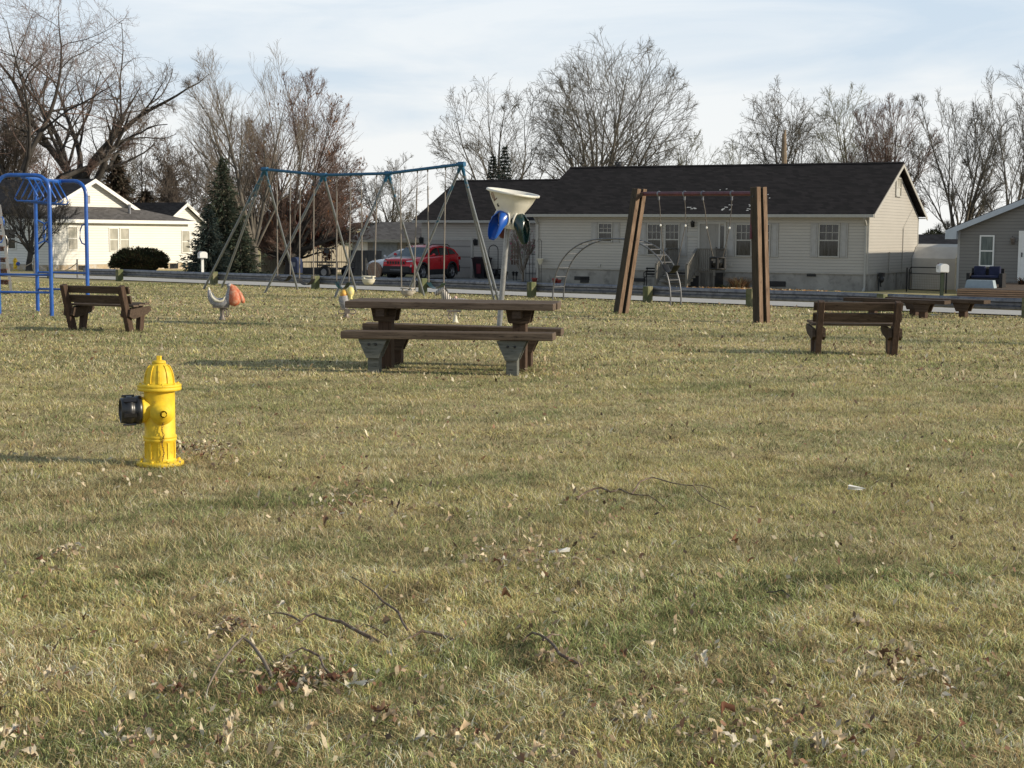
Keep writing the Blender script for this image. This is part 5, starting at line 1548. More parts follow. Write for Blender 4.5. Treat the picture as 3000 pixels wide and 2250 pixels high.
# ------------------------------------------------------------------ shed, gate, far roofs between the houses
sp_ = gp(2693, 68); su, sq = UQ(sp_.x, sp_.y)
xx, yy = W(su-.4, sq)
shd = thing('garden_shed', 'small pale shed with tarp-like roof and chipboard end beyond the wire gate', 'shed', (xx, yy, gz(xx, yy)), ANG)
pr = [(0, 0), (2.1, 0), (2.15, 1.35), (1.55, 1.85), (1.075, 1.98), (.55, 1.85), (-.05, 1.35)]
Mx = Matrix(((0, 1, 0, 0), (1, 0, 0, 0), (0, 0, 1, 0), (0, 0, 0, 1)))
b = MB(); b.prism(pr, .0, 1.9, M=Mx); b.build('tarp_cover', M['tarp'], shd)
b = MB(); b.prism([(.08, 0), (2.02, 0), (2.06, 1.33), (1.52, 1.76), (1.075, 1.9), (.58, 1.76), (.04, 1.33)], 1.905, 1.93, M=Mx); b.build('end_wall', M['straw_wall'], shd)
b = MB()
for i in range(len(pr)):
    a, c = pr[i], pr[(i+1) % len(pr)]
    b.tube([(1.93, a[0], a[1]), (1.93, c[0], c[1])], .05, 6)
b.build('trim', M['cream'], shd)
u1_, q1_ = UQ(*gp(2652, 62.5).xy); u2_, q2_ = UQ(*gp(2770, 60.5).xy)
ga, gb_ = Vector(G(u1_, q1_)), Vector(G(u2_, q2_))
gt = thing('tube_gate', 'black tubular yard gate with wire mesh between the two houses', 'gate', ga)
d = (gb_-ga); Lg = d.length; d.normalize(); up = Vector((0, 0, 1))
for k in (.0, Lg-.05):
    MB().tube([ga+d*k, ga+d*k+up*.98], .03, 8).build('post', M['black'], gt, org=ga)
b = MB(); a = ga+d*.14; e = ga+d*(Lg-.18); r_ = .12
b.tube([a+up*.1, a+up*(1.0-r_), a+d*r_*.4+up*(1.0-r_*.3), a+d*r_+up*1.0, e-d*r_+up*1.0, e-d*r_*.4+up*(1.0-r_*.3), e+up*(1.0-r_), e+up*.1, a+up*.1], .022, 8)
b.tube([a+up*.75, e+up*.75], .018, 6); b.build('frame', M['black'], gt, org=ga)
b = MB(); Lm = (e-a).length
for k in range(1, 20): b.tube([a+d*Lm*k/20+up*.1, a+d*Lm*k/20+up*.72], .005, 3)
for k in range(7): b.tube([a+up*(.12+.1*k), e+up*(.12+.1*k)], .005, 3)
b.build('mesh', M['rope'], gt, org=ga)
def simple_house(label, px0, px1, Y, wall_h, rise, wall, roof, depth=7, name='distant_house', rz=ANG, ztop=None, gside=True):
    p = gp(px0, Y); w_ = (px1-px0)/FPX*Y/math.cos(rz)
    t = thing(name, label, 'house', (p.x, p.y, p.z), rz)
    b = MB(); b.box(0, w_, 0, depth, 0, wall_h)
    Mx = Matrix(((0, 1, 0, 0), (1, 0, 0, 0), (0, 0, 1, 0), (0, 0, 0, 1)))
    b.prism([(0, wall_h), (depth, wall_h), (depth/2, wall_h+rise)], 0, .05, M=Mx); b.prism([(0, wall_h), (depth, wall_h), (depth/2, wall_h+rise)], w_-.05, w_, M=Mx)
    b.build('wall', M[wall], t)
    r = MB()
    for (ya, yb) in ((-.4, depth/2), (depth+.4, depth/2)):
        za, zb = wall_h-.05, wall_h+rise+.08
        r.add([(-.3, ya, za), (w_+.3, ya, za), (w_+.3, yb, zb), (-.3, yb, zb), (-.3, ya, za-.12), (w_+.3, ya, za-.12), (w_+.3, yb, zb-.12), (-.3, yb, zb-.12)], [(0, 1, 2, 3), (7, 6, 5, 4), (0, 4, 5, 1), (1, 5, 6, 2), (2, 6, 7, 3), (3, 7, 4, 0)])
    r.build('roof', M[roof], t)
    f = MB(); f.box(-.3, w_+.3, -.44, -.40, wall_h-.22, wall_h-.05); f.build('fascia', M['gutter'], t)
    return t, w_
simple_house('dark hipped roof house far behind the garden shed', 2640, 2800, 92, 1.55, .95, 'siding_grey', 'shingle_dark', 6)
p = gp(2772, 80); wg = thing('white_outbuilding', 'white-sided outbuilding gable behind the grey house', 'outbuilding', (p.x, p.y, p.z), ANG)
b = MB(); b.prism([(0, 0), (3, 0), (3, 2.6), (1.4, 2.6), (0, 1.4)], 0, 3); b.build('wall', M['siding_white'], wg)
r = MB(); r.add([(-.15, -.2, 1.35), (1.4, -.2, 2.68), (1.4, 3, 2.68), (-.15, 3, 1.35)], [(0, 1, 2, 3)]); r.build('roof', M['shingle_dark'], wg)
ngq = 24
t, w_ = simple_house('low pale grey garage with wide grey roof behind the white car', 1031, 1262, 92, 2.05, .92, 'siding_pale', 'shingle_grey', 7, name='neighbour_garage')
b = MB(); b.box(.35, .42, -.03, 0, .2, 1.95); b.box(.42, 1.1, -.02, 0, .2, 1.9); b.build('side_door', M['white_paint'], t)
b = MB(); b.box(1.5, 3.2, -.03, 0, .9, 1.85); b.build('garage_door', pm('bluegrey_panel', (.24, .28, .33), .5), t)
p = gp(1118, 128)
yh = thing('yellow_house', 'distant pale yellow gabled house above the grey garage roof', 'house', (p.x, p.y, p.z), ANG+.9)
b = MB(); b.prism([(-2.2, 0), (2.2, 0), (2.2, 2.5), (0, 3.0), (-2.2, 2.5)], 0, 8); b.prism([(-.85, 2.2), (.85, 2.2), (0, 3.15)], -.6, 0); b.build('wall', M['siding_yellow'], yh)
r = MB()
for s in (-1, 1): r.add([(s*1.15, -.8, 2.05), (0, -.8, 3.28), (0, 8, 3.28), (s*1.15, 8, 2.05)], [(0, 1, 2, 3)])
r.build('roof', M['shingle_grey'], yh)

# ------------------------------------------------------------------ picket fence, trailer, blue bin
fqn = 20.0; fu0 = colq(762, fqn); fu1 = colq(1024, fqn)
fa_, fb_ = gp(765, 84.5), gp(1022, 89); fp = fa_; pf = thing('picket_fence', 'tall weathered vertical board fence behind the trailer', 'fence', fp, math.atan2(fb_.y-fa_.y, fb_.x-fa_.x))
n_ = int((fb_-fa_).length/.135)
b = MB()
rr = random.Random(3)
for k in range(n_):
    x = .135*k; h_ = 1.50+.25*(1 if k > n_*.45 else 0)*0+rr.uniform(-.03, .03)+.10*math.sin(k*.35)
    b.prism([(x, .0), (x+.118, .0), (x+.118, h_-.03), (x+.08, h_), (x+.03, h_), (x, h_-.03)], rr.uniform(-.008, .008), .022+rr.uniform(-.004, .008))
b.build('boards', M['picket'], pf)
b = MB(); b.box(0, n_*.135, .03, .08, .3, .39); b.box(0, n_*.135, .03, .08, 1.1, 1.19); b.build('rail', M['picket'], pf)
# solid dark grey fence right of it
fa = G(colq(1026, 19), 19); df = thing('board_fence', 'dark grey board fence between the picket fence and the white car', 'fence', fa, ANG)
Ld = colq(1108, 19)-colq(1026, 19)
b = MB()
for k in range(int(Ld/.2)+1): b.box(.2*k, .2*k+.185, 0, .03, 0, 1.35)
b.build('boards', M['shutter'] if False else pm('slate_board', (.12, .12, .12), .8, 0, .3), df)
# utility trailer
tu0 = colq(886, 10.5); tu1 = colq(985, 10.5)
tp = G(tu0, 10.5); LT = tu1-tu0
tr = thing('utility_trailer', 'black open utility trailer with raised mesh ramp gate', 'trailer', tp, ANG)
hh = .42
b = MB(); b.box(0, LT, 0, 1.5, hh, hh+.07); b.build('bed', M['dark_steel'], tr)
b = MB()
for y in (0, 1.5):
    b.tube([(0, y, hh+.34), (LT, y, hh+.34)], .028, 6)
    for k in range(5): b.tube([(LT*k/4, y, hh), (LT*k/4, y, hh+.34)], .022, 6)
b.tube([(0, 0, hh+.34), (0, 1.5, hh+.34)], .028, 6); b.build('side_rail', M['dark_steel'], tr)
b = MB(); g0_ = LT*.45
b.tube([(g0_, -.03, hh), (g0_, -.03, hh+1.0), (LT, -.03, hh+1.0), (LT, -.03, hh), (g0_, -.03, hh)], .035, 6)
for k in (1, 2, 3): b.tube([(g0_+(LT-g0_)*k/4, -.03, hh), (g0_+(LT-g0_)*k/4, -.03, hh+1.0)], .018, 5)
b.box(g0_+(LT-g0_)*.38, g0_+(LT-g0_)*.62, -.06, -.035, hh+.78, hh+.95); b.build('ramp_gate', M['dark_steel'], tr)
for y in (-.18, 1.68):
    x = LT*.72
    w_ = MB(); w_.tube([(x, y-.09, .30), (x, y+.09, .30)], .30, 20); wo_ = w_.build('wheel', M['tyre'], tr)
    w_ = MB(); w_.tube([(x, y-.10 if y < 0 else y+.091, .30), (x, y-.091 if y < 0 else y+.10, .30)], .16, 16); w_.build('rim', M['alloy'], wo_)
b = MB(); b.box(LT*.72-.4, LT*.72+.4, -.28, -.06, .60, .66); b.box(-.0, LT, -.02, .02, .18, .42) ; b.tube([(0, .75, hh), (-.9, .75, .38)], .04, 6); b.build('chassis', M['dark_steel'], tr)
bp = G(colq(866, 9), 9)
bb = thing('blue_drum', 'navy blue barrel-topped box beside the black trailer', 'box', bp, ANG)
b = MB(); b.prism([(-.24, .25), (.24, .25), (.24, .75)]+[(.24*math.cos(PI*k/10), .75+.24*math.sin(PI*k/10)) for k in range(1, 10)]+[(-.24, .75)], -.2, .2); b.build('body', pm('navy_enamel', (.02, .03, .07), .4), bb)
b = MB(); b.box(-.12, .12, -.215, -.2, .55, .75); b.build('panel', M['steel'], bb)
for x in (-.2, .2): MB().box(x-.03, x+.03, -.03, .03, 0, .25).build('leg', M['dark_steel'], bb)
bl_ = G(colq(1097, 11.5), 11.5)
sp2 = thing('wooden_spool', 'round brown wooden reel leaning before the white car', 'reel', bl_, ANG)
b = MB(); b.tube([(0, -.05, .42), (0, .05, .42)], .40, 24); b.build('disc', M['deck'], sp2)
b = MB(); b.tube([(.1, -.1, .75), (.55, -.3, 0)], .02, 5); b.tube([(-.45, -.1, 0), (-.45, -.1, 1.0)], .03, 5); b.tube([(-.45, -.1, 1.0), (.1, -.3, .05)], .015, 5); b.build('stake', M['rope'], sp2)

# ------------------------------------------------------------------ cars
def car(name, label, loc, rz, paint, kind='suv', group=None):
    """front at local -y, left side at +x (local z up)"""
    t = thing(name, label, 'car', loc, rz, group)
    suv = kind == 'suv'
    L, Wd, H = (4.55, 1.86, 1.66) if suv else (4.7, 1.82, 1.45)
    hw = Wd/2
    gcl = .26
    # body side outline (y along car from front 0 to L, z)
    if suv:
        belt = [(0.0, .78), (.12, .93), (.30, 1.00), (1.20, 1.08), (1.32, 1.10), (2.2, 1.12), (3.4, 1.16), (4.2, 1.20), (4.48, 1.14), (4.55, .9)]
        top = [(1.22, 1.08), (1.95, 1.52), (2.25, 1.60), (2.9, 1.63), (3.6, 1.58), (4.10, 1.46), (4.42, 1.14)]
    else:
        belt = [(0.0, .62), (.12, .74), (.5, .84), (1.3, .93), (2.2, .96), (3.4, .99), (4.3, 1.0), (4.65, .92), (4.7, .7)]
        top = [(1.3, .93), (2.0, 1.32), (2.4, 1.42), (3.1, 1.43), (3.6, 1.34), (4.35, 1.0)]
    wr = .365 if suv else .33
    fx, rx = (.92, 3.62) if suv else (.95, 3.7)
    def zb(y):
        for (a, za), (b_, zb_) in zip(belt, belt[1:]):
            if a <= y <= b_: return za+(zb_-za)*(y-a)/(b_-a)
        return belt[-1][1]
    # lower body as cross sections along y
    ys = sorted(set([0, .04, .12, .25, .4, fx-wr-.09, fx-wr*.7-.06, fx, fx+wr*.7+.06, fx+wr+.09, 1.6, 2.0, 2.5, 3.0, rx-wr-.09, rx-wr*.7-.06, rx, rx+wr*.7+.06, rx+wr+.09, L-.25, L-.1, L-.02, L]))
    def archz(y):
        z = gcl+.10
        for c in (fx, rx):
            r = wr+.08; dd = abs(y-c)
            if dd < r: z = max(z, wr+math.sqrt(max(0, r*r-dd*dd))*.98)
        return z
    def wsc(y):
        e = 1.0
        if y < .5: e = .80+.20*math.sin(min(1, y/.5)*PI/2)
        if y > L-.45: e = .86+.14*math.sin(min(1, (L-y)/.45)*PI/2)
        return e
    b = MB(); vs = []; m = 14
    for y in ys:
        w_ = hw*wsc(y); zt_ = zb(y); za = archz(y)
        za = min(za, zt_-.05)
        mid = za+(zt_-za)*.55
        half = [(w_*.985, za), (w_*1.0, za+(mid-za)*.5), (w_*.995, mid), (w_*.965, zt_-.08), (w_*.90, zt_-.01), (w_*.55, zt_+.012), (.0, zt_+.022)]
        ring = [(x, z) for x, z in half]+[(-x, z) for x, z in half[::-1][1:]]
        for x, z in ring: vs.append((x, y, z))
    m = 13; fs = []
    for i in range(len(ys)-1):
        for k in range(m-1): fs.append((i*m+k, i*m+k+1, (i+1)*m+k+1, (i+1)*m+k))
    fs.append(tuple(range(m))); fs.append(tuple((len(ys)-1)*m+k for k in range(m-1, -1, -1)))
    b.add(vs, fs, True); b.build('body', paint, t)
    b = MB(); b.box(-hw*.9, hw*.9, .3, L-.3, gcl, gcl+.45); b.build('underbody', M['cladding'], t)
    # greenhouse
    b = MB(); vs = []
    for i, (y, z) in enumerate(top):
        zl = zb(y)
        e = (z-zl)/(H-1.1) if suv else (z-zl)/.45
        e = max(0, min(1, e)); w_ = hw*(.90-.17*e)
        vs += [(w_, y, z-.045*e), (w_*.86, y, z+.012*e), (0, y, z+.03*e), (-w_*.86, y, z+.012*e), (-w_, y, z-.045*e)]
    fs = [(i*5+k, i*5+k+1, i*5+k+6, i*5+k+5) for i in range(1, len(top)-2) for k in range(4)]
    b.add(vs, fs, True); b.build('roof', paint, t)
    gl = pm('car_glass', (.010, .012, .014), .05, 0, .1, spec=.9)
    wsl = pm('windscreen', (.05, .07, .075), .06, 0, .3, 2, spec=.9)
    y0_, y1_ = top[0], top[1]
    b = MB(); w0 = hw*.88; w1 = hw*.74
    b.add([(w0, top[0][0]-.05, top[0][1]+.0), (-w0, top[0][0]-.05, top[0][1]), (-w1, top[1][0], top[1][1]), (w1, top[1][0], top[1][1]), (0, top[0][0]-.14, top[0][1]+.02), (0, top[1][0]-.04, top[1][1]+.02)], [(0, 4, 5, 3), (4, 1, 2, 5)], True); b.build('windscreen', wsl, t)
    a, c = top[-2], top[-1]
    b = MB(); b.add([(hw*.74, a[0], a[1]), (-hw*.74, a[0], a[1]), (-hw*.86, c[0]+.02, c[1]), (hw*.86, c[0]+.02, c[1])], [(0, 1, 2, 3)]); b.build('rear_window', gl, t)
    for s in (-1, 1):
        # cabin side skin with window openings laid proud
        b = MB(); n0 = [(y, zb(y)-.03) for y, _ in top]
        vs = []
        for (y, z) in top:
            zl = zb(y); e = max(0, min(1, (z-zl)/.5)); vs += [(s*hw*.905, y, zl-.04), (s*hw*(.90-.17*e), y, z-.045*e)]
        fs = [(2*i, 2*i+1, 2*i+3, 2*i+2) for i in range(len(top)-1)]
        b.add(vs, fs, True); b.build('pillar', paint, t)
        for (ya, yb, yc, yd) in (((1.52, 2.52, 2.52, 2.0), (2.60, 3.42, 3.42, 2.60), (3.50, 4.12, 3.86, 3.50)) if suv else ((1.6, 2.6, 2.6, 2.1), (2.68, 3.9, 3.5, 2.68))):
            def tp_(y):
                for (a, za), (b2, zb2) in zip(top, top[1:]):
                    if a <= y <= b2: return za+(zb2-za)*(y-a)/(b2-a)
                return top[-1][1]
            def pt_(y, f_):
                zl, zt2 = zb(y), tp_(y)
                z = zl+.03+(zt2-.10-zl-.03)*f_; e = (z-zl)/.5
                return (s*(hw*(.905-.17*e)+.012), y, z)
            P_ = [pt_(ya, .0), pt_((ya+yb)/2, 0), pt_(yb, 0), pt_(yc, 1), pt_((yc+yd)/2, 1), pt_(yd, 1 if yd != 2.0 and yd != 2.1 else .92)]
            b = MB(); b.add(P_, [(0, 1, 2, 3, 4, 5)]); b.build('window', gl, t)
        # lower cladding and wheel arches
        if suv:
            b = MB(); b.box(s*hw*.99, s*hw*1.015, fx+wr+.05, rx-wr-.05, gcl-.02, gcl+.24)
            for c in (fx, rx):
                pts = [(s*hw*1.0, c+math.cos(a)*(wr+.095), wr+math.sin(a)*(wr+.095)) for a in [-.35+(PI+.7)*k/18 for k in range(19)]]
                b.tube(pts, .055, 6)
            b.build('cladding', M['cladding'], t)
            b = MB(); b.tube([(s*hw*.70, 1.95, 1.60), (s*hw*.70, 2.2, 1.68), (s*hw*.70, 3.6, 1.68), (s*hw*.70, 3.85, 1.58)], .022, 6); b.build('roof_rail', M['dark_steel'], t)
        b = MB(); b.tube([(s*hw*.93, 1.62, 1.13*(1 if suv else .88)), (s*(hw+.12), 1.60, 1.17*(1 if suv else .88))], .03, 6); b.ell((s*(hw+.15), 1.62, 1.19*(1 if suv else .88)), (.09, .06, .07), 10, 6); b.build('mirror', paint, t)
        for (a_, z_) in ((2.35, .92), (3.3, .95)):
            MB().box(s*hw*.985, s*hw*1.02, a_, a_+.17, z_, z_+.03).build('handle', paint, t)
        b = MB()
        for yy in (1.52, 2.56, 3.46): b.box(s*hw*.98, s*(hw*1.0+.002), yy-.006, yy+.006, .45, 1.02)
        b.build('door_seam', M['cladding'], t)
        for c in (fx, rx):
            w_ = MB(); cx = s*(hw-.115)
            R = Matrix.Translation((cx, c, wr)) @ Matrix.Rotation(PI/2, 4, 'Y')
            w_.lathe([(wr*.62, -.11), (wr*.93, -.115), (wr, -.085), (wr, .085), (wr*.93, .115), (wr*.62, .11)], 28, M=R)
            wo_ = w_.build('wheel', M['tyre'], t)
            r_ = MB(); so_ = s*.10
            r_.lathe([(wr*.63, so_), (wr*.58, so_*.6), (wr*.56, so_*.3)], 24, M=R)
            for k in range(5):
                a = 2*PI*k/5
                RR = R @ Matrix.Rotation(a, 4, 'Z')
                r_.box(.03, wr*.60, -.038, .038, so_*.75, so_*1.0, M=RR)
            r_.lathe([(.001, so_*1.05), (.06, so_*1.0), (.06, so_*.7)], 12, M=R)
            r_.build('rim', M['alloy'], wo_)
            k_ = MB(); k_.lathe([(.001, so_*.35), (wr*.57, so_*.35)], 18, M=R); k_.build('brake', M['cladding'], wo_)
        if suv:
            b = MB(); b.add([(s*.55, .015, .86), (s*.80, .10, .87), (s*.86, .28, .90), (s*.84, .30, .96), (s*.74, .10, .93), (s*.55, .03, .91)], [(0, 1, 2, 3, 4, 5)]); b.build('headlight', M['lamp'], t)
            b = MB(); b.box(s*.55, s*.80, -.012+.05, .10, .64, .72); b.build('fog_light', M['lamp'], t)
        else:
            b = MB(); b.box(s*.5, s*.80, -.01, .12, .58, .70); b.build('headlight', M['lamp'], t)
        b = MB(); b.box(s*hw*.66, s*hw*.93, L-.16, L+.005, .92, 1.08); b.build('tail_light', M['car_red'], t)
    if suv:
        b = MB(); b.box(-hw*.80, hw*.80, -.06, .25, .34, .66); b.box(-hw*.86, hw*.86, .0, .35, .30, .62); b.box(-hw*.9, hw*.9, L-.2, L+.03, .32, .68); b.build('bumper', M['cladding'], t, bevel=.04)
        b = MB(); b.box(-.52, .52, -.030, .05, .74, .90); gr_ = b.build('grille', M['car_red'], t)
        b = MB()
        for k in range(7): x = -.44+.147*k; b.box(x-.052, x+.052, -.036, -.028, .755, .885)
        b.build('slot', M['black'], gr_)
        b = MB(); b.box(-.3, .3, -.062, -.055, .47, .5); b.build('trim_strip', M['steel'], t)
        b = MB(); b.add([(-.55, .45, 1.035), (.55, .45, 1.035), (.50, 1.14, 1.103), (-.50, 1.14, 1.103)], [(0, 1, 2, 3)]); b.build('bonnet_decal', pm('matt_decal', (.24, .20, .20), .3), t)
    return t
# red car: front-left wheel under its picture position
fw = CAM+ray(1240, 819)*72.8; 
rzc = ANG+math.radians(.5)
Rz = Matrix.Rotation(rzc, 3, 'Z'); off = Rz @ Vector((.93, .92, 0))
car('parked_car', 'red sport utility vehicle parked in front of the garage door', (fw.x-off.x, fw.y-off.y, gz(fw.x, fw.y)-.0), rzc, M['car_red'])
wc = gp(1102, 78); 
car('parked_car', 'white sedan mostly hidden behind the red vehicle', (wc.x, wc.y, gz(wc.x, wc.y)), ANG+math.radians(-12), M['car_white'], 'sedan')
# ------------------------------------------------------------------ bare trees
def tubes_np(P, R, k):
    """P (n,m,3), R (n,m) -> verts, quads"""
    n, m, _ = P.shape
    T = np.gradient(P, axis=1); T /= np.linalg.norm(T, axis=2, keepdims=True)+1e-9
    ref = np.zeros_like(T); ref[..., 0] = .31; ref[..., 1] = .95; 
    A = np.cross(T, ref); A /= np.linalg.norm(A, axis=2, keepdims=True)+1e-9
    B = np.cross(T, A)
    ang = 2*PI*np.arange(k)/k
    V = P[:, :, None, :]+R[:, :, None, None]*(np.cos(ang)[None, None, :, None]*A[:, :, None, :]+np.sin(ang)[None, None, :, None]*B[:, :, None, :])
    V = V.reshape(-1, 3)
    i = np.arange(n)[:, None, None]*m*k; j = np.arange(m-1)[None, :, None]*k; a = np.arange(k)[None, None, :]
    b = (a+1) % k
    Q = np.stack([i+j+a, i+j+b, i+j+k+b, i+j+k+a], -1).reshape(-1, 4)
    return V, Q
def grow_level(rg, S, Dr, L, R, m, wig, up, taper):
    n = len(S); P = np.zeros((n, m+1, 3)); P[:, 0] = S; RR = np.zeros((n, m+1)); RR[:, 0] = R
    d = Dr.copy()
    for i in range(m):
        d = d+rg.normal(0, wig, (n, 3)); d[:, 2] += up
        d /= np.linalg.norm(d, axis=1, keepdims=True)
        P[:, i+1] = P[:, i]+d*(L/m)[:, None]
        RR[:, i+1] = R*(1-(1-taper)*(i+1)/m)
    return P, RR
def spawn(rg, P, RR, L, c, ang, lr, t0=.2, angj=.2, rr=.55, updir=.0, tip=True):
    n, m1, _ = P.shape; m = m1-1
    t = t0+(1-t0)*(np.arange(c)[None, :]+rg.random((n, c)))/c
    f = t*m; i = np.minimum(f.astype(int), m-1); w = (f-i)[..., None]
    idx = np.arange(n)[:, None]
    S = P[idx, i]*(1-w)+P[idx, i+1]*w
    Rr = RR[idx, i]*(1-w[..., 0])+RR[idx, i+1]*w[..., 0]
    Td = P[idx, i+1]-P[idx, i]; Td /= np.linalg.norm(Td, axis=2, keepdims=True)+1e-9
    rv = rg.normal(0, 1, S.shape); rv -= (rv*Td).sum(2, keepdims=True)*Td; rv /= np.linalg.norm(rv, axis=2, keepdims=True)+1e-9
    a = np.radians(ang)*(1+rg.normal(0, angj, t.shape))[..., None]
    D = Td*np.cos(a)+rv*np.sin(a); D[..., 2] += updir
    D /= np.linalg.norm(D, axis=2, keepdims=True)
    Lc = L[:, None]*lr*(1.15-.65*t)*(.7+.6*rg.random(t.shape))
    return S.reshape(-1, 3), D.reshape(-1, 3), Lc.ravel(), (Rr*rr).ravel()
def env_dist(S, D, c, rx, ry, ru, rd):
    """distance from S along D to the crown envelope (half ellipsoids above and below c)"""
    rz = np.where(D[:, 2] >= 0, ru, rd)
    # blend the vertical radius by which half the point is in
    rz = np.where(S[:, 2] > c[2], ru, rz)
    X = (S-c)/np.stack([np.full(len(S), rx), np.full(len(S), ry), rz], 1); V = D/np.stack([np.full(len(S), rx), np.full(len(S), ry), rz], 1)
    a = (V*V).sum(1); b = 2*(X*V).sum(1); k = (X*X).sum(1)-1
    disc = b*b-4*a*k
    return np.maximum((-b+np.sqrt(np.maximum(disc, 0)))/(2*a), 0)*(disc > 0)
def bare_tree(name, label, px, Y, x0, x1, ytop, bark, twig, seed, limbs=6, spread=45, fork=.18, r0=.28, up=.02, wig=.10, counts=(9, 7, 5, 3), angs=(40, 38, 36, 34), lr=.62, tw=.011,
              base=None, group=None, leaves=None, limb_dirs=None, ec=.60, low=.42, wl=.85, lt0=.22, lrag=.22, extra=True, ud=(.10, .07, .03, .0)):
    rg = np.random.default_rng(seed)
    p = gp(px, Y) if base is None else Vector(base)
    H = (at(px, ytop, Y).z-p.z); w = (x1-x0)/FPX*Y/2; cxo = ((x0+x1)/2-px)/FPX*Y
    fk = fork*H
    C = np.array([cxo, 0, ec*H]); E = (C, w, w*wl, H*(1-ec), H*low)
    top = np.array([cxo*.15, 0, fk])
    if limb_dirs is None:
        az = 2*PI*(np.arange(limbs)+rg.random(limbs)*.6)/limbs
        a = np.radians(spread)*(.25+.85*((np.arange(limbs)*.618) % 1)); a[0] *= .2
        D = np.stack([np.sin(a)*np.cos(az), np.sin(a)*np.sin(az), np.cos(a)], 1)
    else:
        n0 = len(limb_dirs)
        if extra: limb_dirs = list(limb_dirs)+[q*.8+rg.normal(0, 5) for q in limb_dirs[::2]]
        D = np.array([(math.sin(math.radians(q)), (rg.normal(0, .30) if i < n0 else rg.choice([-1, 1])*rg.uniform(.2, .6)), math.cos(math.radians(q))) for i, q in enumerate(limb_dirs)]); limbs = len(D)
    D /= np.linalg.norm(D, axis=1, keepdims=True)
    S = np.tile(top, (limbs, 1)); S[:, 2] -= rg.random(limbs)*fk*.4
    S[:, :2] += D[:, :2]*r0*.4
    L = env_dist(S, D, *E)*(.80+.13*rg.random(limbs)); L = np.where(L < H*.1, H*.12, L)
    levels = []
    P, RR = grow_level(rg, S, D, L, r0*(.30+.28*rg.random(limbs)), 14, wig*.55, up*.6, .08)
    levels.append((P, RR, 7)); Lc = L
    for lv, c in enumerate(counts):
        S2, D2, L2, R2 = spawn(rg, P, RR, Lc, c, angs[lv], lr, t0=lt0 if lv == 0 else .12, rr=.58, updir=ud[lv])
        dm = env_dist(S2, D2, *E)*(1-lrag+lrag*1.4*rg.random(len(S2)))
        keep = dm > -1
        dm = dm+H*(.022 if lv < 2 else .014)
        S2, D2, L2, R2, dm = S2[keep], D2[keep], L2[keep], R2[keep], dm[keep]
        L2 = np.minimum(L2, dm)
        if lv >= 2: L2 = np.maximum(L2, H*.018)
        P, RR = grow_level(rg, S2, D2, L2, R2, (8, 6, 4, 3)[lv], wig*(.8+.35*lv), up*1.0, .25)
        Lc = L2; levels.append((P, RR, (5, 4, 3, 3)[lv]))
    t = thing(name, label, 'tree', p, 0, group)
    V = []; Q = []; nb = 0
    tp = np.array([[0, 0, -.1], [0, 0, fk*.12], [0, 0, fk*.35], top*.7, top*.93, top*1.08])[None]
    tr_r = np.array([[1.45, 1.08, .98, .93, .90, .6]])*r0
    v, q = tubes_np(tp, tr_r, 12); V.append(v); Q.append(q+nb); nb += len(v)
    for (P, RR, k) in levels[:2]:
        v, q = tubes_np(P, np.maximum(RR, tw*1.3), k); V.append(v); Q.append(q+nb); nb += len(v)
    link('trunk', np_mesh('trunk', np.concatenate(V), quads=np.concatenate(Q), smooth=True), M[bark], t)
    V = []; Q = []; nb = 0
    for li, (P, RR, k) in enumerate(levels[2:]):
        r_ = np.maximum(RR, tw*(1.25, .95, .72)[li])*np.linspace(1, .7, RR.shape[1])[None]
        v, q = tubes_np(P, r_, k); V.append(v); Q.append(q+nb); nb += len(v)
    link('crown', np_mesh('crown', np.concatenate(V), quads=np.concatenate(Q)), M[twig], t)
    if leaves:
        n, cols, zr, sz_ = leaves
        X = levels[-1][0][:, -1]; X = X[(X[:, 2] > zr[0]*H) & (X[:, 2] < zr[1]*H)]
        if len(X):
            X = X[rg.integers(0, len(X), n)]+rg.normal(0, .12, (n, 3))
            V, Q, c = leaf_quads(X[:, 0], X[:, 1], X[:, 2], sz_, cols, rg, .9)
            link('leaves', np_mesh('leaves', V, quads=Q, cols=c), M['leafc'], t, kind='stuff')
    return t
G1 = 'bare winter trees behind the houses'
bare_tree('bare_tree', 'huge dark multi-limbed bare tree rising behind the white house', 245, 103, -150, 505, -110, 'bark_dark', 'twig_brown', 21, r0=.62, fork=.30, limb_dirs=(-42, -24, -9, 1, 14, 28, 42), counts=(7, 6, 5, 3), angs=(46, 44, 42, 40), wig=.19, ec=.58, low=.32, tw=.010, extra=False, group=G1)
bare_tree('bare_tree', 'second large bare tree at far left with reddish twigs', 75, 98, -380, 430, -160, 'bark_dark', 'twig_red', 22, r0=.50, fork=.28, limb_dirs=(-40, -18, 2, 18, 40), counts=(8, 7, 5, 3), angs=(46, 44, 42, 40), wig=.17, ec=.62, low=.34, tw=.0095, extra=False, group=G1)
bare_tree('ornamental_tree', 'small round-headed bare tree before the shaded white wall', 86, 83.5, -5, 262, 500, 'bark_dark', 'bark_dark', 23, r0=.16, fork=.22, limbs=9, spread=54, counts=(7, 5, 4, 2), wig=.07, up=.05, ec=.55, low=.38, tw=.010, wl=.9)
bare_tree('bare_tree', 'slender grey-twigged tree at far left behind the dark roof', 20, 108, -140, 175, 250, 'bark_dark', 'twig_brown', 24, r0=.3, fork=.15, limbs=8, spread=26, counts=(9, 7, 6, 3), angs=(28, 28, 30, 30), wig=.07, up=.04, tw=.012, group=G1)
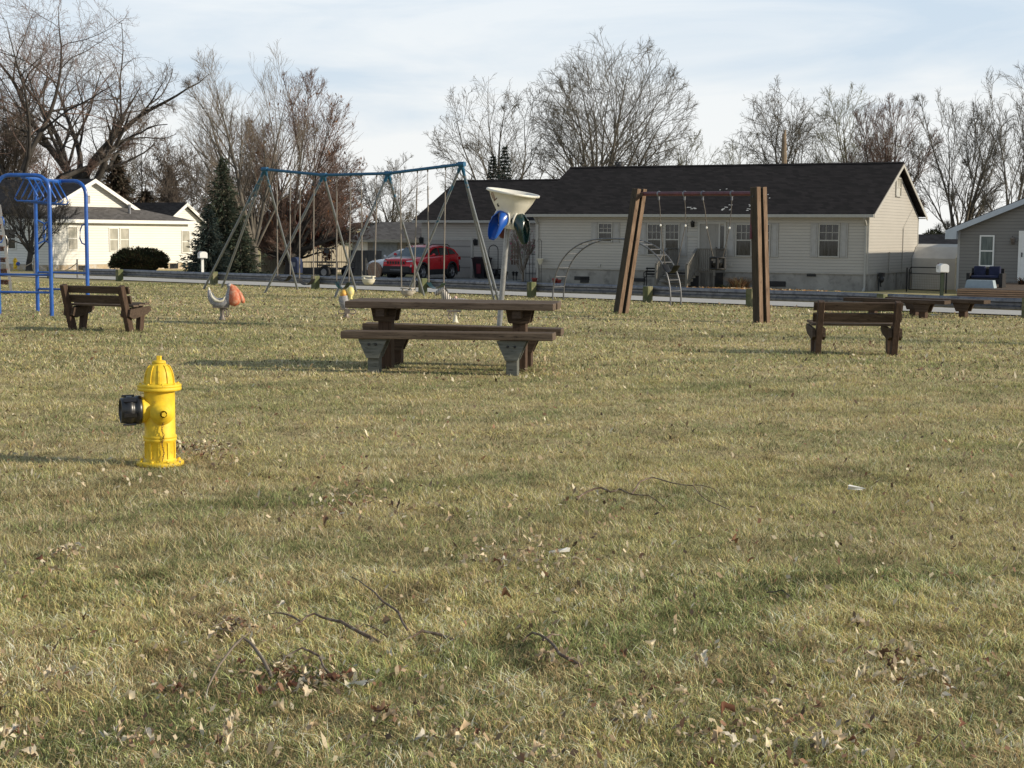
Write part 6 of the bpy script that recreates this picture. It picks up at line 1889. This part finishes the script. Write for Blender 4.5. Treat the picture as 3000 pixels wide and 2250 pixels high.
bare_tree('bare_tree', 'tall pale vase-shaped tree above the blue spruce', 745, 78, 528, 925, 82, 'bark_grey', 'twig_pale', 25, r0=.24, fork=.13, limb_dirs=(-46, -33, -22, -12, -4, 4, 13, 24), counts=(9, 7, 4, 2), angs=(32, 30, 28, 28), wig=.045, up=.03, lr=.60, ec=.52, low=.40, tw=.0058, group=G1, lrag=.3)
bare_tree('bare_tree', 'broad reddish twiggy tree behind the long swing set', 850, 82, 655, 1110, 222, 'bark_dark', 'twig_red', 26, r0=.30, fork=.12, limbs=15, spread=80, counts=(10, 8, 5, 3), angs=(34, 32, 30, 30), wig=.06, up=.03, ec=.47, low=.36, tw=.0088, group=G1,
          leaves=(1500, [(.20, .10, .045), (.28, .14, .06), (.13, .06, .04)], (.15, .95), .06))
bare_tree('bare_tree', 'low dark tree with clinging rust leaves above the picket fence', 850, 85, 760, 1075, 560, 'bark_dark', 'twig_brown', 27, r0=.22, fork=.2, limbs=9, spread=72, counts=(8, 7, 5, 2), wig=.1, up=.0, ec=.5, low=.28, tw=.011, group=G1,
          leaves=(6500, [(.17, .06, .035), (.10, .04, .035), (.24, .11, .05), (.14, .05, .06)], (.12, 1.0), .075))
bare_tree('bare_tree', 'mid-height hazy bare tree left of the swing set top', 1140, 125, 1035, 1262, 445, 'bark_dark', 'twig_grey', 28, r0=.24, fork=.16, limbs=9, spread=48, counts=(7, 6, 4, 3), wig=.09, tw=.010, group=G1)
bare_tree('bare_tree', 'leaning open bare tree left of the large central tree', 1480, 108, 1268, 1640, 205, 'bark_grey', 'twig_grey', 29, r0=.28, fork=.17, limb_dirs=(-52, -36, -20, -6, 10, 26), counts=(7, 6, 4, 3), wig=.11, ec=.58, low=.36, tw=.011, group=G1)
bare_tree('bare_tree', 'largest rounded bare tree rising behind the ranch house roof', 1745, 112, 1515, 2025, 108, 'bark_grey', 'twig_grey', 30, r0=.40, fork=.20, limb_dirs=(-46, -32, -19, -7, 2, 11, 24, 38, 56), counts=(8, 7, 4, 3), wig=.075, ec=.56, low=.34, tw=.011, group=G1)
bare_tree('bare_tree', 'low olive-twigged tree left of the broken snag', 2000, 118, 1890, 2140, 385, 'bark_grey', 'twig_olive', 31, r0=.2, fork=.2, limbs=10, spread=62, counts=(7, 6, 5, 2), wig=.1, tw=.011, group=G1)
bare_tree('bare_tree', 'second low olive-twigged tree close beside the snag', 2170, 121, 2060, 2330, 392, 'bark_grey', 'twig_olive', 32, r0=.2, fork=.2, limbs=10, spread=62, counts=(7, 6, 5, 2), wig=.1, tw=.011, group=G1)
bare_tree('bare_tree', 'gnarled spreading tree around the broken snag', 2290, 110, 2105, 2440, 238, 'bark_grey', 'twig_grey', 33, r0=.27, fork=.30, limb_dirs=(-66, -46, -20, 2, 24, 48), counts=(7, 6, 4, 3), wig=.17, ec=.62, low=.34, tw=.011, group=G1)
bare_tree('bare_tree', 'dense bushy grey tree right of the snag', 2490, 112, 2320, 2620, 250, 'bark_grey', 'twig_olive', 34, r0=.3, fork=.15, limbs=11, spread=46, counts=(8, 6, 5, 3), wig=.10, tw=.011, group=G1)
bare_tree('bare_tree', 'dense rust-twigged round tree above the sunlit gable', 2590, 106, 2440, 2735, 285, 'bark_dark', 'twig_red', 35, r0=.26, fork=.15, limbs=11, spread=50, counts=(8, 7, 5, 3), angs=(28, 28, 30, 30), wig=.07, up=.04, tw=.011, group=G1)
bare_tree('bare_tree', 'open bare tree between the ranch house and grey house', 2800, 102, 2650, 2935, 185, 'bark_grey', 'twig_grey', 36, r0=.27, fork=.14, limb_dirs=(-44, -28, -14, -3, 8, 20, 34), counts=(7, 6, 4, 3), angs=(30, 32, 34, 34), wig=.075, up=.03, ec=.6, tw=.011, group=G1)
bare_tree('bare_tree', 'tall bare tree cut by the right edge of the view', 2950, 98, 2800, 3140, 150, 'bark_grey', 'twig_grey', 37, r0=.27, fork=.14, limb_dirs=(-34, -20, -8, 4, 14, 26), counts=(7, 6, 4, 3), angs=(30, 32, 34, 34), wig=.075, up=.03, ec=.6, tw=.011, group=G1)
for i, (px, Y, x0, x1, yt, tw, lab) in enumerate(((420, 120, 290, 570, 330, 'twig_brown', 'brown thicket tree right of the huge dark tree'), (540, 110, 420, 660, 370, 'twig_brown', 'brown thicket tree close behind the spruce'),
        (330, 116, 225, 470, 400, 'twig_grey', 'grey thicket tree just above the white gable'), (650, 118, 550, 770, 330, 'twig_brown', 'thicket tree behind the vase-shaped tree'), (960, 118, 860, 1080, 420, 'twig_brown', 'thin thicket tree right of the reddish tree'), (110, 115, -20, 240, 290, 'twig_red', 'reddish thicket tree behind the ornamental tree'))):
    bare_tree('thicket_tree', lab, px, Y, x0, x1, yt, 'bark_dark', tw, 50+i, r0=.22, fork=.1, limbs=11, spread=55, counts=(8, 6, 5, 2), wig=.09, ec=.52, low=.42, tw=.013, group='brown thicket trees behind the white house')
# broken snag
sg = gp(2283, 104); zt_ = at(2283, 380, 104).z-sg.z
t = thing('tree_snag', 'pale orange broken tree trunk standing above the roof ridge', 'tree', sg)
b = MB(); b.tube([(0, 0, 0), (0, 0, zt_*.55), (.05, 0, zt_*.78), (.02, 0, zt_*.97), (.09, 0, zt_)], [.30, .24, .18, .12, .03], 9, smooth=False); b.build('trunk', M['plank'] if False else pm('snag_bark', (.24, .18, .125), .9, 0, .3, 2), t)
# tree outside the frame at right, whose shadow crosses the lawn
bare_tree('shade_tree', 'bare tree beyond the right edge beside the slatted bench', CX+16.5/21.6*FPX, 21.6, CX+14.5/21.6*FPX, CX+18.5/21.6*FPX, 690-7.5/21.6*FPX, 'bark_grey', 'twig_brown', 61, r0=.20, fork=.36, limbs=5, spread=30, counts=(5, 4, 3, 2), tw=.006)

# small shrub with pale stems before the garage wing
pS = G(colq(c3(1357, 0)[0], 12.6), 12.6)
rgx = np.random.default_rng(77)
def shrub_tree(name, label, cat, base, pxw, Y, ytop, seed, mat, mat2, **k):
    cx_ = CX+base[0]/base[1]*FPX
    t = bare_tree(name, label, cx_, base[1], cx_-pxw/2, cx_+pxw/2, ytop, mat, mat2, seed, base=base, **k); t['category'] = cat; return t
shrub_tree('bare_shrub', 'pale-stemmed bare shrub beside the garage wing door', 'shrub', pS, 118, 0, c3(0, 690)[1], 71, 'twig_pale', 'twig_pale', r0=.055, fork=.20, limb_dirs=(-30, -16, -5, 6, 15, 24), counts=(4, 3, 2, 2), angs=(22, 26, 28, 30), wig=.05, up=.05, tw=.0075,
           leaves=(160, [(.30, .08, .13), (.36, .12, .14)], (.35, 1.0), .035))

# ------------------------------------------------------------------ conifers and evergreen bush
def spruce(name, label, p, H, R, seed, cols, n_wh=34, per=13, density=1.0, cat='tree', group=None, z0=.04, nsc=1.0):
    rg = np.random.default_rng(seed)
    t = thing(name, label, cat, p, 0, group)
    MB().tube([(0, 0, 0), (0, 0, H*.6), (0, 0, H*.99)], [R*.07, R*.045, .01], 8).build('trunk', M['bark_dark'], t)
    X = []; Dd = []; Cc = []; S = []
    for i in range(n_wh):
        f = (i+.5)/n_wh; z = H*(z0+(1-z0)*f); r = R*((1-f)**.92)*(1+.16*math.sin(i*2.1))+.05
        m = max(4, int(per*(1-f*.55)))
        for a in 2*PI*(np.arange(m)+rg.random(m)*.8+i*.37)/m:
            rl = r*(.55+.65*rg.random()); k = max(3, int(rl/.11*density)); tt = np.linspace(.18, 1, k)
            dz = -rl*.20*tt+rl*.13*tt**3
            for s in range(3):
                off = rg.normal(0, .05+.10*rl/R, (k, 3))*np.array([1, 1, .5])*R*.33*(tt[:, None]*.5+.5)
                X.append(np.stack([math.cos(a)*rl*tt, math.sin(a)*rl*tt, z+dz], 1)+off)
                dd = np.stack([np.full(k, math.cos(a)), np.full(k, math.sin(a)), -.25+rg.normal(0, .3, k)], 1)+rg.normal(0, .45, (k, 3)); Dd.append(dd)
                S.append(.10*nsc*(.7+.6*rg.random(k)))
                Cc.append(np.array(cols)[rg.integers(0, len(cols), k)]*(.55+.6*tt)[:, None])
    X = np.concatenate(X); D = np.concatenate(Dd); S = np.concatenate(S); C = np.concatenate(Cc)
    D /= np.linalg.norm(D, axis=1, keepdims=True)
    rv = rg.normal(0, 1, X.shape); Wv = np.cross(D, rv); Wv /= np.linalg.norm(Wv, axis=1, keepdims=True)
    a = X-Wv*S[:, None]*.32; b_ = X+Wv*S[:, None]*.32; c = X+D*S[:, None]*1.9
    V = np.stack([a, b_, c], 1).reshape(-1, 3); i = np.arange(len(X))*3
    link('crown', np_mesh('crown', V, tris=np.stack([i, i+1, i+2], 1), cols=np.repeat(C, 3, 0)), M['leafc'], t)
    return t
BL = [(.045, .062, .042), (.058, .075, .052), (.035, .045, .032), (.08, .075, .05)]
DK = [(.028, .042, .040), (.038, .054, .048), (.045, .05, .042)]
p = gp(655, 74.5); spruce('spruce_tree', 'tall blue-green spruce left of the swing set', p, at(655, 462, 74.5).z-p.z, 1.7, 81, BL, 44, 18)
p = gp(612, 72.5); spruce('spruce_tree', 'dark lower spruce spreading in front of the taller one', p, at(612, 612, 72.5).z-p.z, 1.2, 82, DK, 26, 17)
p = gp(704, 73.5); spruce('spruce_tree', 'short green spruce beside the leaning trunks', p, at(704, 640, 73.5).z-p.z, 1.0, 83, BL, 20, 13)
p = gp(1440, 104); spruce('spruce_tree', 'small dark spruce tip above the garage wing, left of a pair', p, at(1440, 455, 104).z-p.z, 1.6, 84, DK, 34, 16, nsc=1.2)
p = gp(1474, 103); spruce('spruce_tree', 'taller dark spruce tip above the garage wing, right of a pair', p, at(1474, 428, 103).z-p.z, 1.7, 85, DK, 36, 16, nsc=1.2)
DB = [(.075, .062, .048), (.09, .068, .05), (.05, .05, .036), (.10, .075, .058)]
p = gp(345, 105); spruce('cedar_tree', 'brownish dark cedar above the white gable', p, at(345, 455, 105).z-p.z, 2.4, 86, DB, 32, 18, nsc=2.0)
p = gp(500, 122); spruce('cedar_tree', 'brownish cedar with flat top left of the spruce', p, at(500, 482, 122).z-p.z, 2.0, 87, DB, 30, 18, nsc=2.0)
p = gp(430, 108); spruce('cedar_tree', 'low dark cedar between the two brownish ones', p, at(430, 560, 108).z-p.z, 2.6, 88, DB, 28, 18, nsc=2.0)
p = gp(1268, 100); spruce('cedar_tree', 'dark cedar left of the garage wing roof', p, at(1252, 610, 100).z-p.z, 1.3, 89, [(.05, .07, .04), (.04, .055, .03)], 26, 18, nsc=1.9)
def bush(name, label, p, rx, ry, h, seed, cols, n=9000, sz=.05, flat=.75, z0=.0, cat='bush', core=True):
    rg = np.random.default_rng(seed); t = thing(name, label, cat, p)
    th = rg.random(n)*2*PI; ph = np.arccos(1-rg.random(n)*1.35); 
    lump = .80+.28*vnoise(th*2.2+7, ph*3.0, 5)+.10*rg.random(n)
    r = (1-rg.random(n)**2.5*.30)*lump
    x = np.sin(ph)**flat*np.cos(th)*r*rx; y = np.sin(ph)**flat*np.sin(th)*r*ry; z = z0+h*(.42+.56*np.cos(ph)*r)
    D = np.stack([x/rx, y/ry, (z-h*.4)/h+.15], 1)+rg.normal(0, .35, (n, 3)); D /= np.linalg.norm(D, axis=1, keepdims=True)
    Wv = np.cross(D, rg.normal(0, 1, (n, 3))); Wv /= np.linalg.norm(Wv, axis=1, keepdims=True)
    S = sz*(.6+.9*rg.random(n)); X = np.stack([x, y, z], 1)
    V = np.stack([X-Wv*S[:, None]*.35, X+Wv*S[:, None]*.35, X+D*S[:, None]*1.8], 1).reshape(-1, 3); i = np.arange(n)*3
    C = np.array(cols)[rg.integers(0, len(cols), n)]*(.6+.6*rg.random(n))[:, None]
    link('foliage', np_mesh('foliage', V, tris=np.stack([i, i+1, i+2], 1), cols=np.repeat(C, 3, 0)), M['leafc'], t)
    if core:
        b = MB(); b.ell((0, 0, h*.42), (rx*.80, ry*.80, h*.46), 20, 12); b.tube([(0, 0, 0), (0, 0, .3)], .12, 8); b.build('core', pm('bush_core', (.012, .014, .009), 1), t)  # added dark core inside the foliage, blocks light through it
    return t
p = gp(407, 79.5); bush('yew_bush', 'dense round dark evergreen bush before the white wall', p, 1.42, 1.1, 1.30, 91, [(.035, .05, .028), (.05, .062, .03), (.055, .05, .028), (.075, .045, .025)], 14000, .055)
p = gp(2745, 98); bush('evergreen_hedge', 'dark tangled evergreen mass behind the shed', p, 1.9, 2, 2.75, 92, [(.03, .035, .022), (.045, .05, .03)], 9000, .10)

# ------------------------------------------------------------------ fallen branches, leaves, litter
def gpt(px, py, h=.03):
    p = onG(px, py); p.z += h; return p
def fallen(label, lines, group='fallen twigs on the near lawn', mat='stick'):
    base = gpt(*lines[0][0][0][:2], h=0)
    b = MB()
    for pts, r in lines:
        P = [gpt(x, y, h) for (x, y, h) in pts]
        n = len(P); rad = [r*.62*(1-.6*i/(n-1)) for i in range(n)]
        # extra points with a slight kink
        Q = [P[0]]; RR = [rad[0]]
        for i in range(n-1):
            m_ = P[i].lerp(P[i+1], .5)+Vector((random.uniform(-.008, .008), random.uniform(-.008, .008), random.uniform(-.004, .006)))
            Q += [m_, P[i+1]]; RR += [(rad[i]+rad[i+1])/2*random.uniform(.9, 1.15), rad[i+1]]
        b.tube(Q, RR, 6)
    t = b.build('fallen_branch', M[mat], None, org=base, label=label, cat='branch', group=group); t.location = base
z4 = lambda x, y, h=.035: (600+x/2.765, 1650+y/2.765, h)
fallen('long forked dark branch lying mid-lawn right of centre', [([(1690, 1478, .03), (1722, 1464, .05), (1760, 1462, .07), (1788, 1470, .06), (1815, 1466, .07), (1850, 1477, .06), (1900, 1480, .06), (1945, 1500, .03)], .011),
        ([(1850, 1477, .06), (1872, 1455, .09), (1912, 1445, .10), (1960, 1455, .09), (2030, 1461, .08), (2070, 1490, .05), (2145, 1508, .02)], .009), ([(2030, 1461, .08), (2036, 1446, .10)], .005), ([(2034, 1458, .08), (2090, 1465, .07), (2140, 1500, .02)], .005)])
fallen('thin straight twig slanting down to a thick stub', [([z4(1180, 170), z4(1300, 290, .06), z4(1380, 350, .06), z4(1450, 430, .06), z4(1570, 495, .05), z4(1640, 620, .04)][::-1], .010), ([z4(1450, 432, .05), z4(1370, 470, .03)], .006), ([z4(1615, 680, .03), z4(1760, 650, .05), z4(2010, 685, .03)][::-1], .013)])
fallen('long dark twig with bundled end left of the thick stub', [([z4(1420, 705, .03), z4(1180, 640, .06), z4(1030, 580, .06), z4(890, 545, .07), z4(780, 575, .05), z4(660, 600, .03)], .012), ([z4(780, 575, .05), z4(620, 500, .05), z4(520, 490, .04), z4(440, 490, .03)], .007), ([z4(1400, 690, .03), z4(1230, 640, .05), z4(1180, 625, .06)], .006), ([z4(1480, 660, .03), z4(1290, 610, .06), z4(1200, 620, .04)], .005)])
fallen('pale arched branch curving up out of the grass', [([z4(545, 990, .03), z4(400, 895, .10), z4(310, 865, .12), z4(190, 930, .09), z4(60, 1050, .05), z4(0, 1140, .02)], .012), ([z4(310, 862, .12), z4(380, 810, .13)], .004)], mat='twig_pale')
fallen('short bent twig above a clump of orange leaves', [([z4(1030, 985, .03), z4(930, 905, .07), z4(790, 880, .09), z4(650, 890, .06), z4(600, 915, .03)], .009)])
fallen('grey barky stub among leaves right of centre foreground', [([(1705, 1975, .03), (1640, 1955, .05), (1600, 1915, .06), (1560, 1890, .05), (1530, 1895, .02)], .012), ([(1590, 1912, .05), (1615, 1895, .05), (1645, 1882, .03)], .010)])
fallen('short dark twig at right in the foreground grass', [([(2245, 1768, .05), (2290, 1768, .06), (2330, 1790, .03)], .006)], mat='bark_dark')
fallen('thin double twig across the leaf clump at lower left', [([(622, 1866, .04), (665, 1857, .06), (720, 1858, .05)], .004), ([(620, 1874, .04), (680, 1880, .04), (722, 1862, .05)], .003)], mat='twig_pale')

def leaf_mesh(seed, lobes, s, curl, cols):
    rg = random.Random(seed); V = [(0, 0, .0)]; n = lobes*4
    for k in range(n):
        a = 2*PI*k/n; lob = .62+.38*abs(math.cos(lobes*a/2+.3))**1.5
        r = s*lob*(1.15 if abs(math.cos(a)) > .8 else .85)*rg.uniform(.85, 1.1)
        x, y = r*math.cos(a), r*.75*math.sin(a)
        z = curl*s*((y/s)**2*1.2-(x/s)**2*.3)+rg.uniform(-.28, .28)*s; x *= rg.uniform(.8, 1.1)
        V.append((x, y, z))
    T = [(0, 1+k, 1+(k+1) % n) for k in range(n)]
    V.append((-s*1.1, 0, .0)); V.append((-s*1.7, s*.15, .1*s)); V.append((-s*1.7, s*.09, .1*s)); T.append((n+1, n+2, n+3))
    c = np.array([rg.choice(cols)]*len(V))*np.array([[rg.uniform(.8, 1.2)] for _ in V])
    me = np_mesh('leaf', V, tris=T, cols=np.clip(c, 0, 1)); me.materials.append(M['leaf']); return me
LT = [('pale cream curled dry leaf lying on the lawn', [(.78, .67, .48), (.70, .58, .41)]), ('tan crumpled dry leaf lying on the lawn', [(.60, .45, .29), (.50, .37, .24)]), ('rusty orange dry leaf lying on the lawn', [(.30, .15, .09), (.23, .11, .07)]), ('grey-white weathered dry leaf lying on the lawn', [(.66, .60, .50), (.56, .52, .44)]), ('dark brown dry leaf lying on the lawn', [(.16, .095, .06), (.22, .12, .07)])]
meshes = []
for i, (lab, cols) in enumerate(LT):
    meshes.append([leaf_mesh(100+i*10+j, 3+(j % 3), .024, .5+.45*j, cols) for j in range(4)])
rr = random.Random(17)
spots = []
clus = [(195, 1640, 9, 26), (690, 1855, 9, 30), (800, 1990, 7, 40), (865, 2010, 12, 45), (985, 2015, 9, 30), (1000, 1480, 10, 60), (1080, 1500, 8, 90), (1500, 1640, 12, 75), (1620, 1660, 9, 60), (600, 1325, 16, 45), (520, 2050, 5, 30), (1650, 1955, 6, 35),
        (2590, 1990, 9, 60), (2730, 2010, 6, 50), (2620, 1950, 6, 40), (1330, 2180, 6, 50), (1880, 2110, 10, 70), (2300, 2110, 10, 90), (2420, 2200, 9, 70), (350, 2190, 8, 50), (40, 2180, 6, 40), (2110, 2190, 8, 70), (150, 1700, 7, 60), (1150, 2130, 5, 40), (2520, 1850, 3, 15), (2060, 1960, 3, 25), (1600, 2230, 6, 60), (650, 2180, 6, 60), (70, 1350, 6, 60), (130, 1250, 4, 70)]
for cx_, cy_, n_, s_ in clus:
    for _ in range(n_): spots.append((rr.gauss(cx_, s_), rr.gauss(cy_, s_*.38)))
while len(spots) < 300:
    y_ = 1330+930*rr.random()**.75; spots.append((rr.uniform(-30, 3030), y_))
first = {}
for i, (px, py) in enumerate(spots[:300]):
    py = min(max(py, 1215), 2290)
    k = rr.choices(range(5), (36, 34, 9, 7, 14))[0]
    if 740 < px < 1020 and 1970 < py < 2060: k = rr.choices(range(5), (15, 10, 50, 15, 10))[0]
    p = onG(px, py); me = rr.choice(meshes[k])
    o = bpy.data.objects.new('fallen_leaf', me); COL.objects.link(o)
    o.location = (p.x, p.y, p.z+rr.uniform(.036, .054)); s = rr.choice((.55, .65, .75, .85, .95, 1.1, 1.3))
    o.scale = (s, s*rr.uniform(.6, 1), s*rr.uniform(.8, 1.5)); o.rotation_euler = (rr.gauss(0, .40), rr.gauss(0, .40), rr.uniform(0, 2*PI))
    tag(o, LT[k][0], 'leaf', 'dry leaves scattered over the lawn')
rg = np.random.default_rng(44); n = 9000
y = 4.4+34*rg.random(n)**1.5; x = (rg.random(n)*2-1)*(y/3+1.0); k = exclude(x, y) & (fbm(x*.8, y*.8, 77)+.30*rg.random(n)**2 > .53); x = x[k]; y = y[k]
cx = [x]; cy = [y]
for cx_, cy_, n_, s_ in clus+[(620, 1335, 26, 55), (590, 1330, 16, 45), (1100, 1500, 20, 120), (1550, 1650, 25, 110), (2250, 2150, 25, 160), (700, 1860, 20, 60), (900, 2010, 40, 80)]:
    for _ in range(n_*4):
        p = onG(rr.gauss(cx_, s_*1.3), min(2290, rr.gauss(cy_, s_*.45))); cx.append([p.x]); cy.append([p.y])
x = np.concatenate(cx); y = np.concatenate(cy)
V, Q, c = leaf_quads(x, y, zq_np(x, y)+.030+.016*rg.random(len(x)), .0085+.0006*y, [(.62, .52, .36), (.50, .39, .26), (.28, .16, .10), (.70, .62, .46), (.30, .22, .14), (.42, .31, .20), (.12, .085, .06)], rg, .7)
link('leaf_fragments', np_mesh('leaf_fragments', V, quads=Q, cols=c), M['leaf'], kind='stuff', label='crumbled leaf fragments sprinkled through the lawn', cat='leaves')
# crumpled white litter
for (px, py, s_, lab) in ((2508, 1450, .045, 'crumpled white litter scrap on the lawn at right'), (2738, 929, .06, 'small white litter scrap beneath the backless benches'), (1040, 2035, .05, 'greyish crumpled plastic scrap among the foreground leaves'), (1640, 1633, .035, 'pale grey scrap near the leaf patch at mid-lawn')):
    p = onG(px, py); r_ = random.Random(int(px)); b = MB()
    pts = [(r_.uniform(-1, 1)*s_*1.6, r_.uniform(-.6, .6)*s_, r_.uniform(.2, 1.1)*s_+.015) for _ in range(9)]
    b.add(pts, [(0, 1, 2), (2, 1, 3), (3, 4, 5), (5, 4, 6), (6, 7, 2), (7, 8, 0), (8, 3, 1), (0, 5, 2), (4, 8, 6)])
    o = b.build('litter_scrap', M['white_paint'], None, label=lab, cat='litter'); o.location = p
